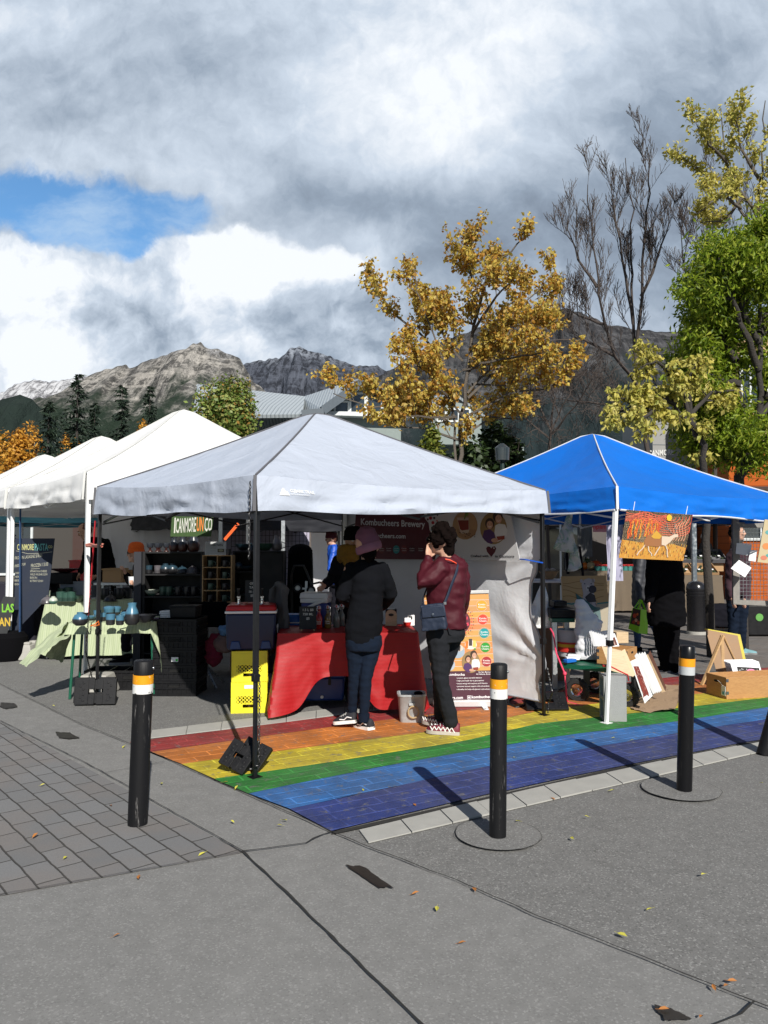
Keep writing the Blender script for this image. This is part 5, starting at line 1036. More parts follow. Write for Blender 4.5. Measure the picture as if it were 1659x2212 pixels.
def cloth_red(u, t):
 per = [(0, .72), (0, 0), (TL, 0), (TL, .72)]; ls = [0, .72, .72+TL, 1.44+TL]; d = u*ls[-1]; i = 0 if d <= ls[1] else (1 if d <= ls[2] else 2); f = (d-ls[i])/(ls[i+1]-ls[i])
 ax, ay = per[i]; bx, by = per[i+1]; X = ax+(bx-ax)*f; Yy = ay+(by-ay)*f
 cx_, cy_ = X-TL/2, Yy-.36; o = V((0, 0, 0))
 if i == 1: o = -ty
 elif i == 0: o = -tx
 else: o = tx
 cr = max(0, 1-abs(d-ls[1])/.14)+max(0, 1-abs(d-ls[2])/.14)   # corners flare
 if cr > 0: o = (o*(1-cr*.3)+(-ty+(tx if d > 1.2 else -tx))*.5*cr)
 hem = .06
 if i == 1: hem = .05+.30*exp(-((f-.42)/.22)**4)-.02*cr
 elif i == 0: hem = .10
 else: hem = .07+.1*f
 drop = (TH_-hem)*t; fl = .015+.07*cr+ (.10*exp(-((f-.03)/.10)**2) if i == 1 else 0)
 w = (sin(d*17+nz(d*3)*3)*.014+nz(d*6, t*2)*.014+nz(d*14, t*5)*.004)*t + sin((t*26+d*7+nz(d*2,t*2)*3))*.0012*min(1, t*4)
 p = T0+tx*X+ty*Yy+o*(fl*t**1.3*(1-.15*t)+w+.004); p.z = TH_+.004-drop
 if t == 0: p.z = TH_+.004
 return p
tcl = thing('tablecloth', (T0+T1)/2+ty*.36, 'shiny red striped tablecloth draped over the table, hem pulled up in an arch', 'tablecloth')
def redcloth():
 t = NT('red satin stripe cloth'); v = t.map((1, 1, 1)); w = t.wave(v, 9, 1.5, 2, 'Z'); c = t.mix(t.ss(w, .2, .8), (.31, .001, .003), (.335, .002, .005)); t.fin(c, t.ss(w, .3, .7, .58, .62), t.bump(t.noise(v, 14, 4), .3, .01), 0, .5); return t.m
MR = redcloth(); mb = MB(); mb.grid(cloth_red, 150, 36); mb.build('drape', MR, tcl, ang=80)
mb = MB(); mb.grid(lambda u, t: T0+tx*(TL*u)+ty*(.72*t)+V((0, 0, TH_+.004+.002*nz(u*7, t*5))), 20, 10); mb.build('top_cloth', MR, tcl)
def on(px, py, z=TH_+.006): return G(px, py, z)
def bottle(px, py, m, label, lab):
 p = on(px, py); r = thing('swing_top_bottle', p, label, 'bottle', 'swing top bottles on the red table'); mb = MB()
 mb.lathe(p, [(.028, 0), (.031, .006), (.031, .085), (.029, .105), (.018, .130), (.0125, .150), (.0125, .178), (.015, .182)], 18); mb.build('glass_body', m, r, ang=50)
 mb = MB(); mb.lathe(p+V((0, 0, .182)), [(.013, 0), (.014, .004), (.013, .020), (.006, .026)], 12); mb.build('stopper', M_white, r)
 mb = MB(); c = p+V((0, 0, .172)); mb.tube([c+V((.016, 0, -.012)), c+V((.020, 0, .01)), c+V((.016, 0, .034)), c+V((0, 0, .042)), c+V((-.016, 0, .034)), c+V((-.020, 0, .01)), c+V((-.016, 0, -.012))], .0022, 5); mb.tube([c+V((.0135*cos(k), .0135*sin(k), -.012)) for k in [i*pi/6 for i in range(12)]], .002, 4, closed=True); mb.build('wire_bail', M_chrome, r)
 mb = MB(); mb.box(p+V((0, -.0148, .196)), (.012, .003, .022)); mb.build('seal', M_red, r)
 if lab:
  mb = MB()
  for t_, z_, w_ in (('Kombu', .060, .042), ('Cheers', .042, .044)):
   q = MB(); q.text(t_, .019, (0, 0, 0), (1, 0, 0), (0, 1, 0), bold=.0006); a_ = max(v[0] for v in q.v); mb.add([(p.x+.0322*sin((v[0]/a_-.5)*w_/.031), p.y-.0322*cos((v[0]/a_-.5)*w_/.031), p.z+z_+v[1]) for v in q.v], q.f)
  mb.build('lettering', I(.75, .72, .65), r, smooth=False)
bottle(689, 1358, M_glassr, 'red drink in a swing top bottle, next to the little chalkboard', True)
bottle(708, 1357, M_glassy, 'amber drink in a swing top bottle, middle of the row', True)
bottle(727, 1355, M_glassc, 'clear empty looking swing top bottle right of the amber one', False)
bottle(738, 1352, M_glassc, 'clear swing top bottle half hidden by the black sweatshirt', False)
def aframe(px, py, w, h, yaw, label, lines, mt=M_chalk, par=None, z=TH_+.006, txt=(.6, .6, .58), frame=M_pine):
 p = on(px, py, z); r = thing('chalkboard_sign', p, label, 'sign', rz=yaw); tilt = Matrix.Rotation(radians(-11), 3, 'X')
 mb = MB(); mb.box(V((0, 0, h/2+.012)), (w, .006, h), R=tilt); mb.build('board', mt, r, local=True, bevel=.001)
 mb = MB()
 for s_ in (-1, 1): mb.box(tilt @ V((0, 0, 0))+V((s_*w*.36, -.001, .008)), (.012, .012, .028), R=tilt); mb.box(V((s_*w*.36, .05, h*.32)), (.010, .006, h*.72), R=Matrix.Rotation(radians(14), 3, 'X'))
 mb.build('feet', frame, r, local=True)
 mb = MB()
 for k, t_ in enumerate(lines):
  q = MB(); q.text(t_, h*.15, (0, 0, 0), (1, 0, 0), (0, 1, 0), bold=.0004, ax='CENTER'); zz = h*(.80-.19*k)
  mb.add([tuple((tilt @ V((v[0], 0, zz+v[1]-h/2)))+V((0, -.006, h/2+.012))) for v in q.v], q.f)
 if lines: mb.build('chalk_writing', ink(txt), r, local=True, smooth=False)
 return r
aframe(665, 1362, .155, .205, radians(8), 'small chalkboard on wooden feet standing on the red tablecloth', ['1.5 L $8', '750 ML', '$5'])
r = thing('wooden_box', on(845, 1352), 'small pale wooden box with an arched front and dark slot on the red table', 'box')
mb = MB(); c = on(845, 1352); pr = [(-.055, 0), (.055, 0), (.055, .10)]+[(.055*cos(a), .10+.055*sin(a)) for a in [k*pi/10 for k in range(1, 10)]]+[(-.055, .10)]
mb.prism([c+V((x, 0, z)) for x, z in pr], (0, .012, 0)); mb.build('front_panel', M_ply, r, bevel=.001)
mb = MB(); mb.box(c+V((0, .065, .078)), (.108, .10, .155)); mb.build('case', M_blackp, r, bevel=.003)
mb = MB(); mb.ell(c+V((0, -.002, .105)), (.026, .003, .014), 14, 6); mb.build('slot', M_black, r)
mb = MB(); mb.box(c+V((0, .06, .16)), (.07, .05, .008)); mb.build('top_plate', M_white, r)
r = thing('card_holder', on(880, 1350), 'card holder with white cards and a red rimmed glass dish on the red table', 'card holder'); c = on(882, 1352)
mb = MB(); mb.box(c+V((.025, .03, .05)), (.075, .012, .105), tp=.96); mb.build('card_stack', M_white, r, bevel=.008); mb = MB(); mb.box(c+V((.022, .022, .075)), (.035, .004, .03)); mb.build('card_print', M_black, r)
mb = MB(); mb.box(c+V((-.005, .0, .045)), (.06, .004, .065), .1); mb.box(c+V((.0, -.012, .035)), (.055, .003, .05), -.1); mb.build('loose_cards', M_paper, r)
mb = MB(); mb.lathe(c+V((-.01, -.02, 0)), [(.02, 0), (.032, .008), (.040, .04), (.037, .04), (.03, .01)], 16); mb.build('dish', M_glassr, r)
c = on(682, 1347); c = V((-.645, 7.33, TH_+.006)); r = thing('drink_cooler', c, 'blue drink cooler with white lid and swing handle on the red table', 'cooler'); yaw = radians(-6)
mb = MB(); mb.box(c+V((0, 0, .115)), (.235, .20, .23), yaw, tp=1.04); mb.build('body', M_royal, r, bevel=.015); wp = mat('white cooler plastic', (.60, .60, .60), .4, 0, .05)
mb = MB(); mb.box(c+V((0, 0, .25)), (.262, .225, .045), yaw); mb.box(c+V((0, 0, .297)), (.275, .238, .055), yaw, tp=.94); mb.build('lid', wp, r, bevel=.010)
mb = MB(); mb.tube([c+V((.09, -.125, .255)), c+V((.0, -.128, .22)), c+V((-.13, -.10, .155)), c+V((-.15, 0, .15))], .014, 8, flat=.6); mb.ell(c+V((.09, -.122, .258)), (.028, .014, .028), 12, 8); mb.build('handle', wp, r)
c = V((-.93, 7.55, .52)); r = thing('soft_cooler', c, 'small bright blue cooler with dark straps behind the red table', 'cooler')
mb = MB(); mb.box(c+V((0, 0, .16)), (.23, .20, .30)); mb.build('body', M_sky, r, bevel=.015); mb = MB(); mb.box(c+V((0, 0, .235)), (.234, .204, .012)); mb.build('stripe', M_white, r)
for s_ in (-.045,): mb = MB(); mb.box(c+V((s_, 0, .161)), (.022, .206, .306)); mb.build('strap', M_black, r)
stool = thing('stool', (c.x, c.y, 0), 'dark stool holding the small blue cooler behind the red table', 'stool'); mb = MB(); mb.box((c.x, c.y, .505), (.3, .28, .025)); mb.build('seat', M_blackp, stool)
for sx_ in (-1, 1):
 for sy_ in (-1, 1): mb = MB(); mb.bar((c.x+sx_*.12, c.y+sy_*.11, .49), (c.x+sx_*.14, c.y+sy_*.13, 0.002), .022); mb.build('leg', M_black, stool)
def milk_crate(base, yaw, m, label, w=.315, d=.33, h=.275, group=None, name='yellow_crate', lattice=True):
 r = thing(name, base, label, 'crate', group, yaw); t_ = .012
 def side(mb, L, ori, off):
  def bx(a0, a1, b0, b1, th=t_, o=0.):
   p = [ori(a0, b0, o), ori(a1, b0, o), ori(a1, b1, o), ori(a0, b1, o)]; mb.prism(p, off*th)
  bx(-L/2, L/2, 0, .045); bx(-L/2, L/2, .15, h); bx(-L/2, -L/2+.045, .045, .15); bx(L/2-.045, L/2, .045, .15)
  for b in (.004, .04, .155, h-.03, h-.008): bx(-L/2, L/2, b, b+.008, t_+.006, -.003)
  for a in (-L/2, -L/2+.02, -L/2+.05, L/2-.058, L/2-.028, L/2-.008): bx(a, a+.008, 0, h, t_+.005, -.0025)
  x = -L/2+.045; X1 = L/2-.045
  n = 7; st_ = (X1-x)/n
  for k in range(-2, n+1):
   for s_ in (1, -1):
    a0 = x+k*st_; a1 = a0+st_*2.; lo, hi = .085, .15
    if s_ < 0: a0, a1 = a1, a0
    b0, b1 = lo, hi
    def clip(a0, a1, b0, b1):
     pts = []
     for (a, b) in ((a0, b0), (a1, b1)):
      if a < x: f = (x-a)/((a1-a0) or 1e-9)*(1 if (a, b) == (a0, b0) else 1);
      pts.append((a, b))
     return pts
    (p0, q0), (p1, q1) = (a0, b0), (a1, b1)
    if min(p0, p1) < x-.001 or max(p0, p1) > X1+.001:
     def at(a): return q0+(q1-q0)*(a-p0)/(p1-p0)
     na0, na1 = min(max(p0, x), X1), min(max(p1, x), X1)
     if abs(na0-na1) < .004: continue
     q0, q1 = at(na0), at(na1); p0, p1 = na0, na1
    v = V((p1-p0, q1-q0)); v.normalize(); nn = V((-v.y, v.x))*.003
    P_ = [ori(p0+nn.x, q0+nn.y, .002), ori(p0-nn.x, q0-nn.y, .002), ori(p1-nn.x, q1-nn.y, .002), ori(p1+nn.x, q1+nn.y, .002)]; mb.prism(P_, off*.006)
  bx(x, -.055, .045, .085); bx(.055, X1, .045, .085); bx(-.055, .055, .078, .086)
 for nm_, L, ori, off in (('front', w, lambda a, b, o=0.: V((a, -d/2+o, b)), V((0, 1, 0))), ('back', w, lambda a, b, o=0.: V((a, d/2-o, b)), V((0, -1, 0))),
      ('side', d, lambda a, b, o=0.: V((-w/2+o, a, b)), V((1, 0, 0))), ('side', d, lambda a, b, o=0.: V((w/2-o, a, b)), V((-1, 0, 0)))):
  mb = MB(); side(mb, L if nm_ in ('front', 'back') else L-.03, ori, off); mb.build(nm_+'_panel', m, r, local=True, smooth=False)
 mb = MB(); mb.box((0, 0, .008), (w-.03, d-.03, .01)); mb.build('floor', m, r, local=True)
 for k in range(3):
  for j in range(3):
   mb = MB(); mb.lathe(V((-.09+.09*k, -.09+.09*j, .014)), [(.030, 0), (.031, .10), (.014, .16), (.012, .2), (.0, .2)], 10); mb.build('bottle', M_glassy, r, local=True)
 return r
yb = G(528, 1541)+V((.02, .17, 0)); yw = radians(6)
milk_crate(yb, yw, M_yel, 'lower yellow plastic crate, standing on the asphalt'); yc = milk_crate(yb+V((.0, 0, .277)), yw+.02, M_yel, 'upper yellow plastic crate, just below the red and blue cooler')
mb = MB(); mb.box((.005, -.172, .235), (.09, .003, .03)); lo_ = [o for o in bpy.data.objects if o.name == 'yellow_crate'][0]; mb.build('label', M_paper, lo_, local=True)
mb = MB(); mb.text('3623', .035, (0, -.1745, .02), (1, 0, 0), (0, 0, 1), ax='CENTER')
c = yb+V((.01, .03, .556)); r = thing('large_cooler', c, 'large navy cooler with red lid, white rim and two beer taps on yellow crates', 'cooler', rz=yw)
mb = MB(); mb.loft([[V((x, y, 0)) for x, y in ((-.20, -.18), (.20, -.18), (.20, .18), (-.20, .18))], [V((x, y, .03)) for x, y in ((-.215, -.19), (.215, -.19), (.215, .19), (-.215, .19))], [V((x, y, .33)) for x, y in ((-.225, -.2), (.225, -.2), (.225, .2), (-.225, .2))]]); mb.build('body', M_blue, r, local=True, bevel=.018)
for s_ in (-1, 1): mb = MB(); mb.box((s_*.135, -.196, .05), (.10, .02, .07), tp=.7); mb.build('foot_moulding', mat('lighter navy plastic', (.010, .04, .15), .35), r, local=True, bevel=.01)
mb = MB(); mb.box((0, 0, .342), (.462, .412, .022)); mb.build('rim', M_white, r, local=True, bevel=.006)
mb = MB(); mb.box((0, 0, .380), (.458, .408, .055), tp=.93); mb.build('lid', M_red, r, local=True, bevel=.018)
for sx_ in (-.12, .09):
 mb = MB(); mb.lathe(V((sx_, -.05, .405)), [(.035, 0), (.035, .006), (.014, .008), (.012, .05), (.018, .055), (.018, .07), (.010, .075)], 12); mb.tube([(sx_, -.05, .44), (sx_+.01, -.10, .44), (sx_+.012, -.115, .41)], .009, 8); t_ = mb.build('tap', M_chrome, r, local=True)
 mb = MB(); mb.tube([(sx_, -.05, .48), (sx_, -.055, .50), (sx_, -.06, .545)], [.008, .011, .013], 8); mb.build('tap_handle', M_blackp, t_, local=True)
mb = MB(); mb.box((.232, -.0, .20), (.016, .12, .03)); mb.box((.232, 0, .17), (.012, .02, .07)); mb.build('side_handle', M_white, r, local=True, bevel=.004)
cb = aframe(0, 1200, .13, .20, .1, 'small chalkboard price sign standing between the taps on the large cooler', ['ON', 'TAP', '16 oz', '$5'], z=.1); cb.location = c+V((-.01, .04, .408))
mb = MB(); mb.grid(lambda u, t: V((-1.07+.18*u+.03*nz(u*4, t*3), 7.22+.05*nz(u*5, t*5, 2)+.05*sin(u*6), 1.09-.62*t+.07*sin(u*pi))), 14, 20); one(mb, 'hanging_coat', mat('grey wool', (.09, .09, .095), .95, 0, .3), 'grey coat and scarf draped over something behind the large cooler', 'coat', solid=.02)
c = G(693, 1532)+V((-.02, .30, 0)); r = thing('rolling_cooler', c, 'blue wheeled cooler stowed under the red table', 'cooler')
mb = MB(); mb.box(c+V((.02, 0, .155)), (.40, .30, .22), 0, tp=1.05); mb.build('body', mat('mid navy plastic', (.010, .04, .20), .35), r, bevel=.02)
mb = MB(); mb.box(c+V((.02, 0, .285)), (.43, .33, .05)); mb.build('lid', mat('mid navy plastic', (.010, .04, .20), .35), r, bevel=.012)
mb = MB(); mb.lathe(c+V((.02, -.155, .085)), [(.014, 0), (.014, .02)], 12, R=Matrix.Rotation(pi/2, 3, 'X')); mb.build('drain_plug', M_white, r)
for s_ in (-.07, .07): mb = MB(); mb.box(c+V((.02+s_, -.158, .24)), (.025, .02, .09)); mb.build('latch', M_blackp, r)
def wheel(mb_t, mb_r, c, rad, wd, ax, tread=True):
 R = V(ax).normalized().to_track_quat('Z', 'Y').to_matrix(); pr = [(rad*.62, -wd/2), (rad*.9, -wd/2), (rad, -wd*.3), (rad, wd*.3), (rad*.9, wd/2), (rad*.62, wd/2)]; mb_t.lathe(c, pr, 22, R=R, cap=False); mb_t.lathe(c, [(rad*.62, -wd*.5), (rad*.62, wd*.5)], 22, R=R, cap=False)
 if tread:
  for k in range(22): a = 2*pi*k/22; mb_t.box(c+R @ V((cos(a)*rad, sin(a)*rad, 0)), (rad*.09, rad*.14, wd*.8), R=R @ Matrix.Rotation(a, 3, 'Z'))
 mb_r.lathe(c, [(rad*.6, -wd*.3), (rad*.55, -wd*.36), (rad*.2, -wd*.15), (rad*.18, -wd*.45), (.002, -wd*.45)], 18, R=R); mb_r.lathe(c, [(rad*.6, wd*.3), (rad*.55, wd*.36), (rad*.2, wd*.15), (rad*.18, wd*.45), (.002, wd*.45)], 18, R=R)
rub = mat('tyre rubber', (.02, .02, .02), .85, 0, .3, 30)
for s_ in (-.21, .25): a = MB(); b = MB(); wheel(a, b, c+V((s_, .06, .10)), .095, .04, (1, 0, 0)); w_ = a.build('wheel', rub, r, ang=50); b.build('hub', M_steel, w_)
c = G(889, 1559); r = thing('metal_bucket', c, 'galvanised square metal bucket with rope handle in front of the red cloth', 'bucket')
def rsq(w, d, z, n=28, e=5): return [c+V((abs(cos(2*pi*k/n))**(2/e)*(1 if cos(2*pi*k/n) >= 0 else -1)*w, abs(sin(2*pi*k/n))**(2/e)*(1 if sin(2*pi*k/n) >= 0 else -1)*d, z)) for k in range(n)]
mb = MB(); mb.loft([rsq(.098, .085, .003), rsq(.102, .088, .02), rsq(.118, .102, .225), rsq(.124, .108, .23), rsq(.124, .108, .245), rsq(.115, .10, .245), rsq(.098, .084, .02)]); mb.build('pail', M_galv, r, ang=50)
mb = MB(); mb.tube([c+V((.012+.045*sin(a), -.112-.012*abs(cos(a/2)), .155-.055*(1-cos(a))*.9)) for a in [k*2*pi/18 for k in range(18)]], .007, 6, closed=True); mb.build('rope_handle', mat('sisal rope', (.40, .29, .16), .95, 0, .2, 60, .6, 200, .003), r)
mb = MB(); mb.box(c+V((.0, -.112, .17)), (.05, .012, .02)); mb.build('handle_bracket', M_galv, r); mb = MB(); mb.ell(c+V((.06, .02, .235)), (.04, .03, .02)); mb.build('dark_cloth', M_blk, r)
def plate(name, c, w, h, t_, R, label, group='black canopy weight plates'):
 r = thing(name, (c[0], c[1], max(0, c[2]-h/2)), label, 'weight', group); mb = MB(); c = V(c); g_ = .030; gx, gz = w*.18, h*.17
 def bx(x0, x1, z0, z1, y0=-t_/2, y1=t_/2): mb.prism([c+R @ V(q) for q in ((x0, y0, z0), (x1, y0, z0), (x1, y0, z1), (x0, y0, z1))], R @ V((0, y1-y0, 0)))
 for sx_ in (-1, 1):
  x0, x1 = sorted((sx_*gx, sx_*w/2)); bx(x0, x1, -h/2, h/2)
  x0, x1 = sorted((sx_*.010, sx_*gx)); bx(x0, x1, gz*.55, h/2); bx(x0, x1, -h/2, -gz*.55)
  for sz in (-1, 1):
   for k in range(3): q = c+R @ V((sx_*w*(.30+.07*(k % 2)), -t_/2-.001, sz*h*(.10+.12*k))); mb.lathe(q, [(.012, 0), (.010, .003)], 10, R=R @ Matrix.Rotation(pi/2, 3, 'X'))
 bx(-.012, .012, gz*.6, h/2-.01, -t_*.2, t_*.4); bx(-.012, .012, -h/2+.01, -gz*.6, -t_*.2, t_*.4)
 mb.build('plate', M_blackp, r, bevel=.007); return r
Rx = lambda a, z=0: Matrix.Rotation(z, 3, 'Z') @ Matrix.Rotation(a, 3, 'X')
f = G(202, 1524); plate('weight_plate', f+V((.015, .02, .125)), .37, .235, .045, Rx(radians(-12), radians(6)), 'front black weight plate leaning at the left canopy leg, cross hole visible'); plate('weight_plate', f+V((-.02, .08, .130)), .37, .235, .04, Rx(radians(-12), radians(6)), 'second black weight plate just behind the front one at the left leg')
f = G(528, 1680); rr_ = Matrix.Rotation(radians(24), 3, 'Y')
plate('weight_plate', f+V((-.055, .09, .108)), .195, .185, .035, Rx(radians(-38), radians(-8)) @ rr_, 'tilted black weight plate leaning at the front canopy leg on the green stripe'); plate('weight_plate', f+V((.03, .15, .105)), .195, .185, .035, Rx(radians(-38), radians(-8)) @ rr_, 'second tilted black weight plate, behind the front canopy leg')
f = G(1184, 1540); plate('weight_plate', f+V((0, .10, .075)), .38, .20, .045, Rx(radians(-52), radians(2)), 'black weight plate lying in front of the right canopy leg on the yellow stripe')
def chain(pts, label, r0=.006, nm='chain'):
 mb = MB(); ds = []; pts = [V(p) for p in pts]
 for i in range(len(pts)-1):
  n = max(1, int((pts[i+1]-pts[i]).length/.022)); ds += [(pts[i].lerp(pts[i+1], k/n), (pts[i+1]-pts[i]).normalized()) for k in range(n)]
 for k, (p, t_) in enumerate(ds):
  a = t_.orthogonal().normalized(); b = t_.cross(a); a = a if k % 2 else b; mb.tube([p+t_*.015*cos(x)+a*.007*sin(x) for x in [j*pi/3 for j in range(6)]], .003, 4, closed=True)
 return one(mb, nm, M_black, label, 'chain')
chain([V((GF.x-.03, GF.y-.035, 1.9)), V((GF.x-.035, GF.y-.03, 1.4))], 'thin black chain hanging at the front canopy corner')
chain([V((GF.x+.035, GF.y-.01, .62)), V((GF.x+.035, GF.y-.01, .10)), V((GF.x-.05, GF.y+.02, .05))], 'black chain along the lower front canopy leg')
chain([V((GL.x-.02, GL.y-.05, 1.15)), V((GL.x-.06, GL.y-.06, .5)), G(203, 1500)+V((0, -.05, .16)), G(212, 1520)+V((0, -.03, .03)), G(238, 1522)+V((0, 0, .02))], 'black chain on the left leg running down to the weight plates')
chain([V((GR.x-.01, GR.y-.05, .42)), V((GR.x+.02, GR.y-.10, .22)), G(1184, 1545)+V((0, 0, .10)), G(1184, 1548)+V((0, 0, .02))], 'black chain on the right leg wrapped over its weight plate')
mb = MB(); mb.tube([G(1140, 1505, .03), G(1120, 1503, .05), G(1100, 1512, .02), G(1099, 1522, .015), G(1115, 1528, .015), G(1132, 1524, .03), G(1139, 1512, .05), G(1136, 1504, .06)], .011, 7); one(mb, 'cable', M_blackp, 'thick black cable coiled on the crossing beside the right leg weight', 'cable')
def bollard(pb, pt, r0, label, worn=1, dome=True, name='bollard', lean=None):
 b = G(*pb); Y = b.y; h = (pb[1]-pt[1])*Y/F*.985; top = P(pt[0], pt[1], Y); r = thing(name, b, label, 'bollard', 'black bollards with yellow and white bands'); ax = V((top.x-b.x, 0, h)).normalized(); R = ax.to_track_quat('Z', 'Y').to_matrix()
 def wood_():
  k = 'bollard black %d' % worn
  if k in MC: return MC[k]
  t = NT(k); v = t.map((1, 1, .12)); n = t.noise(v, 55, 6, .7); c = t.mix(t.ss(n, .60, .70, 0, .7 if worn else .1), (.005, .005, .006), (.16, .155, .15)); t.i(t.b, 'Specular IOR Level', .3); t.fin(c, .55 if worn else .3, t.bump(n, .5 if worn else .1, .004)); MC[k] = t.m; return t.m
 mb = MB(); n = 28; st = [(r0, 0), (r0, h*.80)] if not worn else [(r0, 0), (r0*1.01, h*.3), (r0*.99, h*.6), (r0, h*.80)]; mb.lathe(b, st, n, R=R); mb.lathe(b, [(r0, h*.915), (r0, h-.006), (r0-.006, h), (.001, h+(.001))], n, R=R); mb.build('post', wood_(), r, ang=50)
 def worn_(k, col):
  if k in MC: return MC[k]
  t = NT(k); n = t.noise(t.map(), 26, 7, .7); c = t.mix(t.ss(n, .60, .63), col, (.55, .54, .5) if 'yellow' in k else (.03, .03, .03)); t.fin(c, .45, t.bump(n, .2, .003)); MC[k] = t.m; return t.m
 yl = worn_('chipped yellow', (.72, .30, .005)) if worn else mat('reflective yellow', (.75, .30, .01), .35, 0, .08, 90); wt = worn_('chipped white', (.70, .70, .68)) if worn else mat('reflective silver', (.45, .47, .48), .35, 0, .1, 90)
 mb = MB(); mb.lathe(b, [(r0*.9, h*.802), (r0+.0018, h*.802), (r0+.0018, h*.858), (r0*.9, h*.858)], n, R=R); mb.build('white_band', wt, r, ang=50)
 mb = MB(); mb.lathe(b, [(r0*.9, h*.859), (r0+.0022, h*.859), (r0+.0022, h*.913), (r0*.9, h*.913)], n, R=R); mb.build('yellow_band', yl, r, ang=50)
 for a in (-1.55, -.1):
  q = b+R @ V((cos(a)*r0, sin(a)*r0, h*.953)); mb = MB(); mb.ell(q, .009, 10, 6); mb.build('bolt', M_steel, r)
 return r
bollard((297, 1783), (311, 1429), .052, 'black bollard with chipped yellow band at the left, standing in the grey pavers')
bollard((1075, 1811), (1078, 1437), .0435, 'black bollard with chipped yellow band in the middle, set in a round concrete footing')
bollard((1478, 1711), (1485, 1396), .0455, 'smooth black bollard with clean reflective bands, right of the middle, in a round footing', worn=0)
bollard((1650, 1630), (1742, 1300), .05, 'black bollard cut off by the right edge, by the end of the pale band', worn=1)
def leaf_proto(name, label, m, grp):
 r = MB(); vs = [(0, 0, 0), (.018, .012, .006), (.042, .014, .010), (.066, 0, .003), (.042, -.014, .010), (.018, -.012, .006), (.033, 0, .002)]; r.add(vs, [(0, 1, 6), (1, 2, 6), (2, 3, 6), (3, 4, 6), (4, 5, 6), (5, 0, 6)]); r.tube([(-.018, .003, .001), (0, 0, .001)], .001, 4); o = r.build(name, m, local=True); return tag(o, label, 'leaf', grp)
ly = leaf_proto('fallen_leaf', 'small yellow green fallen leaf lying on the pavement', ink((.45, .42, .06), 'yellow leaf'), 'yellow fallen leaves on the pavement'); lb = leaf_proto('fallen_leaf', 'small orange brown fallen leaf lying on the pavement', ink((.36, .14, .03), 'brown leaf'), 'brown fallen leaves on the pavement')
LLB = ['left of the dark rainbow corner', 'nearest the lower corner of the indigo stripe, upper one', 'just below its neighbour at the lower corner of the indigo stripe', 'on the slab beside the green stripe end', 'on the light blue stripe below the person in maroon', 'on the slab right of the long oil stain', 'just right of the middle bollard footing', 'right of the middle bollard, between the two footings', 'on the asphalt well below the right bollard', 'in the lower right, above the long joint', 'at the lower right edge of the asphalt', 'near the right edge below the cut off bollard', 'right below the middle bollard footing', 'on the light blue stripe near the right bollard shadow', 'on the light blue stripe right of the middle bollard', 'on the slab right of the left bollard', 'on the pavers near the left edge', 'on the pavers below the left bollard', 'on the light blue stripe, close to the right bollard', 'beside the red stripe corner behind the left bollard', 'at the end of the yellow stripe', 'on the pavers right below the left bollard', 'on the asphalt left of the weight plates', 'on the orange stripe behind the black shoes', 'on the indigo stripe edge behind the middle bollard', 'on the blue stripes left of the right bollard', 'alone on the big slab at the lower left', 'below the long oil stain', 'near the long joint at the lower right', 'at the bottom, left of the lower right oil stain', 'in the middle of the lower slab', 'between the two round footings on the band', 'in the lower right corner, above the oil stain', 'in the lower right corner, on the oil stain', 'on the long joint at the lower right', 'on the slab edge below the left bollard', 'on the pavers at the left edge', 'on the pavers left of the left bollard', 'on the indigo stripe left of the middle bollard', 'on the slab above the long joint']
kk = -1
rl = random.Random(4); first = {0: True, 1: True}
for px, py, k in ((506, 1777, 0), (608, 1771, 0), (611, 1783, 0), (508, 1705, 0), (783, 1704, 0), (944, 1957, 0), (1124, 1774, 0), (1273, 1765, 0), (1410, 1961, 0), (1333, 2015, 0), (1524, 1887, 0), (1641, 1690, 0), (1239, 1813, 0), (1321, 1594, 0), (1114, 1636, 0), (350, 1693, 0), (86, 1697, 0), (137, 1855, 0), (1316, 1708, 0), (270, 1610, 0), (480, 1690, 0), (444, 1840, 0), (118, 1525, 0), (735, 1600, 0), (1150, 1615, 0), (1360, 1600, 0),
              (243, 2024, 1), (889, 1932, 1), (1565, 2130, 1), (1422, 2180, 1), (989, 2038, 1), (1190, 1722, 1), (1546, 2140, 1), (1512, 2198, 1), (1571, 2118, 1), (300, 1890, 1), (70, 1810, 1), (240, 1740, 1), (893, 1736, 1), (1027, 1925, 1)):
 src = lb if k else ly; o = src if first[k] else src.copy()
 if not first[k]: COL.objects.link(o)
 kk += 1; o['label'] = ('orange brown' if k else 'yellow green')+' fallen leaf '+LLB[kk]
 first[k] = False; o.location = G(px, py, .018); o.rotation_euler = (rl.uniform(-.3, .3), rl.uniform(-.3, .3), rl.uniform(0, 6.3)); s_ = rl.uniform(.7, 1.2)*.56; o.scale = (s_, s_, s_)
def greencloth():
 t = NT('pale green striped cloth'); v = t.map((1, 1, 1), (0, 0, .2)); w = t.wave(v, 13, 1.2, 2, 'X'); w2 = t.wave(v, 5, 2.5, 2, 'X')
 c = t.mix(t.ss(w, .3, .8), (.40, .45, .29), (.33, .39, .24)); c = t.mix(t.ss(w2, .6, .9, 0, .3), c, (.46, .50, .36)); t.fin(c, .9, t.bump(t.noise(v, 30, 4), .3, .006), 0, .2); return t.m
MG = greencloth()
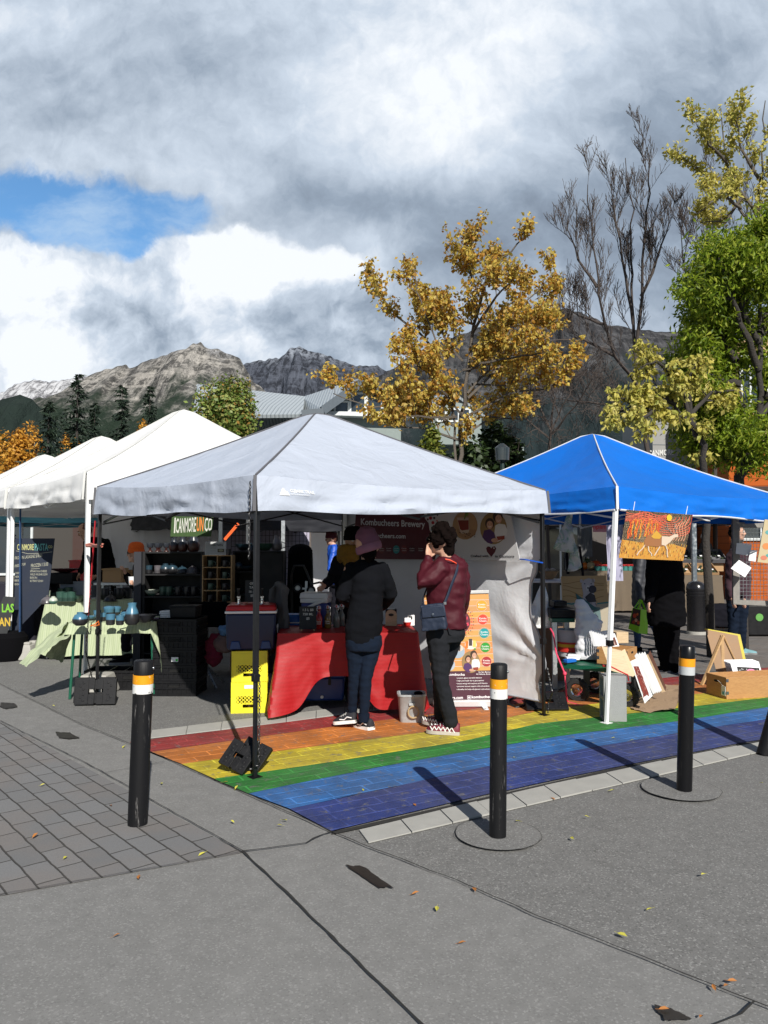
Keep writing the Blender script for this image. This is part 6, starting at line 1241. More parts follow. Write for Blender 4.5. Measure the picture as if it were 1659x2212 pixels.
def draped(name, label, F0, F1, dep, h, drops, m=MG, flare=.03, cat='tablecloth', top=True, seed=0., par=None):
 F0 = V(F0); F1 = V(F1); x = (F1-F0); x.z = 0; L = x.length; x.normalize(); y = V((-x.y, x.x, 0)); r = thing(name, (F0+F1)/2+y*dep/2, label, cat)
 dl, df, dr = drops; ls = [0, dep, dep+L, 2*dep+L]
 def fn(u, t):
  d = u*ls[-1]; i = 0 if d <= ls[1] else (1 if d <= ls[2] else 2); f = (d-ls[i])/(ls[i+1]-ls[i]); per = [(0, dep), (0, 0), (L, 0), (L, dep)]
  X = per[i][0]+(per[i+1][0]-per[i][0])*f; Yy = per[i][1]+(per[i+1][1]-per[i][1])*f; o = (-x, -y, x)[i]; g = (dl, df, dr)[i]
  k1 = max(0, 1-abs(d-ls[1])/.10); k2 = max(0, 1-abs(d-ls[2])/.10); g0 = g
  if i == 0 or i == 1: g = dl+(df-dl)*(.5+.5*max(-1, min(1, (d-ls[1])/.06)))
  if d > (ls[1]+ls[2])/2: g = df+(dr-df)*(.5+.5*max(-1, min(1, (d-ls[2])/.06)))
  if k1 > 0: o = (-x-y)*.6*k1+o*(1-k1)
  if k2 > 0: o = (x-y)*.6*k2+o*(1-k2)
  w = (sin(d*19+seed+nz(d*4, seed)*3)*.018+nz(d*7, t*2, seed)*.02)*t
  p = F0+x*X+y*Yy+o*(.004+flare*t+w+.05*(k1+k2)*t); p.z = h-g*t+.012*nz(d*5, seed)*t; return p
 mb = MB(); mb.grid(fn, 110, 16); mb.build('drape', m, r, ang=80)
 if top: mb = MB(); mb.grid(lambda u, t: F0+x*(L*u)+y*(dep*t)+V((0, 0, h+.002*nz(u*6, t*6, seed))), 16, 8); mb.build('top_cloth', m, r)
 return r, x, y
M_greenl = mat('green painted metal', (.005, .09, .05), .4, 0, .1)
p0, p1 = V((-3.07, 7.52, 0)), V((-2.27, 7.70, 0))
table('pottery_table', 'table with green metal legs under the blown pale green cloth', p0, p1, .60, .735, legm=M_greenl, legr=.014)
g1, x1, y1 = draped('tablecloth', 'pale green striped cloth on the near pottery table, left corner blown outwards', p0, p1, .60, .742, (.10, .11, .60))
def flap(u, t):
 a = (p0+y1*.55+V((0, 0, .744))).lerp(P(151, 1374, 7.44), u); tip0 = P(42, 1432, 7.3); tip1 = P(58, 1441, 7.15); b = tip1.lerp(tip0, 1-u) if False else (tip0.lerp(tip1, u))
 p = a.lerp(b, t); p.z += .05*sin(pi*t)*(1-u*.5)+.02*nz(u*4, t*6); p.x += .03*nz(t*7, u*3, 4); return p
mb = MB(); mb.grid(flap, 14, 30); mb.build('blown_corner', MG, g1, ang=80)
def back_flap(u, t):
 a = p0.lerp(p0+y1*.6, u)+V((-.01, 0, .735)); b = G(150+(-70)*u*.3-30*t, 1500, 0); q = a+V((-.22*t*(1-.3*u)-.01, .04*t, -.46*t*(1-.3*(1-u)))); q.z += .03*nz(u*5, t*4); q.x += .03*nz(u*4, t*5, 2); return q
mb = MB(); mb.grid(back_flap, 16, 14); mb.build('hanging_side', MG, g1, ang=80)
q0, q1 = V((-4.48, 10.2, 0)), V((-3.22, 10.35, 0))
table('pottery_table', 'far pottery table under a pale green cloth hanging nearly to the ground', q0, q1, .6, .745)
draped('tablecloth', 'pale green striped cloth on the far pottery table', q0, q1, .60, .752, (.55, .70, .62), flare=.10, seed=4.)
def glaze(name, top, bot, z0, z1):
 t = NT(name); sep = t.N.new('ShaderNodeSeparateXYZ'); t.L.new(t.tc.outputs['Generated'], sep.inputs[0]); n = t.noise(t.map(), 20, 4); z = t.math('MULTIPLY_ADD', n, .12, sep.outputs[2]); c = t.mix(t.ss(z, z0, z1), bot, top); t.fin(c, .3, t.bump(t.wave(t.map(), 30, .5, 1, 'Z'), .15, .002), 0, .6); return t.m
GZ_b = glaze('blue over black glaze', (.06, .17, .26), (.018, .018, .020), .52, .62)
GZ_g = glaze('green glaze', (.035, .085, .065), (.02, .045, .035), .4, .6); GZ_w = glaze('white green glaze', (.45, .50, .42), (.05, .12, .09), .4, .6)
GZ_r = glaze('grey over red glaze', (.03, .035, .045), (.045, .012, .009), .45, .6); GZ_k = glaze('dark glaze', (.012, .013, .020), (.008, .008, .011), .4, .6); GZ_gr = glaze('grey glaze', (.11, .10, .11), (.06, .055, .06), .4, .6)
GZ_b_shade = glaze('shade darkened blue glaze', (.020, .045, .065), (.012, .012, .014), .5, .62)  # copy of the blue glaze with the shelf's shade painted into its colour
PR = {'cup': [(.028, 0), (.036, .006), (.037, .07), (.040, .088), (.036, .088), (.033, .02)], 'mug': [(.030, 0), (.038, .01), (.036, .06), (.038, .095), (.034, .095), (.030, .02)],
      'jar': [(.035, 0), (.058, .02), (.062, .05), (.045, .085), (.026, .095), (.028, .108), (.023, .108), (.02, .09)], 'pitcher': [(.045, 0), (.062, .02), (.066, .07), (.05, .13), (.034, .165), (.040, .195), (.036, .195), (.03, .16)],
      'bowl': [(.03, 0), (.04, .008), (.085, .055), (.09, .062), (.085, .062), (.035, .015)], 'goblet': [(.030, 0), (.028, .006), (.011, .018), (.012, .035), (.036, .055), (.042, .10), (.038, .10), (.03, .06)],
      'dome': [(.085, 0), (.088, .008), (.07, .012), (.06, .045), (.03, .07), (.012, .075), (.014, .088), (.002, .092)], 'lidded': [(.03, 0), (.036, .008), (.037, .07), (.044, .078), (.044, .09), (.02, .098), (.002, .10)]}
POT = {}
CATN = {'cup': 'cup', 'mug': 'mug', 'jar': 'jar', 'pitcher': 'pitcher', 'bowl': 'bowl', 'goblet': 'goblet', 'dome': 'butter dish', 'lidded': 'lidded jar'}
def pot(kind, p, m, label, s=1., handle=None, group=None, hx=1):
 key = (kind, m.name, bool(handle))
 nm = {'lidded': 'lidded_jar', 'dome': 'butter_dish'}.get(kind, kind)
 if key in POT: r = dup(POT[key], p, label=label, scale=s)
 else:
  r = thing(nm, (0, 0, 0), label, CATN[kind]); mb = MB(); mb.lathe((0, 0, 0), PR[kind], 16); mb.build('clay_body', m, r, local=True, ang=50)
  if handle or kind in ('mug', 'pitcher'):
   w, h = PR[kind][1][0], PR[kind][3][1]; mb = MB(); mb.tube([(w*.95, 0, h*.22), (w*1.75, 0, h*.35), (w*1.85, 0, h*.68), (w*.9, 0, h*.86)], .006, 6); mb.build('handle', m, r, local=True)
  POT[key] = r; r.location = V(p); r.scale = (s, s, s)
 if group: r['group'] = group
 elif 'group' in r: del r['group']
 r['label'] = label
 if hx < 0: r.rotation_euler = (0, 0, pi)
 return r
tz = .745
ONT = lambda px, py, z=tz: G(px, py, z)
NEAR = 'blue topped pots on the near pottery table'
pot('jar', ONT(173, 1351), GZ_b, 'round blue and black jar at the left end of the near table', 1.15)
pot('pitcher', ONT(285, 1349), GZ_b, 'large shiny blue pitcher over black base, at the right of the cups', 1.05, hx=-1)
pot('bowl', ONT(314, 1345), GZ_k, 'wide dark bowl right of the blue pitcher on the near table', 1.25)
for k, (x, y, kd, s, lb_) in enumerate(((238.5, 1350, 'cup', 1.15, 'blue rimmed black cup at the front of the near table, left one'), (259, 1350, 'cup', 1.0, 'blue rimmed black cup at the front of the near table, next to the pitcher'), (222, 1341, 'cup', .9, 'small blue rimmed cup in the middle row of the near table'),
      (210, 1337, 'cup', 1., 'blue rimmed cup just right of the black canopy leg'), (196, 1340, 'bowl', .7, 'small blue bowl behind the white canopy leg'), (269, 1341, 'cup', 1., 'blue rimmed black cup half behind the pitcher'), (235, 1337, 'lidded', 1.35, 'tall blue topped jar behind the front cups, left one'), (250, 1335, 'lidded', 1.25, 'tall blue topped jar behind the front cups, right one'))): pot(kd, ONT(x, y), GZ_b, lb_, s)
mb = MB(); mb.tube([ONT(196, 1352, .752), ONT(205, 1349, .76), ONT(213, 1342, .79), ONT(214, 1350, .755), ONT(203, 1353, .752)], .006, 6); one(mb, 'cable_loop', mat('orange cord', (.7, .16, .02), .5), 'loop of orange cable on the near pottery table', 'cable')
mb = MB(); c = ONT(330, 1339); mb.box(c+V((0, 0, .01)), (.12, .1, .015), .3); one(mb, 'folded_cloth', mat('dusty purple cloth', (.12, .07, .13), .9), 'folded purple cloth on the right end of the near table', 'cloth')
fz = .756; FT = lambda px, py=1296: G(px, py, fz)
for x, y, kd, m, s, lb_ in ((99, 1297, 'cup', GZ_w, 1.5, 'pale cup with green rim at the left end of the far table'), (118, 1290, 'bowl', GZ_g, 1.0, 'green bowl stacked at the back left of the far table'), (133, 1290, 'cup', GZ_g, 1.4, 'green cup at the back of the far table, left of the pair'), (148, 1290, 'cup', GZ_g, 1.6, 'larger green cup at the back of the far table'),
      (102, 1304, 'dome', GZ_gr, 1.2, 'grey domed butter dish on the far table'), (115, 1305, 'jar', GZ_w, .9, 'small pale creamer beside the grey domed dish'), (131, 1300, 'cup', GZ_g, 1.5, 'green cup in the front row of the far table, behind the creamer'), (143, 1300, 'cup', GZ_g, 1.4, 'green cup in the front row of the far table, middle one'), (154, 1300, 'cup', GZ_g, 1.5, 'green cup in the front row of the far table, right one'), (172, 1299, 'bowl', GZ_g, 1.3, 'shallow dark green bowl left of the white leg'),
      (226, 1295, 'mug', GZ_k, 1.6, 'dark blue mug on the far table, right of the black leg'), (238, 1299, 'dome', GZ_k, 1.1, 'dark blue butter dish on the far table'), (249, 1293, 'bowl', GZ_k, 1.1, 'dark blue bowl on the far table'), (256, 1294, 'mug', GZ_k, 1.6, 'large dark mug near the right end of the far table'), (275, 1292, 'cup', GZ_k, 1.7, 'dark tall cup at the right end of the far table')): pot(kd, FT(x, y), m, lb_, s)
def shelf(name, label, px0, px1, Y, h, dep, boards, m, yaw=0., side=.03, back=True, cols=0, thk=.018):
 a = P(px0, 1200, Y); b = P(px1, 1200, Y); L = (b-a).length; c = (a+b)/2; r = thing(name, (c.x, c.y+dep/2*cos(yaw), 0), label, 'shelf', rz=yaw)
 for s_ in (-1, 1): mb = MB(); mb.box((s_*(L/2-side/2), 0, h/2), (side, dep, h)); mb.build('side_panel', m, r, local=True, bevel=.002)
 for z in boards: mb = MB(); mb.box((0, .001, z-thk/2), (L-side*2-.001, dep-.006, thk)); mb.build('shelf_board', m, r, local=True, bevel=.001)
 for k in range(cols): mb = MB(); mb.box((-L/2+L*(k+1)/(cols+1), .002, (boards[0]+boards[-1])/2), (thk*.8, dep-.01, abs(boards[0]-boards[-1])-.001)); mb.build('divider', m, r, local=True)
 if back: mb = MB(); mb.box((0, dep/2-.004, h/2), (L-.004, .006, h-.004)); mb.build('back_panel', m, r, local=True)
 return r, c, L
hz = lambda py, Y: P(800, py, Y).z
Y1 = 9.0; bz = [hz(1192, Y1), hz(1240, Y1), hz(1288, Y1), hz(1328, Y1), .25]
M_bshelf = mat('black stained wood', (.007, .007, .008), .7, 0, .3, 9)
s1, c1, L1 = shelf('black_shelf', 'tall black shelf with goblets and jugs on top, behind the crate stack', 308, 439, Y1, hz(1192, Y1)+.001, .32, bz, M_bshelf)
mb = MB(); mb.box((-L1/2-.045, -.02, bz[0]/2), (.085, .36, bz[0])); mb.build('side_cover', mat('slate panel', (.022, .023, .030), .7), s1, local=True)
TP = lambda px, z, Y=Y1+.08: V((P(px, 1200, Y).x, Y, z))
for x, lb_ in ((324, 'dark goblet on the black shelf, nearest the orange beanie'), (339.5, 'dark goblet on the black shelf, second of the goblets'), (359, 'dark goblet on the black shelf, next to the jugs')): pot('goblet', TP(x, bz[0]+.002), GZ_r, lb_, 1.0)
pot('goblet', V((P(344, 1200, 9.25).x, 9.25, bz[0]+.002)), GZ_r, 'dark goblet behind the other goblets on the black shelf', 1.05)
for x, s_, h_, lb_ in ((375.5, .85, 1, 'smallest dark red jug on top of the black shelf'), (394, .9, 1, 'middle dark red jug on top of the black shelf'), (418, 1.1, -1, 'largest dark red jug at the right end of the black shelf top')): pot('pitcher', TP(x, bz[0]+.002), GZ_r, lb_, s_, hx=h_)
for k, (x, kd, m) in enumerate(((322, 'cup', GZ_b_shade), (341, 'cup', GZ_gr), (358, 'jar', GZ_b_shade), (373, 'jar', GZ_b_shade), (394, 'dome', GZ_b_shade), (416, 'dome', GZ_gr))): pot(kd, TP(x, bz[1]+.002), m, 'faint %s on the upper black shelf board, number %s' % (('blue cup', 'grey cup', 'blue jar', 'small blue jar', 'blue domed dish', 'grey domed dish')[k], ('one', 'two', 'three', 'four', 'five', 'six')[k]), 1.1)
for x, kd, m, lb_ in ((329, 'bowl', GZ_w, 'pale green bowl on the lower board of the black shelf'), (353, 'mug', GZ_g, 'green mug on the lower board of the black shelf'), (366, 'mug', GZ_g, 'dim green mug beside the other green mug on the lower board'), (386, 'mug', GZ_k, 'dim dark mug on the lower board, left of three'), (405, 'mug', GZ_k, 'dim dark mug on the lower board, middle of three'), (420, 'mug', GZ_k, 'dim dark mug on the lower board, right of three')): pot(kd, TP(x, bz[2]+.002), m, lb_, 1.1)
Y2 = 8.85; cz = [hz(q, Y2) for q in (1199.5, 1225, 1250, 1275, 1300, 1325, 1350)]
s2, c2, L2 = shelf('cubby_shelf', 'pale wooden cubby shelf with two columns of mugs', 437, 501, Y2, cz[0]+.001, .20, cz, M_pine, side=.012, back=False, cols=1, thk=.010)
mb = MB(); mb.box((0, .095, (cz[0]+cz[-1])/2), (L2-.01, .004, cz[0]-cz[-1])); mb.build('back_panel', mat('dark backing', (.015, .014, .013), .9), s2, local=True)
rowsn = ('top', 'second', 'third', 'fourth', 'fifth', 'bottom')
for k in range(6):
 for j, x in enumerate((455.5, 486)): pot('mug', V((P(x, 1200, Y2).x, Y2, cz[k+1]+.001)), GZ_k if (k+j) % 2 else GZ_g, 'mug in the %s row of the cubby shelf, %s column' % (rowsn[k], ('left', 'right')[j]), .80)
a = planefn(P(465, 1200, Y2-.02), (0, -1, .05)); A = Art(a); A.poly([(444, 1171), (488, 1171), (488, 1198), (443, 1198)], I(.36, .37, .37), 0); A.text('THROWN', 453, 481, 1180, 5, I(.04, .04, .05), 2); A.poly([(470, 1185.5), (484, 1185.5), (484, 1193), (470, 1193)], I(.07, .06, .04), 2).ell(477, 1189, 5, 2.5, I(.25, .25, .16), 3)
for y in (1183, 1185.5, 1190): A.line([(454, y), (467, y)], .6, I(.15, .15, .16), 2)
g = thing('sign', P(465, 1198, Y2-.02), 'white pottery card sign standing on top of the cubby shelf', 'sign'); mb = MB(); mb.prism([a(x, y, -.001) for x, y in ((443.5, 1170.5), (488.5, 1170.5), (488.5, 1198.5), (442.5, 1198.5))], (0, .005, 0)); mb.build('card', M_paper, g); A.build('print', g)
pot('cup', V((P(493, 1200, Y2).x, Y2, cz[0]+.001)), GZ_k, 'small dark cup beside the card sign on the cubby shelf', .8)
Y3 = 9.1; s3, c3, L3 = shelf('black_shelf', 'black shelf with a dark panel, right of the cubby shelf', 502, 612, Y3, hz(1190, Y3), .3, [hz(1190, Y3)-.001, hz(1234, Y3), hz(1284, Y3), .4], M_bshelf)
mb = MB(); mb.box((L3*.24, -.155, hz(1190, Y3)*.5), (L3*.48, .012, hz(1190, Y3)*.96)); mb.build('panel', M_bshelf, s3, local=True)
for x, kd, m, s_, lb_ in ((526, 'bowl', GZ_b_shade, 1.3, 'blue grey bowl on top of the right black shelf, left one'), (541, 'dome', GZ_b_shade, 1.0, 'blue dish with notched rim on the right black shelf'), (570, 'bowl', GZ_g, 1.4, 'wide dark green bowl on top of the right black shelf'), (575, 'bowl', GZ_g, 1.0, 'dark green bowl at the back of the right black shelf top'), (598, 'pitcher', GZ_gr, .95, 'grey squat jug at the right end of the right black shelf')): pot(kd, TP(x, hz(1190, Y3)+.002, Y3+.1), m, lb_, s_)
for x, kd, z, lb_ in ((515, 'jar', 1234, 'dim jar inside the right black shelf, upper board'), (532, 'bowl', 1234, 'dim bowl inside the right black shelf, upper board'), (512, 'bowl', 1284, 'dim bowl inside the right black shelf, lower board')): pot(kd, TP(x, hz(z, Y3)+.002, Y3+.05), GZ_b_shade, lb_, 1.)
def bcrate(base, w, d, h, yaw, label, group, lab=False):
 key = ('bcrate', w, d, h)
 if key in POT: return dup(POT[key], base, yaw, label)
 r = thing('black_crate', base, label, 'crate', group, yaw); mb = MB()
 mb.box((0, 0, .006), (w-.01, d-.01, .01))
 for ori, L, sg in ((0, w, -1), (0, w, 1), (1, d, -1), (1, d, 1)):
  for z0, z1 in ((0, .022), (h*.46, h*.54), (h-.022, h)):
   c_ = (0, sg*(d/2-.006), (z0+z1)/2) if not ori else (sg*(w/2-.006), 0, (z0+z1)/2); mb.box(c_, (L, .016, z1-z0) if not ori else (.016, L-.034, z1-z0))
  n = 9
  for k in range(n+1):
   a = -L/2+.006+(L-.012)*k/n; c_ = (a, sg*(d/2-.008), h/2) if not ori else (sg*(w/2-.008), a*.94, h/2); mb.box(c_, (.010, .010, h-.004) if not ori else (.010, .010, h-.004))
  c_ = (0, sg*(d/2-.012), h/2) if not ori else (sg*(w/2-.012), 0, h/2); mb.box(c_, (L-.03, .003, h-.02) if not ori else (.003, L-.04, h-.02))
 mb.box((0, -d/2+.001, h*.78), (.11, .012, .012)); mb.build('crate_shell', M_blackp, r, local=True, smooth=False)
 mb = MB(); mb.box((0, -d/2-.0015, h*.66), (.10, .003, h*.20)); mb.build('grip_opening', mat('deep black', (.002, .002, .002), .9), r, local=True)
 POT[key] = r; return r
cb_ = V((P(389, 1400, 7.9).x, 7.92, 0)); nm5 = ('bottom', 'second lowest', 'middle', 'second highest', 'topmost')
for k in range(5): bcrate(cb_+V((.006*(k % 2), 0, .153*k)), .44, .42, .150, radians(-2), 'black plastic crate, %s of the tall stack beside the near pottery table' % nm5[k], 'stacked black crates')
cr = [o for o in bpy.data.objects if o.name.startswith('black_crate')][2]; mb = MB(); mb.box((.01, -.224, .06), (.07, .002, .045)); mb.build('label', M_paper, cr, local=True); mb = MB(); mb.box((.03, -.2255, .055), (.022, .002, .022)); mb.build('green_sticker', I(.05, .5, .05), cr, local=True)
for k, (x, lb_) in enumerate(((232, 'low black crate under the near pottery table, left one'), (283, 'low black crate under the near pottery table, right one'))): bcrate(V((P(x, 1500, 8.15).x, 8.2, 0)), .42, .34, .20, radians(3), lb_, 'low black crates')
c = cb_+V((.02, 0, .767)); mb = MB(); mb.box(c+V((.03, .0, .055)), (.26, .22, .11), -.03, tp=1.05); mb.box(c+V((.03, 0, .114)), (.285, .24, .016), -.03); one(mb, 'black_tote', M_blackp, 'black lidded box on top of the stacked black crates', 'box', bevel=.006)
for k in range(4): mb = MB(); mb.box(c+V((-.155+.006*(k % 2), -.02, .008+.017*k)), (.12, .16-.01*k, .014), .15-.1*k); one(mb, 'paper_stack', M_paper, ('lowest', 'second', 'third', 'topmost')[k]+' bundle of papers beside the black lidded box', 'paper')
r = thing('folding_chair', (-1.95, 8.3, 0), 'dark folding chair heaped with a maroon scarf and pale clothes', 'chair')
for a_, b_ in (((-2.12, 8.1, 0), (-1.78, 8.5, .46)), ((-1.75, 8.1, 0), (-2.10, 8.5, .46)), ((-2.12, 8.45, 0), (-1.78, 8.05, .46)), ((-1.75, 8.5, 0), (-2.10, 8.05, .46))): mb = MB(); mb.bar(a_, b_, .02); mb.build('leg', M_steel, r)
mb = MB(); mb.box((-1.94, 8.28, .47), (.42, .42, .03)); mb.build('seat', M_blk, r, bevel=.008); mb = MB(); mb.box((-1.94, 8.5, .74), (.42, .03, .28)); mb.build('backrest', M_blk, r, bevel=.008)
for nm, lb_, px, py, m_, s_ in (('scarf', 'maroon scarf hanging off the folding chair', 462, 1405, mat('maroon wool', (.16, .01, .03), .95, 0, .3, 30), (.10, .07, .17)), ('clothes', 'pale brown jacket heaped on the folding chair', 484, 1392, mat('dusty brown cloth', (.16, .10, .09), .95, 0, .3, 30), (.12, .12, .10)), ('shirt', 'light blue patterned shirt on the folding chair', 486, 1362, mat('light blue cloth', (.10, .22, .42), .9, 0, .4, 30), (.07, .08, .06))):
 mb = MB(); c = P(px, py, 8.0); mb.ell(c, s_, 14, 10); mb.ell(c+V((.04, .03, .05)), [q*.7 for q in s_], 12, 8); tag(fuse(mb, nm, m_, None, .014, 3, .022, 9), lb_, 'clothing')
a = planefn(P(415, 1130, 8.6), (0, -1, 0)); A = Art(a); cs = [(372, 1108), (462, 1108), (456, 1159), (368, 1159)]
A.text('I', 375.5, 380, 1151, 34, I(.55, .55, .5), 2, sh=.1, bold=.01).text('CANMORE', 380, 424, 1151, 32, I(.55, .55, .5), 2, y2=1148, sh=.2, bold=.01).text('UN', 425, 440, 1147, 31, I(.75, .20, .03), 2, sh=.2, bold=.01).text('CO', 442, 458, 1147, 30, I(.55, .55, .5), 2, sh=.2, bold=.01)
g = thing('banner', a(415, 1130), 'green banner with tall white and orange lettering above the black shelf', 'banner'); mb = MB(); mb.prism([a(*q) for q in cs], (0, .004, 0)); mb.build('banner_sheet', mat('mottled green cloth', (.035, .075, .018), .8, 0, .45, 30), g); A.build('lettering', g)
mb = MB()
for x in (378, 458): mb.tube([a(x, 1110), a(x, 1090)], .004, 5)
mb.build('cord', M_black, g)
cz_ = 10.9; e0, e1 = V((P(20, 1200, cz_).x, cz_, 0)), V((P(80, 1200, cz_).x, cz_-.1, 0))
table('pasta_table', 'table of the pasta stall under the dark navy cloth', e0-V((.6, 0, 0)), e1, .7, .95)
draped('tablecloth', 'dark navy cloth on the pasta stall table', e0-V((.6, 0, 0)), e1, .7, .957, (.9, .92, .9), m=mat('dark navy cloth', (.014, .013, .022), .9), flare=.05, seed=7)
pf = planefn(P(75, 1250, 10.35), (.12, -1, .02)); g = thing('chalkboard_sign', P(75, 1330, 10.35), 'large dark blue chalkboard menu at the pasta stall behind the white leg', 'sign'); g.location.z = .9
mb = MB(); mb.prism([pf(*q) for q in ((33, 1163), (118, 1163), (104, 1290), (30, 1368))], -pf.n*.012); mb.build('board', M_chalkb, g, smooth=False); A = Art(pf)
yel = I(.42, .42, .18); teal = I(.10, .32, .30); cw = I(.36, .36, .28)
A.text('CANMORE', 37, 73, 1188, 13, yel, 1).text('PASTA', 75, 104, 1189, 15, teal, 1).text('CO', 104, 113, 1184, 6, yel, 1).line([(35, 1190), (60, 1196), (90, 1195), (113, 1192)], .8, cw, 1).text('FROZEN LASAGNE $18.00', 32, 91, 1209, 7, cw, 1, y2=1203, bold=.0)
A.text('FRESH 7.00', 32, 55, 1226, 6, cw, 1, y2=1221, bold=0).text('FROZEN 13.00', 67, 104, 1226, 8, cw, 1, y2=1222, bold=0).line([(67, 1229), (86, 1228)], .8, cw, 1)
for k, (t_, x_) in enumerate((('SPINACH & CHEESE', 101), ('WILD MUSHROOM', 102), ('BISON', 80), ('BUTTERNUT SQUASH', 93))): A.text(t_, 65, x_, 1236+k*7, 4.6, cw, 1, bold=0)
for k in range(4): A.text(('CHEESE', 'HERB', 'BEEF', 'EGG')[k], 32, 44, 1240+k*8, 4.4, cw, 1, bold=0)
A.build('chalk_writing', g)
mb = MB(); c = P(45, 1390, 10.15);
r = thing('concrete_block', G(39, 1427), 'tapered concrete foot block with grooves at the left canopy leg', 'concrete block'); b = G(39, 1427)+V((0, .16, 0)); mb = MB()
mb.loft([[b+V((x*k, y*k, z)) for x, y in ((-.18, -.18), (.18, -.18), (.18, .18), (-.18, .18))] for z, k in ((0.002, 1), (.03, 1), (.20, .74))]); mb.build('block', M_conc, r, bevel=.012)
for s_ in (-1, 1):
 for t_ in (-1, 1): mb = MB(); mb.box(b+V((s_*.085, t_*.085, .215)), (.09, .09, .032), tp=.9); mb.build('top_lug', M_conc, r, bevel=.008)
b = G(190, 1508)+V((0, .25, 0)); r = thing('concrete_block', b, 'concrete foot block under the white leg, behind the black weight plates', 'concrete block'); mb = MB(); mb.loft([[b+V((x*k, y*k, z)) for x, y in ((-.17, -.17), (.17, -.17), (.17, .17), (-.17, .17))] for z, k in ((0.002, 1), (.03, 1), (.20, .74))]); mb.build('block', M_conc, r, bevel=.012)
mb = MB(); mb.bar(P(44, 1092, 10.3), P(43, 1392, 10.15), .045, .006, (1, 0, 0)); one(mb, 'tie_strap', mat('blue webbing', (.03, .08, .20), .7), 'blue tie down strap running down to the concrete foot block', 'strap')
mb = MB(); mb.bar(P(206, 1125, 8.2), P(188, 1378, 8.15), .03, .005, (1, 0, 0)); one(mb, 'tie_strap', mat('red webbing', (.50, .01, .02), .6), 'red tie down strap right beside the white leg', 'strap')
mb = MB(); mb.tube([P(186, 1177, 8.1), P(196, 1175, 8.05), P(207, 1178, 7.6), P(222, 1176, 7.35), P(220, 1180, 7.3), P(200, 1180, 7.9), P(187, 1180, 8.1)], .012, 6); one(mb, 'rope_tie', mat('pink flagging', (.55, .20, .15), .7), 'pink tape tying the white leg to the black leg', 'tie')
mb = MB()
for k in range(3): mb.tube([P(24+10*cos(t/10*2*pi), 1157+k*6+2*sin(t/10*2*pi), 10.75+.08*sin(t/10*2*pi)) for t in range(10)], .008, 5, closed=True)
one(mb, 'rope_tie', mat('dark violet cord', (.03, .02, .06), .7), 'dark cord wound round the far white leg', 'tie')
pf = planefn(P(14, 1340, 10.0), (.3, -1, .1)); g = thing('sign', G(8, 1425), 'dark board with lime and yellow handwritten lettering at the left edge', 'sign'); mb = MB(); mb.prism([pf(*q) for q in ((8, 1288), (34, 1290), (14, 1375), (-30, 1372))], -pf.n*.015); mb.build('board', M_chalk, g); A = Art(pf); A.text('LAS', 4, 30, 1322, 18, I(.15, .40, .02), 1, bold=.03).text('PAN', -10, 22, 1352, 18, I(.45, .30, .02), 1, bold=.03); A.build('lettering', g)
mb = MB(); c = G(-5, 1430); mb.lathe(c+V((0, .2, 0)), [(.24, .002), (.27, .1), (.27, .30), (.22, .36), (.05, .38)], 18); one(mb, 'black_bag', M_blk, 'round black bag at the left edge beside the concrete foot block', 'bag')
mb = MB(); c = P(140, 1245, 11.3); mb.box(V((c.x, c.y, 1.02)), (.34, .3, .16)); one(mb, 'scale', M_blackp, 'black counter scale with a dark red pan at the pasta stall', 'scale', bevel=.01)
mb = MB(); mb.lathe(V((c.x, c.y, 1.10)), [(.06, 0), (.20, .05), (.21, .06), (.05, .02)], 16); one(mb, 'tray', mat('dark red enamel', (.06, .008, .015), .4), 'dark red pan on the counter scale', 'tray')
for nm, lb_, px0, px1, py0, py1, Y, m_, ct in (('red_crate', 'red plastic bin behind the bending man', 150, 195, 1210, 1262, 12.6, M_red, 'crate'), ('storage_bin', 'translucent grey storage bin behind the far pottery table', 130, 195, 1256, 1290, 11.2, mat('frosted plastic', (.24, .27, .32), .5), 'bin'), ('cardboard_box', 'open cardboard box beside the seated man', 222, 262, 1228, 1258, 11.0, M_card, 'box'), ('cardboard_box', 'cardboard box with white side left of the seated man', 262, 285, 1232, 1260, 11.4, M_card, 'box')):
 a = P(px0, py0, Y); b = P(px1, py1, Y); r = thing(nm, ((a.x+b.x)/2, Y+.15, b.z), lb_, ct); w_, h_ = b.x-a.x, a.z-b.z; cx_, cz2 = (a.x+b.x)/2, (a.z+b.z)/2; mb = MB()
 for q, s_ in (((cx_, Y, cz2), (w_, .012, h_)), ((cx_, Y+.3, cz2), (w_, .012, h_)), ((a.x+.006, Y+.15, cz2), (.012, .287, h_)), ((b.x-.006, Y+.15, cz2), (.012, .287, h_)), ((cx_, Y+.15, b.z+.007), (w_-.03, .27, .012))): mb.box(q, s_)
 mb.build('box_body', m_, r); mb = MB(); mb.box((cx_, Y-.012, a.z-.012), (w_+.02, .016, .02)); mb.build('rim', m_, r)
 mb = MB(); mb.box((cx_, Y+.15, b.z/2-.01), (w_+.3, .5, .03)); mb2 = mb
 st = thing('folding_table', (cx_, Y+.15, 0), 'low support table under the '+lb_.split(' behind')[0].split(' beside')[0].split(' left')[0].split(' with')[0]+' at the pasta stall' + (', right one' if px0 == 262 else ''), 'table'); mb = MB(); mb.box((cx_, Y+.15, b.z-.02), (w_+.2, .45, .03)); mb.build('tabletop', M_whitem, st)
 for sx_ in (-1, 1): mb = MB(); mb.bar((cx_+sx_*(w_/2), Y+.15, 0.002), (cx_+sx_*(w_/2), Y+.15, b.z-.035), .03, .3); mb.build('leg', M_steel, st)
for nm_, px, Y, w_, m_, z0, z1 in (('white', 128, 14, .05, M_whitem, 0, 1.9), ('white', 583-0, 12.4, .07, M_whitem, hz(1179, 12.4), 1.95)):
 pass
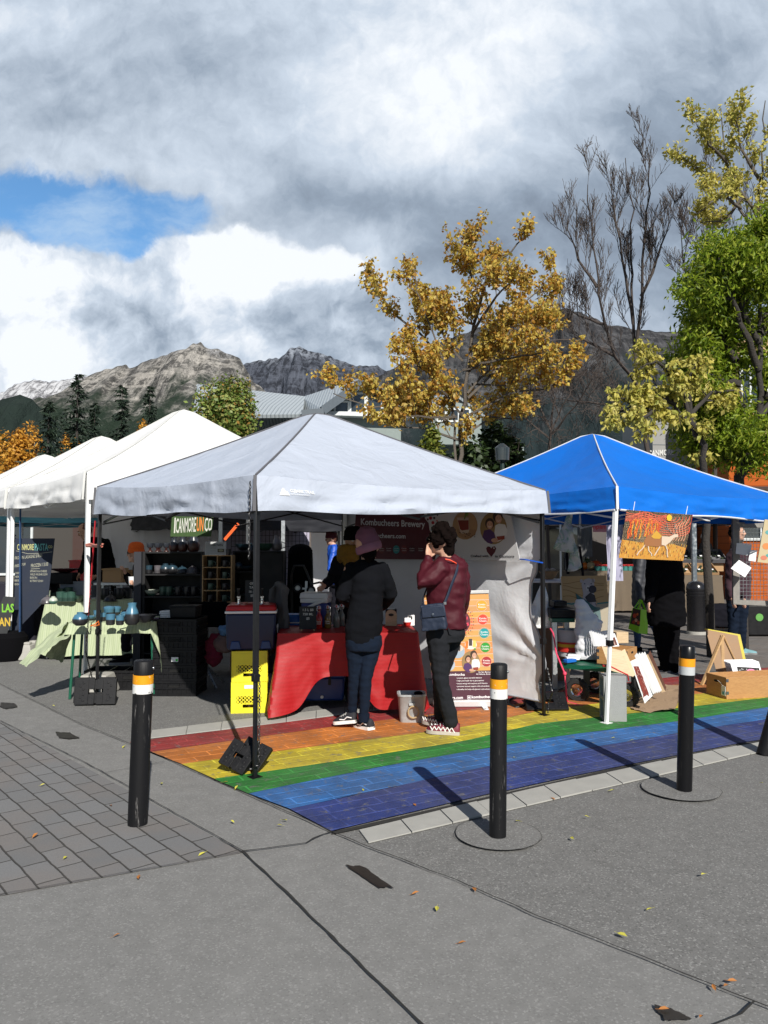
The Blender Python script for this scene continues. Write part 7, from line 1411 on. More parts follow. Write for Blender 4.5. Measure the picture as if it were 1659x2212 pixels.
r = thing('hand_trolley', (P(665, 1300, 9.4).x, 9.4, 0), 'folded trolley with small wheels and black bag behind the drink cooler', 'trolley')
mb = MB(); c = P(648, 1250, 9.5); mb.box((c.x, 9.55, .95), (.34, .22, .95), tp=.85); mb.ell((c.x, 9.55, 1.42), (.155, .11, .10)); mb.build('bag', M_blk, r, bevel=.04)
mb = MB(); mb.tube([P(632, 1400, 9.35), P(630, 1240, 9.35), P(636, 1222, 9.35), P(656, 1222, 9.35), P(664, 1240, 9.35), P(672, 1262, 9.3), P(690, 1258, 9.3), P(705, 1262, 9.3)], .014, 8); mb.build('frame_tube', M_black, r)
for x, y in ((643, 1270), (672, 1275)):
 a = MB(); b = MB(); wheel(a, b, P(x, y, 9.25), .055, .03, (0, 1, 0), False); w_ = a.build('wheel', rub, r); b.build('hub', M_steel, w_)
mb = MB(); mb.bar(P(646, 1271, 9.26), P(674, 1272, 9.26), .02); mb.bar(P(662, 1255, 9.27), P(660, 1300, 9.27), .03, .01); mb.build('axle', M_alu, r)
r = thing('orange_strap', P(620, 1130, 8.9), 'bright orange strap slanting above the pottery shelves', 'strap'); mb = MB(); mb.bar(P(611, 1090+0, 8.9), P(553, 1160, 8.7), .03, .004, (0, 1, 0)); bpy.data.objects.remove(r)
mb = MB(); mb.bar(P(515, 1131, 9.2), P(485, 1166, 9.2), .035, .004, (0, 1, 0)); one(mb, 'orange_strap', mat('orange webbing', (.75, .10, .01), .6), 'short orange strap slanting above the card sign', 'strap')
for k, (px, y0, y1_, Y, lb_) in enumerate(((536, 1108, 1180, 10.5, 'white post hanging above the right black shelf'), (477, 1108, 1200, 10.2, 'grey post behind the cubby shelf'), (612, 1110, 1200, 9.9, 'thin grey post right of the black shelves'), (745, 1115, 1180, 9.1, 'grey post beside the maroon banner'))):
 mb = MB(); b_ = P(px, y1_, Y); t_ = P(px, y0, Y); mb.bar((b_.x, Y, 0.002), (t_.x, Y, max(t_.z, 1.9)), .045); one(mb, 'canopy_post', M_alu if k else M_whitem, lb_, 'post')
Z6 = lambda x, y: (1177+x*.1628, 1080+y*.1628)
Z7 = lambda x, y: (1177+x*.179, 1296+y*.179)
Z8 = lambda x, y: (1389+x*.2075, 1080+y*.2075)
Z5 = lambda x, y: (945+x*.16277, 1269+y*.16277)
n2 = V(((BR-BF).y, -(BR-BF).x, 0)).normalized(); ef = planefn(V((BF.x+.08, BF.y+.0, 1.5)), (-.25, -1, .0))
g = thing('painting', ef(1415, 1155), 'painting of a walking deer under orange swirls hanging from the blue canopy', 'painting')
fc = [(1354, 1101), (1496, 1112), (1476, 1211.5), (1337, 1205)]; mb = MB(); mb.prism([ef(*q) for q in fc], -ef.n*.04); mb.build('canvas', M_ply, g, smooth=False); A = Art(ef); rr = random.Random(9)
def lerp2(u, v): a = (fc[0][0]+(fc[1][0]-fc[0][0])*u, fc[0][1]+(fc[1][1]-fc[0][1])*u); b = (fc[3][0]+(fc[2][0]-fc[3][0])*u, fc[3][1]+(fc[2][1]-fc[3][1])*u); return (a[0]+(b[0]-a[0])*v, a[1]+(b[1]-a[1])*v)
L2_ = lambda pts: [lerp2(*q) for q in pts]
A.poly(L2_([(.0, 0), (1, 0), (1, 1), (0, 1)]), I(.012, .010, .010), 0)
A.poly(L2_([(0, .62), (.3, .66), (.55, .62), (.8, .66), (1, .72), (1, 1), (0, 1)]), I(.52, .24, .03), 1)
for k in range(230):
 u_ = rr.random(); v_ = rr.uniform(.66, 1.0); h_ = rr.uniform(.03, .08); c_ = rr.choice([(.10, .03, .01), (.60, .38, .05), (.40, .10, .02), (.05, .03, .02), (.65, .45, .12)]); A.line(L2_([(u_, min(1, v_)), (u_+rr.uniform(-.01, .01), max(.64, v_-h_))]), .9, I(*c_), 2)
for k in range(34):   # forest strokes
 u_ = .07+.47*rr.random(); v0 = .60-rr.random()*.1; pts = [(u_, v0)];
 for j in range(6): u_ += rr.uniform(-.022, .022); pts.append((u_, max(.13+.35*abs(u_-.3), pts[-1][1]-.07)))
 A.line(L2_(pts), rr.uniform(1., 2.), I(*rr.choice([(.70, .22, .02), (.75, .12, .02), (.72, .38, .03), (.62, .07, .02)])), 3)
for k in range(5): A.line(L2_([(.10+.05*k+.30*(1-cos(t*pi/9))/2, .14+.04*k-.08*sin(t*pi/9)) for t in range(10)]), 1.1, I(.72, .14, .06), 4)
for k in range(9):    # sky swirls round the sun
 R0 = .07+.045*k; A.line([lerp2(min(1, max(0, .68+R0*1.15*cos(t*pi/12))), min(.6, max(.0, .10+R0*.95*sin(t*pi/12)))) for t in range(-1, 14)], 1.2, I(.75, .13, .07), 3)
for k in range(6): A.line([lerp2(t/12*.62, max(0, .05+.035*k+.03*sin(t*.8+k*.5)*(1-k*.1))) for t in range(13)], 1.2, I(.75, .14, .08), 3)
for k in range(5): A.line([lerp2(.78+.04*k+.02*sin(t), .58-.05*t*(1+.1*k)) for t in range(8)], 1.1, I(.72, .34, .20), 4)
A.ell(*lerp2(.66, .10), 5.5, 7, I(.85, .45, .02), 6)
br = I(.30, .12, .04); cr_ = I(.60, .48, .36)
A.poly(L2_([(.34, .62), (.38, .50), (.47, .45), (.56, .40), (.64, .50), (.70, .52), (.73, .60), (.66, .70), (.55, .73), (.44, .72), (.37, .74)]), br, 5); A.poly(L2_([(.44, .52), (.50, .38), (.60, .50), (.57, .56), (.48, .56)]), I(.55, .30, .03), 6)
A.poly(L2_([(.60, .50), (.72, .50), (.78, .44), (.84, .44), (.85, .49), (.79, .52), (.74, .62), (.68, .70), (.62, .68)]), cr_, 6)
for a_ in ([(.37, .70), (.33, .80), (.29, .86), (.27, .93)], [(.42, .72), (.44, .82), (.49, .88), (.50, .93)], [(.60, .72), (.57, .82), (.54, .92)], [(.68, .68), (.72, .78), (.73, .86), (.75, .94)]): A.line(L2_(a_), 2.2, cr_, 5)
for a_ in ([(.78, .45), (.72, .40), (.66, .32), (.64, .22)], [(.70, .36), (.66, .36), (.62, .30)], [(.79, .44), (.80, .36), (.76, .28), (.77, .20)], [(.79, .36), (.83, .30)]): A.line(L2_(a_), 1.6, I(.22, .17, .14), 6)
A.build('print', g); mb = MB()
for u_ in (.1, .9): mb.tube([ef(*lerp2(u_, .01)), ef(*lerp2(u_, -.18))], .003, 4)
mb.build('cord', M_white, g)
f2 = planefn(P(1650, 1170, 7.4), (-.35, -1, 0)); g = thing('painting', f2(1668, 1170), 'cream and orange painting with a teal edge, cut off by the right edge', 'painting'); c4 = [(1652, 1122), (1720, 1126), (1702, 1222), (1636, 1214)]; mb = MB(); mb.prism([f2(*q) for q in c4], -f2.n*.04); mb.build('canvas', mat('teal canvas edge', (.12, .32, .24), .7, 0, .2), g, smooth=False); A = Art(f2); A.poly(c4, I(.55, .45, .27), 1)
for x, y, a_, b_, c_ in ((1662, 1150, 9, 5, (.12, .36, .34)), (1655, 1180, 8, 7, (.65, .25, .08)), (1668, 1200, 14, 5, (.10, .35, .30)), (1672, 1135, 10, 6, (.62, .30, .10)), (1650, 1205, 7, 5, (.60, .20, .12)), (1680, 1170, 10, 16, (.5, .3, .1))): A.ell(x, y, a_, b_, I(*c_), 2)
A.build('print', g)
def hang(name, label, pts, Y, m, cat='cloth', twist=.06):
 mb = MB(); n = len(pts)
 def pt(x, y): p = P(x, y, Y); return p+V((0, twist*nz(x*.06, y*.05), 0))
 (a, b, c, d) = pts; mb.grid(lambda u, t: pt((a[0]+(b[0]-a[0])*u)*(1-t)+(d[0]+(c[0]-d[0])*u)*t, (a[1]+(b[1]-a[1])*u)*(1-t)+(d[1]+(c[1]-d[1])*u)*t+3*sin(u*pi)*t), 12, 16); return one(mb, name, m, label, cat, solid=.003)
def tie_dye():
 t = NT('painted silk'); n = t.noise(t.map(), 7, 4, .6, .6); t.fin(t.ramp(n, [(.3, (.50, .50, .50)), (.5, (.55, .55, .53)), (.57, (.22, .36, .25)), (.62, (.55, .55, .53)), (.72, (.5, .26, .2))]), .8); return t.m
TD = tie_dye()
hang('printed_cloth', 'pale printed cloth hanging folded from the blue canopy, left one', [Z6(318, 150), Z6(356, 150), Z6(384, 702), Z6(110, 640)], 8.3, TD); hang('printed_cloth', 'pale printed cloth hanging lower, right of the folded one', [Z6(370, 440), Z6(400, 520), Z6(490, 890), Z6(305, 950)], 8.5, TD)
hang('white_tarp', 'white plastic sheet corner between the right black leg and the pink rope', [(1168, 1262), (1180, 1268), (1193, 1356), (1130, 1352)], 8.2, FB_white, 'tarp')
mb = MB(); mb.bar(P(1220, 1130, 9.3), P(1227, 1240, 9.3), .03); mb.bar(P(1252, 1180, 9.3), P(1260, 1250, 9.3), .025); one(mb, 'canopy_post', M_dk, 'pair of dark poles behind the hanging printed cloths', 'post')
f3 = planefn(P(1265, 1320, 8.6), (.02, -1, .18)); g = thing('painting', P(1265, 1380, 8.6), 'large painting of a pale bear on golden ground under the blue canopy', 'painting'); g.location.z = .45; c4 = [(1212.5, 1245), (1309, 1243), (1324, 1410), (1222, 1412)]; mb = MB(); mb.prism([f3(*q) for q in c4], -f3.n*.03); mb.build('canvas', M_ply, g, smooth=False); A = Art(f3); A.poly(c4, I(.36, .24, .11), 1)
A.poly([(1218, 1303), (1245, 1300), (1268, 1304), (1316, 1300), (1323, 1408), (1223, 1410)], I(.30, .26, .19), 2).line([(1218, 1302), (1235, 1305), (1260, 1300)], 3, I(.03, .14, .14), 3).line([(1290, 1304), (1316, 1301)], 3, I(.03, .14, .14), 3)
for y, a_ in ((1268, 4), (1280, 6), (1292, 5), (1258, 3)): A.line([(1216+k*8, y+a_*sin(k*.6+y)) for k in range(12)], 1.6, I(.22, .13, .05), 2)
bp = I(.30, .28, .30); A.poly([(1256, 1262), (1262, 1252), (1272, 1249), (1282, 1252), (1284, 1262), (1282, 1275), (1287, 1300), (1292, 1340), (1270, 1345), (1258, 1300), (1260, 1282)], bp, 3).ell(1256, 1255, 3.4, 4, bp, 3).ell(1282, 1254, 3.4, 4, bp, 3).ell(1270, 1270, 4, 6, I(.42, .41, .42), 4).ell(1270, 1270, 2.2, 1.8, I(.03, .03, .04), 5).ell(1263, 1261, 1.6, 1.3, I(.03, .03, .05), 5).ell(1277, 1261, 1.6, 1.3, I(.03, .03, .05), 5)
A.ell(1280, 1273, 8.5, 8.5, I(.012, .012, .025), 6).poly([(1264, 1290), (1275, 1280), (1285, 1286), (1288, 1300), (1270, 1302)], I(.012, .012, .02), 6).poly([(1243, 1281), (1252, 1288), (1268, 1298), (1286, 1312), (1292, 1316), (1280, 1318), (1262, 1311), (1247, 1296)], I(.02, .09, .10), 7)
A.poly([(1283, 1310), (1296, 1312), (1300, 1350), (1290, 1372), (1280, 1330)], I(.07, .12, .12), 4)
for k in range(22): x_ = rr.uniform(1264, 1290); y_ = rr.uniform(1285, 1340); A.line([(x_, y_), (x_+rr.uniform(-5, 5), y_+5)], .7, I(.05, .06, .08), 7)
A.build('print', g)
for s_ in (-1, 1): mb = MB(); mb.bar(P(1266+s_*28, 1412, 8.66), V((P(1266+s_*40, 1480, 8.7).x, 8.75, .002)), .025); mb.build('stand_leg', M_pine, g)
c0 = V((P(1268, 1430, 7.85).x, 7.85, .345)); mb = MB(); sc_ = 7.85/F; mb.loft([[c0+V((dx*sc_+rx_*sc_*cos(2*pi*k/18), rx_*sc_*.7*sin(2*pi*k/18), (z)*sc_)) for k in range(18)] for dx, rx_, z in ((0, 24, 0), (-2, 23, 25), (-3, 22, 45), (4, 27, 68), (5, 27, 80), (-4, 20, 100), (-12, 13, 118), (-14, 8, 128))]); mb.v = [tuple(V(q)+V((sin(q[2]*30+atan2(q[1]-c0.y, q[0]-c0.x)*7)*.008, 0, 0))) for q in mb.v]; tag(fuse(mb, 'white_sheet', fabric('white sheet cloth', (.60, .60, .63), 9, .5, .8, .04), None, .010, 2, .016, 9), 'crumpled white sheet draped over a tall shape on the green wagon', 'cloth')
d0 = G(1206, 1436, .34); d1 = G(1312, 1446, .34); wx = (d1-d0); wx.z = 0; wx.normalize(); wy = V((-wx.y, wx.x, 0)); WL = .74; r = thing('garden_wagon', (d0+wx*WL/2+wy*.3)*1, 'green garden wagon with pneumatic wheels carrying prints and a white sheet', 'wagon'); r.location.z = 0
mb = MB(); c = d0+wx*WL/2+wy*.28; ang_ = atan2(wx.y, wx.x); mb.box((c.x, c.y, .325), (WL, .56, .012), ang_)
for s_ in (-1, 1): q = c+wy*(s_*.28); mb.box((q.x, q.y, .335), (WL+.02, .02, .045), ang_); q = c+wx*(s_*WL/2); mb.box((q.x, q.y, .3352), (.02, .54, .044), ang_)
mb.build('deck', M_greenl, r)
for i, (s_, t_) in enumerate(((.24, .04), (.88, .04), (.24, .52), (.88, .52))):
 q = d0+wx*WL*s_+wy*t_; a = MB(); b = MB(); wheel(a, b, V((q.x, q.y, .11)), .11, .07, wy); w_ = a.build('wheel', rub, r, ang=50); b.build('hub', M_chrome, w_)
for s_ in (.24, .88): mb = MB(); q = d0+wx*WL*s_; mb.bar(V((q.x, q.y, .125))+wy*.03, V((q.x, q.y, .125))+wy*.55, .022); mb.bar(V((q.x, q.y, .13))+wy*.28, V((q.x, q.y, .32))+wy*.28, .06, .03); mb.build('axle', M_black, r)
mb = MB(); mb.tube([d0+wx*.1+wy*.28+V((0, 0, -.2)), G(1215, 1488, .13), G(1180, 1505, .05)], .014, 8); mb.build('pull_handle', M_black, r)
def obox(name, label, px, py, z, w, d, h, yaw, m, cat='box', handles=True, open_=True, group=None, tag_=None):
 c = G(px, py, z)+V((-sin(yaw)*d/2, cos(yaw)*d/2, 0)); r = thing(name, c, label, cat, group, yaw); t_ = .014
 for nm_, q, s_ in (('front_board', (0, -d/2+t_/2, h/2), (w, t_, h)), ('back_board', (0, d/2-t_/2, h/2), (w, t_, h)), ('side_board', (-w/2+t_/2, 0, h/2), (t_, d-2*t_-.002, h)), ('side_board', (w/2-t_/2, 0, h/2), (t_, d-2*t_-.002, h)), ('bottom', (0, 0, t_/2+.002), (w-2*t_-.002, d-2*t_-.002, t_))): mb = MB(); mb.box(q, s_); mb.build(nm_, m, r, local=True, bevel=.002)
 if handles:
  for s_ in (-1, 1): mb = MB(); mb.ell((s_*(w/2+.0005), 0, h*.74), (.002, .035, .012), 14, 8); mb.build('hand_hole', mat('deep black', (.002, .002, .002), .9), r, local=True)
  mb = MB()
  for sx_ in (-1, 1):
   for z_ in (.06, h-.03): mb.box((sx_*(w/2-.012), -d/2-.001, z_), (.028, .003, .03))
  mb.build('corner_plate', M_steel, r, local=True)
 return r
wb = obox('wooden_box', 'honey wooden box of prints standing on the green wagon', 1322, 1436, .345, .30, .30, .155, ang_, M_crate)
def printsheet(fn, pts, name, label, art=None, m=M_paper, th=.004, cat='print', grp=None):
 g = thing(name, fn(*pts[3]), label, cat, grp); mb = MB(); mb.prism([fn(*q) for q in pts], -fn.n*th); mb.build('mat_board', m, g, smooth=False)
 if art: A = Art(fn); art(A); A.build('picture', g)
 return g
for k in range(7):
 fk = planefn(P(1290, 1380, 7.62+.02*k), (-.9, -1.0, .35)); x_ = 1272+k*4.6; printsheet(fk, [(x_, 1363+(k % 3)), (x_+6+(10 if k == 6 else 0), 1361+(k % 3)), (x_+16+(10 if k == 6 else 0), 1396), (x_+10, 1396)], 'print', 'white matted print leaning left in the wooden box, %s from the left' % ('first', 'second', 'third', 'fourth', 'fifth', 'sixth', 'seventh')[k], grp='matted prints in the box on the wagon')
f4 = planefn(P(1328, 1385, 7.6), (-.2, -1, .35)); printsheet(f4, [(1314, 1371), (1328, 1368), (1338, 1396), (1324, 1397)], 'print', 'small print with a dark red picture at the right of the wagon box', lambda A: A.poly([(1319, 1379), (1328, 1376), (1334, 1393), (1325, 1395)], I(.12, .03, .02), 2).line([(1323, 1380), (1329, 1394)], 2, I(.45, .30, .25), 3))
mb = MB(); q = P(1343, 1390, 7.75); mb.box((q.x, 7.85, q.z+.055), (.13, .16, .11), .2); one(mb, 'cardboard_box', M_ply, 'small pale box with a tag behind the wagon prints', 'box', bevel=.002)
mb = MB(); c = V((P(1230, 1420, 8.15).x, 8.12, .345)); r = thing('plastic_bucket', c, 'white plastic bucket with red and yellow label on the wagon', 'bucket'); mb.lathe(c, [(.12, 0), (.135, .21), (.142, .21), (.142, .225), (.138, .225), (.14, .27), (.145, .275), (.13, .275), (.11, .02)], 22); mb.build('pail', mat('white bucket plastic', (.45, .46, .48), .4), r, ang=50)
mb = MB(); mb.lathe(c, [(.1335, .05), (.1385, .15)], 22, cap=False); o = mb.build('label', mat('red label', (.5, .03, .02), .5), r); mb = MB(); mb.lathe(c, [(.1342, .07), (.1378, .13)], 22, cap=False); mb.build('label_stripe', mat('yellow label', (.7, .45, .02), .5), r)
for k in range(3): mb = MB(); q = G(1232+k*6, 1434-k*3, .36); mb.box(q+V((0, .04, .025+.01*k)), (.13, .07, .03), .6-k*.5, ); one(mb, 'packet', (M_sky, M_paper, M_paper)[k], ('blue packet at the front corner of the wagon', 'white packet beside the blue packet on the wagon', 'crumpled white wrapper behind the packets on the wagon')[k], 'packet', bevel=.004)
b = G(1330, 1562); r = thing('cinder_block', b, 'grey hollow concrete block standing on end by the slanted silver leg', 'concrete block'); yw = radians(-4); R_ = Matrix.Rotation(yw, 3, 'Z'); mb = MB(); c = b+R_ @ V((0, .10, 0)); w_, d_, h_ = .19, .19, .39
for (x, y, z, sx_, sy_, sz) in ((-.078, 0, h_/2, .034, d_, h_), (.078, 0, h_/2, .034, d_, h_), (0, 0, .017, .122, d_, .034), (0, 0, h_-.017, .122, d_, .034), (0, 0, h_/2, .122, d_, .034)): mb.box(c+R_ @ V((x, y, z)), (sx_, sy_, sz-.001), yw)
r2 = MB(); a = c
mb = MB(); th = .032
def bb(x0, x1, y0, y1, z0, z1): mb.box(c+R_ @ V(((x0+x1)/2, (y0+y1)/2, (z0+z1)/2)), (x1-x0, y1-y0, z1-z0), yw)
bb(-.095, .095, -.095, -.063, 0, h_); bb(-.095, .095, .063, .095, 0, h_)
for z0 in (0, h_/2-.016, h_-.032): bb(-.095, .095, -.062, .062, z0+.0005, z0+.032)
mb.build('block', M_cinder, r, bevel=.004)
mb = MB(); mb.tube([P(1307, 1438, 6.62), P(1316, 1438, 6.6), P(1335, 1448, 6.6), P(1356, 1458, 6.6), P(1358, 1470, 6.62)], .006, 6); mb.tube([P(1306, 1436+k*2, 6.64) for k in range(3)], .02, 8); one(mb, 'rope_tie', M_red, 'red cord from the slanted leg to the hollow concrete block', 'tie')
mb = MB(); mb.tube([P(1189, 1358, 7.9), P(1195, 1368, 7.8), P(1202, 1412, 7.5), P(1220, 1455, 7.3), P(1222, 1475, 7.3), P(1224, 1505, 7.3), G(1226, 1516, .01), G(1240, 1520, .01), G(1258, 1525, .01)], .008, 7); mb.ell(P(1220, 1455, 7.3), .02, 8, 6); one(mb, 'pink_rope', mat('pink rope', (.80, .06, .13), .6), 'bright pink rope hanging from the white sheet corner to the ground', 'rope')
f5 = planefn(P(1330, 1430, 6.95), (-.15, -1, .45)); g = printsheet(f5, [Z7(685, 556), Z7(930, 612), Z7(1062, 925), Z7(790, 850)], 'canvas', 'bare wooden back of a canvas leaning over the hollow concrete block', m=M_ply, th=.002, cat='canvas'); mb = MB(); mb.prism([f5(*q) for q in (Z7(930, 612), Z7(965, 590), Z7(1096, 900), Z7(1062, 925))], -f5.n*.035); mb.build('frame_edge', mat('pale raw wood', (.60, .44, .27), .7, 0, .1), g)
f6 = planefn(P(1390, 1480, 7.0), (-.45, -1, .25))
def redpic(A):
 A.poly([Z7(1070, 800), Z7(1130, 800), Z7(1255, 1130), Z7(1195, 1170)], I(.20, .03, .02), 2); r9 = random.Random(1)
 for k in range(50): u_, v_ = r9.random(), r9.random(); x_ = 1070+60*u_+125*v_; y_ = 800+335*v_+30*(1-u_)*v_; A.line([Z7(x_, y_), Z7(x_+r9.uniform(0, 25), y_+r9.uniform(5, 40))], .9, I(*r9.choice([(.5, .3, .25), (.32, .05, .03), (.10, .02, .02)])), 3)
printsheet(f6, [Z7(1030, 740), Z7(1120, 700), Z7(1300, 1155), Z7(1205, 1250)], 'print', 'matted print with a dark red picture leaning on the burlap, nearest one', redpic, th=.012)
for k, (a_, b_) in enumerate((((1085, 675), (1312, 1140)), ((1118, 670), (1335, 1130)), ((1150, 665), (1360, 1125)), ((1180, 660), (1385, 1118)))):
 fk = planefn(P(1400, 1470, 7.15+.05*k), (-.7, -1, .2)); printsheet(fk, [Z7(a_[0]-4, a_[1]), Z7(a_[0]+24, a_[1]-35), Z7(b_[0]+22, b_[1]-25), Z7(b_[0]-6, b_[1])], 'print', 'white edged print leaning on the burlap, %s behind the red picture' % ('first', 'second', 'third', 'fourth')[k], th=.014, grp='prints leaning on the burlap')
f7 = planefn(P(1420, 1470, 7.42), (-.8, -1, .2)); g = printsheet(f7, [Z7(1200, 670), Z7(1245, 655), Z7(1452, 1105), Z7(1408, 1118)], 'canvas', 'wood framed canvas at the right of the leaning prints', m=mat('pale raw wood', (.60, .44, .27), .7, 0, .1), th=.01, cat='canvas'); A = Art(f7); A.poly([Z7(1246, 655), Z7(1272, 610), Z7(1465, 1055), Z7(1455, 1100)], I(.14, .06, .04), 1); A.build('picture', g)
bc0 = [G(*Z7(*q)) for q in ((1035, 1195), (1035, 1340), (1240, 1385), (1555, 1375), (1600, 1290), (1640, 1150), (1625, 1055), (1440, 1045), (1150, 1100))]
cc = sum(bc0, V((0, 0, 0)))/len(bc0); nn_ = 60; rings = []
for j in range(14):
 f = 1-j/14; rg = []
 for k in range(nn_):
  t = k/nn_*len(bc0); i = int(t); q = bc0[i].lerp(bc0[(i+1) % len(bc0)], t-i); q = cc+(q-cc)*f*(1+.03*nz(k*.7, 3)); q.z = .018+.010*nz(q.x*7, q.y*7)+.012*nz(q.x*18, q.y*14)+(.05*max(0, nz(q.x*3+1, q.y*3))*f**3); q.z = max(q.z, .016); rg.append(q)
 rings.append(rg)
mb = MB(); mb.loft(rings, cap=True); one(mb, 'burlap_cloth', mat('burlap', (.34, .23, .14), .95, 0, .15, 30, .7, 260, .004), 'wrinkled tan burlap cloth lying on the crossing under the prints', 'cloth', ang=80)
f8 = planefn(P(1570, 1420, 8.35), (-.1, -1, .30)); c4 = [Z8(655, 1348), Z8(985, 1412), Z8(1085, 1680+180), Z8(762, 1785)]
g = thing('easel', G(1560, 1482), 'small wooden easel holding a canvas seen from behind, yellow painted edge', 'easel'); mb = MB(); mb.prism([f8(*q) for q in c4], -f8.n*.004); mb.build('canvas_back', mat('brown board', (.30, .19, .11), .8, 0, .15), g, smooth=False)
mb = MB(); mb.prism([f8(*q) for q in (Z8(985, 1412), Z8(1012, 1402), Z8(1112, 1850), Z8(1085, 1860))], -f8.n*.03); mb.prism([f8(*q) for q in (Z8(648, 1338), Z8(1012, 1400), Z8(985, 1412), Z8(655, 1350))], -f8.n*.03); mb.build('painted_edge', mat('yellow painted edge', (.50, .42, .05), .7, 0, .35, 30), g, smooth=False)
mb = MB(); mb.bar(f8(*Z8(832, 1410), .02), G(1516, 1480, .01), .03, .02); mb.build('easel_leg', M_pine, g); mb = MB(); mb.bar(f8(*Z8(828, 1405), .015), f8(*Z8(835, 1800), .015)-V((0, 0, .12)), .03, .02); mb.bar(f8(*Z8(838, 1410), .012), f8(*Z8(965, 1680), .012), .012, .01); mb.build('easel_post', M_pine, g)
wb2 = obox('wooden_box', 'long wooden box of prints with a paper tag at the crossing edge', 1640, 1507, .012, .74, .30, .21, radians(14), M_crate)
mb = MB(); mb.box((-.372, -.11, .075), (.003, .06, .09)); mb.build('paper_tag', M_paper, wb2, local=True); mb = MB(); mb.box((-.3745, -.11, .055), (.002, .03, .03)); mb.build('tag_mark', I(.08, .30, .38), wb2, local=True); mb = MB(); mb.tube([(-.373, -.03, .165), (-.374, -.08, .14), (-.374, -.11, .12)], .002, 4); mb.build('tag_string', M_white, wb2, local=True)
for k in range(7):
 fk = planefn(P(1600, 1440, 7.95+.035*k), (.25, -1, .35))
 if k == 0:
  def bp_(A):
   A.poly([(1592, 1440), (1640, 1443), (1644, 1461), (1596, 1460)], I(.012, .012, .014), 2); r9 = random.Random(8)
   for j in range(30): A.ell(r9.uniform(1596, 1641), r9.uniform(1444, 1458), .9, .9, I(.7, .7, .7), 3, 8)
   A.ell(1622, 1451, 10, 6, I(.65, .22, .38), 4)
   for j in range(5): A.line([(1606+5*j, 1460), (1612+4*j, 1452-j), (1620+2*j, 1448)], 1.2, I(.65, .06, .08), 5)
   A.line([(1597, 1457), (1603, 1453), (1610, 1458), (1616, 1455)], 1.2, I(.7, .3, .5), 5)
  printsheet(fk, [(1577, 1430), (1639, 1429), (1650, 1468), (1588, 1468)], 'print', 'white matted print with pink and black spotted picture in the long wooden box', bp_)
 else: printsheet(fk, [(1577-2.2*k, 1430-.8*k), (1639-2.2*k, 1429-.8*k), (1650-2.2*k, 1466), (1588-2.2*k, 1466)], 'print', 'white matted print in the long wooden box, %s behind the pink one' % ('first', 'second', 'third', 'fourth', 'fifth', 'sixth')[k-1], grp='matted prints in the long wooden box')
f9 = planefn(P(1620, 1220, 8.9), (-.12, -1, 0)); g = thing('window_frame', P(1640, 1290, 8.9), 'weathered grey wooden frame with wire mesh hanging at the right edge', 'frame'); g.location.z = .85
gw = mat('weathered grey wood', (.24, .23, .21), .9, 0, .4, 18, .5, 60)
for nm_, pts in (('frame_side', [(1583, 1100), (1597, 1100), (1598, 1306), (1584, 1304)]), ('frame_side', [(1730, 1100), (1745, 1100), (1745, 1310), (1730, 1310)]), ('frame_bottom', [(1584, 1296), (1745, 1300), (1745, 1312), (1584, 1306)]), ('frame_top', [(1583, 1128), (1745, 1128), (1745, 1140), (1583, 1140)])): mb = MB(); mb.prism([f9(*q, .002 if 'side' in nm_ else 0) for q in pts], -f9.n*.05); mb.build(nm_, gw, g, bevel=.003)
mb = MB()
for k in range(19): mb.tube([f9(1598+k*7.4, 1140, -.02), f9(1598+k*7.4, 1297, -.02)], .003, 4)
for k in range(20): mb.tube([f9(1597, 1142+k*8, -.02), f9(1735, 1143+k*8, -.02)], .003, 4)
mb.build('wire_mesh', M_steel, g)
for k, pts in enumerate(([Z8(975, 448), Z8(1135, 462), Z8(1113, 582), Z8(965, 560)], [Z8(1118, 518), Z8(1185, 526), Z8(1172, 642), Z8(1098, 630)], [Z8(1000, 624), Z8(1130, 706), Z8(1062, 806), Z8(914, 712)])):
 fk = planefn(P(1615, 1190, 8.8-.03*k), (-.2+.2*k, -1, 0)); mb = MB(); mb.prism([fk(*q) for q in pts], -fk.n*.002); one(mb, 'paper_card', M_paper, ('blank white card clipped at the top of the wire frame', 'white card half behind the cream painting', 'tilted white card hanging in the wire frame')[k], 'card')
c = P(1380, 1340, 9.9); r = thing('shopping_bag', P(1380, 1370, 9.9), 'lime green shopping bag with a picture of red fruit, carried by the walking person', 'bag'); f10 = planefn(P(1372, 1340, 9.85), (-.5, -1, 0)); fr_ = [Z6(1165, 1430), Z6(1275, 1455), (1379, 1368), (1357, 1358)]
mb = MB(); lime = mat('lime green bag', (.25, .62, .01), .5, 0, .08, 12, .3, 30, .01); a = [f10(*q) for q in fr_]; back_ = [P(x, y, 10.1) for x, y in (Z6(1265, 1440), Z6(1372, 1466), (1399, 1370), (1376, 1362))]; mb.loft([a, back_]); mb.build('bag_body', lime, r, ang=20); A = Art(f10, .003); A.poly([(fr_[0][0]+1, fr_[0][1]+1), (fr_[1][0]-1, fr_[1][1]+1), (1382, 1353), (1361, 1347)], I(.05, .03, .02), 1)
for x, y, a_, c_ in ((1371, 1330, 5, (.55, .06, .02)), (1374, 1340, 4, (.65, .35, .2)), (1379, 1345, 4, (.6, .10, .03)), (1369, 1344, 4, (.35, .04, .02)), (1377, 1327, 3, (.6, .15, .03))): A.ell(x, y, a_*.8, a_, I(*c_), 2, 14)
A.build('picture', r); mb = MB()
for q0_, q1_ in (((1370, 1314), (1378, 1314)), ((1385, 1318), (1395, 1320))): mb.tube([P(*q0_, 9.9), P(1382, 1296, 10.0), P(1386, 1297, 10.05), P(*q1_, 10.05)], .012, 6, flat=.3)
mb.build('handles', lime, r)
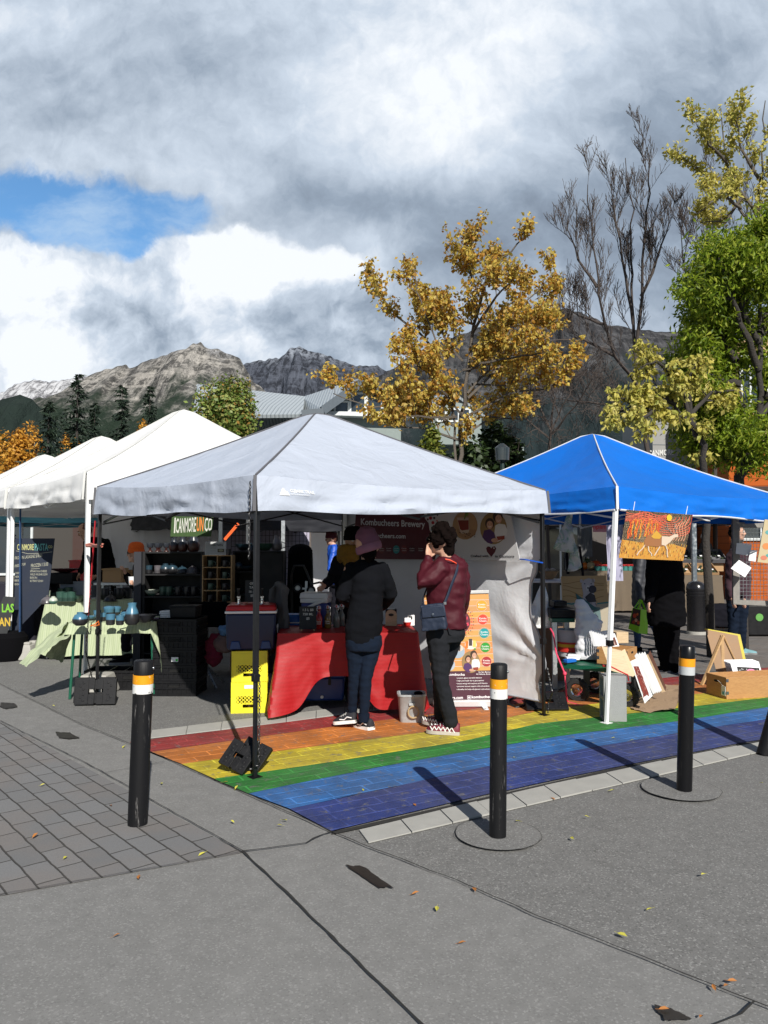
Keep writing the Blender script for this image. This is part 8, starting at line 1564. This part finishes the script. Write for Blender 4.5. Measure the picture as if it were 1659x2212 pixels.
b = G(1505, 1370); r = thing('ribbed_post', b, 'large glossy black domed post with ribbed neck on the street behind the blue canopy', 'bollard'); s_ = b.y/F; mb = MB(); mb.lathe(b, [(21*s_, 0), (21*s_, 7*s_)], 24); mb.build('concrete_base', M_conc, r); mb = MB(); rd = 19.5*s_; H_ = 115*s_
mb.lathe(b, [(rd, 6*s_), (rd, H_*.70), (rd*1.04, H_*.71), (rd*1.04, H_*.735), (rd*.97, H_*.74), (rd*1.04, H_*.77), (rd*1.04, H_*.795), (rd*.97, H_*.80), (rd*1.06, H_*.83), (rd*1.04, H_*.86), (rd*.95, H_*.92), (rd*.75, H_*.965), (rd*.4, H_*.99), (.001, H_)], 28); mb.build('post', mat('gloss black iron', (.012, .012, .014), .22, 0, .1, 12), r, ang=40)
bt = mat('brown burlap cloth', (.13, .10, .07), .95, 0, .2, 20, .5, 120, .004)
e0, e1 = V((P(1205, 1300, 17.0).x, 17.0, 0)), V((P(1405, 1300, 17.0).x, 17.1, 0)); table('produce_table', 'long table of the produce stall under brown cloth', e0, e1, 1.1, .93); draped('tablecloth', 'brown cloth covering the long produce table', e0, e1, 1.1, .937, (.86, .88, .86), m=bt, seed=9)
e2, e3 = V((P(1425, 1300, 16.2).x, 16.2, 0)), V((P(1566, 1300, 16.2).x, 16.3, 0)); table('produce_table', 'second table of the produce stall behind the black post', e2, e3, 1.0, .86); draped('tablecloth', 'brown cloth on the second produce table behind the black post', e2, e3, 1.0, .867, (.8, .81, .8), m=bt, seed=3)
PM = [mat('orange pumpkin', (.60, .14, .01), .5), mat('cream squash', (.45, .34, .18), .6), mat('dark green squash', (.04, .07, .02), .5), mat('red orange pumpkin', (.50, .07, .015), .5)]
def pumpkin(c, R0, m, label, nm='pumpkin'):
 r = thing(nm, c, label, 'squash' if nm != 'pumpkin' else 'pumpkin', 'pumpkins and squash on the produce stall'); mb = MB(); vs = []
 mb.loft([[c+V((cos(2*pi*k/24)*R0*sin(a)*(1-.07*abs(cos(k*pi/3))), sin(2*pi*k/24)*R0*sin(a)*(1-.07*abs(cos(k*pi/3))), R0*.8*(1-cos(a))-(.12*R0 if a > 2.9 else 0))) for k in range(24)] for a in [pi*j/10 for j in range(1, 10)]]); mb.build('fruit', m, r, ang=60); mb = MB(); mb.tube([c+V((0, 0, R0*1.45)), c+V((.02, 0, R0*1.75))], [R0*.12, R0*.08], 6); mb.build('stalk', M_pine, r)
dz_ = 1.0
for x, R0, m, Y_, z_, lb_, nm in ((1262, .075, 0, 17.40, 0.95, 'orange pumpkin left of the cream squash', 'pumpkin'), (1276, .08, 1, 17.35, 0.95, 'round cream squash between two orange pumpkins', 'squash'), (1287, .095, 3, 17.40, 0.95, 'largest red orange pumpkin on the produce table', 'pumpkin'), (1297, .07, 1, 17.55, 0.95, 'cream squash right of the largest pumpkin', 'squash'), (1306, .07, 2, 17.40, 0.95, 'dark squash beside the silver leg', 'squash'), (1250, .07, 1, 17.65, 0.95, 'pale squash at the back left of the produce table', 'squash'), (1268, .06, 2, 17.65, 1.07, 'dark squash piled behind the pumpkins', 'squash'), (1320, .06, 0, 17.55, 0.95, 'small orange pumpkin right of the silver leg', 'pumpkin')): pumpkin(V((P(x, 1200, Y_).x, Y_, z_)), R0*1.38, PM[m], lb_, nm)
tb = mat('teal berry basket', (.04, .20, .18), .7); berry = mat('red berries', (.32, .02, .02), .35, 0, .4, 60)
bk = thing('berry_basket', (0, 0, 0), 'teal basket of red berries on the produce table', 'basket', 'teal berry baskets on the produce table'); mb = MB(); mb.loft([[V((x*k, y*k, z)) for x, y in ((-.055, -.055), (.055, -.055), (.055, .055), (-.055, .055))] for k, z in ((.8, 0), (1, .07))]); mb.build('basket', tb, bk, local=True); mb = MB()
for k in range(14): mb.ell((rr.uniform(-.04, .04), rr.uniform(-.04, .04), .075+rr.uniform(0, .015)), .017, 7, 5)
mb.build('berries', berry, bk, local=True); k_ = 0
for j, (Y_, n_) in enumerate(((17.15, 11), (17.36, 11), (17.57, 10))):
 for i in range(n_):
  x_ = P(1292+i*9.6+j*3, 1200, Y_).x; o = bk if k_ == 0 else dup(bk, (0, 0, 0)); o.location = (x_, Y_, .94); o.scale = (1.35,)*3; k_ += 1; o['label'] = 'teal berry basket in the '+('front', 'middle', 'back')[j]+' row, '+('first', 'second', 'third', 'fourth', 'fifth', 'sixth', 'seventh', 'eighth', 'ninth', 'tenth', 'eleventh')[i]+' from the left'
def bin_(px0, px1, Y_, z0, tilt, label, m, fill):
 a = P(px0, 1200, Y_); b = P(px1, 1200, Y_); w_ = b.x-a.x; c = V(((a.x+b.x)/2, Y_+.2, z0)); r = thing('produce_bin', c, label, 'crate', 'slanted produce bins'); R_ = Matrix.Rotation(radians(tilt), 3, 'X')
 mb = MB(); mb.box(c+R_ @ V((0, 0, .01)), (w_, .42, .012), R=R_)
 for q, s_ in (((0, -.21, .05), (w_, .014, .09)), ((0, .21, .05), (w_, .014, .09)), ((-w_/2+.007, 0, .05), (.014, .405, .089)), ((w_/2-.007, 0, .05), (.014, .405, .089))): mb.box(c+R_ @ V(q), s_, R=R_)
 mb.build('tray', m, r); mb = MB()
 for k in range(26): mb.ell(c+R_ @ V((rr.uniform(-w_/2+.05, w_/2-.05), rr.uniform(-.16, .16), .05)), (.035, .03, .025), 7, 5)
 mb.build('produce', fill, r); mb = MB()
 for k in range(3): mb.box(c+R_ @ V((-w_*.3+w_*.3*k, -.06, .095)), (.05, .045, .003), R=R_)
 mb.build('price_card', M_paper, r); mb = MB(); q = c+V((0, .05, 0)); mb.box((q.x, q.y, (z0+.90)/2-.05), (w_*.9, .3, max(.02, z0-1.05)));
 if z0 > 1.0: mb.build('riser', M_card, r)
gp = mat('bagged greens', (.035, .05, .025), .4, 0, .5, 20); gpl = mat('grey bin plastic', (.12, .12, .13), .6)
bin_(1432, 1498, 17.0, 1.22, 32, 'grey slanted produce bin in the upper row, left one', gpl, gp); bin_(1505, 1570, 17.0, 1.22, 32, 'grey slanted produce bin in the upper row, right one', gpl, gp); bin_(1430, 1500, 16.45, .93, 28, 'cardboard produce bin in the lower row, behind the silver post', M_card, gp); bin_(1504, 1552, 16.45, .93, 28, 'cardboard produce bin in the lower row, above the black post', M_card, gp)
mb = MB(); c = V((P(1499, 1200, 14.2).x, 14.2, 0)); mb.bar(c+V((0, 0, .002)), c+V((0, 0, 2.05)), .08); one(mb, 'canopy_post', M_alu, 'bright silver post rising behind the large black domed post', 'post', bevel=.004)
mb = MB(); c = V((P(1552, 1340, 14.0).x, 14.0, .20)); mb.box(c, (.62, .4, .34)); mb.ell(c+V((0, 0, .17)), (.3, .2, .08)); tag(fuse(mb, 'duffel_bag', M_dk, None, .02, 4, .02, 6), 'dark blue duffel bag on the street right of the black domed post', 'bag')
c = V((P(1648, 1340, 12.8).x, 12.9, 0)); r = thing('black_case', c, 'large black case with a round green sticker at the right edge', 'case'); mb = MB(); mb.box(c+V((.05, 0, .27)), (.72, .45, .50)); mb.build('case_body', M_blackp, r, bevel=.02); mb = MB(); mb.lathe(c+V((-.12, -.228, .32)), [(.062, 0), (.062, .006)], 24, R=Matrix.Rotation(pi/2, 3, 'X')); mb.build('sticker', mat('green sticker', (.10, .30, .06), .6, 0, .4, 40), r)
mb = MB(); c = V((P(1209, 1325, 8.2).x, 8.2, 0)); r = thing('stand_table', c, 'small green topped table with grey legs holding a black case', 'table'); mb.box(c+V((0, 0, .72)), (.24, .34, .04)); mb.build('tabletop', M_greenl, r, bevel=.004)
for s_ in (-.05, .08): mb = MB(); mb.bar(c+V((s_-.03, -.1, .002)), c+V((s_-.03, -.1, .70)), .045); mb.build('leg', M_alu, r)
mb = MB(); mb.box(c+V((0, 0, .79)), (.26, .30, .10)); mb.box(c+V((.0, .05, .88)), (.14, .2, .06)); one(mb, 'instrument_case', M_blackp, 'black case on the small green topped table', 'case', bevel=.01)
mb = MB(); c = V((P(1185, 1440, 8.6).x, 8.7, .3)); mb.box(c, (.3, .3, .6), .2); one(mb, 'cardboard_box', mat('dim brown cardboard', (.16, .10, .06), .9), 'tall brown cardboard box behind the right black leg', 'box', bevel=.004)
mb = MB(); c = V((P(1185, 1235, 9.6).x, 9.6, 1.08)); r = thing('basket', c, 'round brown basket of pale bulbs under the blue canopy', 'basket'); mb.lathe(c, [(.06, 0), (.12, .09), (.125, .10), (.11, .09), (.05, .02)], 18); mb.build('wicker', M_card, r); mb = MB()
for k in range(16): mb.ell(c+V((rr.uniform(-.07, .07), rr.uniform(-.07, .07), .10+rr.uniform(0, .02))), (.025, .022, .02), 7, 5)
mb.build('bulbs', mat('garlic', (.45, .38, .30), .6), r); table('side_table', 'small table holding the round brown basket', c+V((-.35, -.25, 0)), c+V((.25, -.25, 0)), .5, 1.075)
f11 = planefn(P(1300, 1150, 14.5), (0, -1, 0)); g = thing('banner', f11(1300, 1145), 'pink food banner with red lettering far behind the blue canopy', 'banner'); mb = MB(); mb.prism([f11(*q) for q in ((1281, 1130), (1345, 1130), (1345, 1150), (1281, 1149))], (0, .01, 0)); mb.build('banner_sheet', mat('pink vinyl', (.45, .16, .20), .6), g); A = Art(f11); A.text('Empanadas', 1270, 1333, 1142, 10, I(.5, .02, .03), 2); A.build('lettering', g)
wall('sidewall', 'dark grey fabric panel left of the pink banner', P(1247, 1150, 13.6), P(1279, 1150, 13.6), 1.3, 1.95, mat('dark grey panel', (.09, .09, .09), .8), .02, 'sidewall'); wall('sidewall', 'pale lavender sheet hanging beside the silver leg', P(1310, 1150, 13), P(1345, 1150, 13), .9, 1.85, fabric('lavender sheet', (.35, .34, .45), 3, .4), .05, 'sidewall', seed=5)
def metal_roof():
 t = NT('standing seam metal roof'); w = t.wave(t.map((1, 1, 1)), 2.4, 0, 0, 'X'); c = t.mix(t.ss(w, .80, .97), (.42, .46, .48), (.20, .23, .25)); t.fin(c, .42, t.bump(w, .5, .03), .3, .5); return t.m
MRf = metal_roof(); M_fasc = mat('grey fascia', (.09, .11, .13), .6); M_sid = mat('sage siding', (.20, .24, .23), .7); M_trim = mat('pale trim', (.55, .58, .58), .6)
def winb(par, pts, fr=M_trim, gl=M_glass, n=None, mull=1):
 pts = [V(p) for p in pts]; n = V(n); mb = MB(); u = (pts[1]-pts[0]); v = (pts[3]-pts[0]); ul, vl = u.length, v.length; u.normalize(); v.normalize(); t_ = .07
 for a, b in ((pts[0], pts[1]), (pts[3], pts[2])): mb.bar(a+n*.03, b+n*.03, .05, t_, v)
 for a, b in ((pts[0], pts[3]), (pts[1], pts[2])): mb.bar(a+n*.031, b+n*.031, t_, .05, n)
 for k in range(mull): q = pts[0]+u*ul*(k+1)/(mull+1); mb.bar(q+n*.032, q+v*vl+n*.032, .05, .04, n)
 f = mb.build('window', fr, par, smooth=False); mb = MB(); mb.add([p+n*.012 for p in pts], [(0, 1, 2, 3)]); mb.build('pane', gl, f, smooth=False); return f
def slab(mb, pts, th):
 pts = [V(p) for p in pts]; n = (pts[1]-pts[0]).cross(pts[2]-pts[0]).normalized();
 if n.z < 0: n = -n
 mb.prism(pts, n*th)
r = thing('lodge_building', (P(700, 900, 28).x, 31, 0), 'pale metal roofed lodge with a glazed gable behind the grey canopy', 'building')
RA, RB_ = P(425, 836, 30), P(658, 862, 33.0); EA, EB = P(415, 905, 25), P(652, 902, 27.5)
mb = MB(); slab(mb, [RA, RB_, EB, EA], .12); back = V((1.5, 7, -3)); slab(mb, [RA, RB_, RB_+back, RA+back], .12); mb.build('roof', MRf, r, smooth=False)
GP = P(795, 818, 28.5); GLe = P(697, 889, 27.5); GRt = P(872, 900, 29.8); GB_ = P(655, 863, 33.2)
mb = MB(); slab(mb, [GB_, GP, GLe, P(650, 903, 31)], .12); slab(mb, [GB_, GP, GRt, GRt+(GB_-GP)], .12); mb.build('gable_roof', MRf, r, smooth=False)
mb = MB(); mb.bar(GP+V((0, -.06, .02)), GLe+V((0, -.06, .02)), .12, .30); mb.bar(GP+V((0, -.06, .02)), GRt+V((0, -.06, .02)), .12, .30); mb.bar(P(652, 893, 27.4), P(700, 889, 27.4), .3, .2); mb.build('fascia', M_fasc, r, smooth=False)
gn = V((.35, -1, 0)).normalized(); gi = lambda px, py: planefn(GP+V((-.1, .5, 0)), gn)(px, py)
mb = MB(); tri = [gi(795, 824), gi(708, 889), gi(708, 960), gi(866, 960), gi(866, 900)]; mb.prism(tri, -gn*.3); mb.build('gable_wall', M_sid, r, smooth=False)
for a, b, c_, d in ((722, 752, 868, 892), (756, 788, 850, 892), (792, 824, 850, 892), (828, 852, 872, 892)): winb(r, [gi(a, d), gi(b, d), gi(b, c_), gi(a, c_)], n=gn, mull=0)
mb = MB(); mb.prism([gi(700, 901), gi(905, 908), gi(905, 896), gi(700, 893)], gn*.5); mb.build('balcony_band', M_trim, r, smooth=False)
mb = MB(); a, b = EA+V((.5, .8, 0)), P(905, 910, 30); mb.box(((a.x+b.x)/2, 31.5, (a.z)/2-.2), (b.x-a.x, 6, a.z-.5)); mb.build('wall', M_sid, r, smooth=False)
r = thing('lodge_wing', (P(960, 900, 30).x, 31, 0), 'second gabled metal roof partly hidden by the golden tree', 'building'); Gp = P(978, 851, 29); mb = MB(); slab(mb, [P(905, 868, 33), Gp, P(925, 905, 28.5), P(850, 905, 31)], .1); slab(mb, [Gp, P(905, 868, 33), P(985, 910, 35), P(1050, 905, 30)], .1); mb.build('roof', MRf, r, smooth=False)
gi2 = planefn(Gp+V((0, .3, 0)), (.2, -1, 0)); mb = MB(); mb.prism([gi2(978, 856), gi2(932, 903), gi2(932, 960), gi2(1040, 960), gi2(1040, 903)], -gi2.n*.3); mb.build('gable_wall', M_sid, r, smooth=False)
for a, b in ((944, 962), (966, 990), (994, 1014)): winb(r, [gi2(a, 910), gi2(b, 910), gi2(b, 884), gi2(a, 884)], n=gi2.n, mull=0)
mb = MB(); q = P(985, 960, 30); mb.box((q.x, 32.5, q.z/2), (5.5, 4, q.z)); mb.build('wall', M_sid, r, smooth=False)
r = thing('stucco_building', (P(1500, 900, 24).x, 26, 0), 'pale grey stucco building with raised town name behind the bare tree', 'building'); sf = planefn(P(1500, 900, 24), (-.12, -1, 0)); stc = mat('grey stucco', (.28, .28, .27), .9, 0, .12, 3, .4, 60)
mb = MB(); lo = P(1500, 1178, 24); q = [sf(1408, 835), sf(1568, 845)]; A0, A1 = V((q[0].x, q[0].y, 0)), V((q[1].x, q[1].y, 0)); zt_ = q[0].z; dn = V((-sf.n.x, -sf.n.y, 0))*5; mb.prism([A0, A1, V((A1.x, A1.y, zt_)), V((A0.x, A0.y, zt_))], dn); mb.build('wall', stc, r, smooth=False)
for a, b, c_, d in ((1496, 1514, 870, 930), (1440, 1458, 862, 900)): winb(r, [sf(a, d), sf(b, d), sf(b, c_), sf(a, c_)], n=sf.n, mull=0)
mb = MB(); mb.prism([sf(1484, 845), sf(1489, 845), sf(1489, 925), sf(1484, 925)], sf.n*.06); mb.prism([sf(1556, 900), sf(1569, 900), sf(1569, 1178), sf(1556, 1178)], sf.n*.08); mb.build('corner_trim', M_trim, r, smooth=False)
for y in (840, 905, 960, 1010): pass
mb = MB();
for y in (915, 960, 1018): mb.prism([sf(1409, y), sf(1483, y+1), sf(1483, y+2), sf(1409, y+1)], sf.n*.01)
mb.build('panel_groove', M_fasc, r, smooth=False)
A = Art(sf, .012); A.text('CANMORE', 1400, 1455, 985, 12, I(.62, .62, .60), 2, y2=982, bold=.03); A.build('lettering', r)
def clap(name, c):
 t = NT(name); w = t.N.new('ShaderNodeTexWave'); w.wave_profile = 'SAW'; w.bands_direction = 'Z'; t.i(w, 'Vector', t.map()); t.i(w, 'Scale', 1.6); t.fin(t.mix(t.ss(w.outputs[1], .85, 1.), c, tuple(x*.4 for x in c)), .7, t.bump(w.outputs[1], .6, .02), 0, .2); return t.m
r = thing('orange_building', (P(1640, 1000, 21).x, 23, 0), 'orange clapboard building with a tan upper storey at the right edge', 'building'); of = planefn(P(1640, 1000, 21), (-.1, -1, 0)); a0_, b0_ = of(1573, 960), of(1900, 960); dn = V((-of.n.x, -of.n.y, 0))*5
mb = MB(); z1_ = of(1600, 960).z; mb.prism([V((a0_.x, a0_.y, 0)), V((b0_.x, b0_.y, 0)), V((b0_.x, b0_.y, z1_)), V((a0_.x, a0_.y, z1_))], dn); mb.build('lower_wall', clap('orange clapboard', (.42, .09, .012)), r, smooth=False)
mb = MB(); z2_ = of(1600, 735).z; mb.prism([V((a0_.x+.3, a0_.y, z1_)), V((b0_.x, b0_.y, z1_)), V((b0_.x, b0_.y, z2_)), V((a0_.x+.3, a0_.y, z2_))], dn); mb.build('upper_wall', clap('tan clapboard', (.45, .30, .16)), r, smooth=False)
mb = MB(); mb.prism([of(1573, 1052), of(1900, 1052), of(1900, 1075), of(1573, 1075)], of.n*.25); mb.build('awning_board', mat('dark brown board', (.05, .025, .02), .8), r, smooth=False)
for a, b, c_, d in ((1600, 1640, 770, 880), (1655, 1695, 770, 880), (1585, 1700, 1100, 1165)): winb(r, [of(a, d), of(b, d), of(b, c_), of(a, c_)], n=of.n)
def shop(label, px0, px1, Y, ytop, col, seed, sl=0.):
 a = P(px0, ytop, Y); b = P(px1, ytop, Y+sl); n = V(((b-a).y, -(b-a).x, 0)).normalized(); r = thing('shop_building', ((a.x+b.x)/2, Y+2, 0), label, 'building'); rr = random.Random(seed)
 a.z = b.z = a.z; mb = MB(); mb.prism([V((a.x, a.y, 0)), V((b.x, b.y, 0)), b, a], -n*5); mb.build('wall', mat('shop wall %d' % seed, col, .85, 0, .15, 2), r, smooth=False)
 mb = MB(); mb.prism([a+n*.15, b+n*.15, b+n*.15+V((0, 0, .25)), a+n*.15+V((0, 0, .25))], -n*5.3); mb.build('parapet', M_fasc, r, smooth=False)
 L = (b-a).length; m = max(2, int(L/2.6)); x = (b-a).normalized(); x.z = 0
 for k in range(m):
  q = V((a.x, a.y, 0))+x*(L*(k+.15)/m); w_ = L/m*.7
  if k % 3 == 1:
   mb = MB(); mb.prism([q+x*.3, q+x*1.2, q+x*1.2+V((0, 0, 2.1)), q+x*.3+V((0, 0, 2.1))], n*.04); d = mb.build('door', mat('dark brown board', (.05, .025, .02), .8), r); mb = MB(); mb.bar(q+x*1.08+n*.07+V((0, 0, .9)), q+x*1.08+n*.07+V((0, 0, 1.2)), .03); mb.build('handle', M_steel, d)
  else: winb(r, [q+V((0, 0, .6)), q+x*w_+V((0, 0, .6)), q+x*w_+V((0, 0, 2.3)), q+V((0, 0, 2.3))], n=n)
 return r
shop('long grey shop front beyond the left canopies', -120, 330, 24, 1085, (.05, .045, .04), 1); shop('brown shop front behind the grey canopy', 330, 930, 25, 1075, (.10, .085, .075), 2); shop('dark shop front behind the blue canopy', 1150, 1410, 21, 1090, (.09, .08, .075), 3, 2.)
r = thing('street_lamp', (P(1085, 1000, 13).x, 13, 0), 'dark green lamp post half hidden behind the golden tree', 'street lamp'); c = V((P(1085, 1000, 13).x, 13, 0)); mb = MB(); mb.tube([c, c+V((0, 0, 2.9))], [.05, .04], 10); mb.build('post', mat('dark green paint', (.006, .022, .02), .5), r); mb = MB(); mb.lathe(c+V((0, 0, 2.9)), [(.05, 0), (.12, .04), (.13, .25), (.03, .33)], 12); mb.build('lamp_head', M_glass, r); mb = MB(); mb.lathe(c+V((-.15, 0, 2.4)), [(.01, .2), (.13, .1), (.14, 0), (.02, 0)], 12); mb.build('lamp_shade', mat('dark green paint', (.01, .05, .045), .4), r)
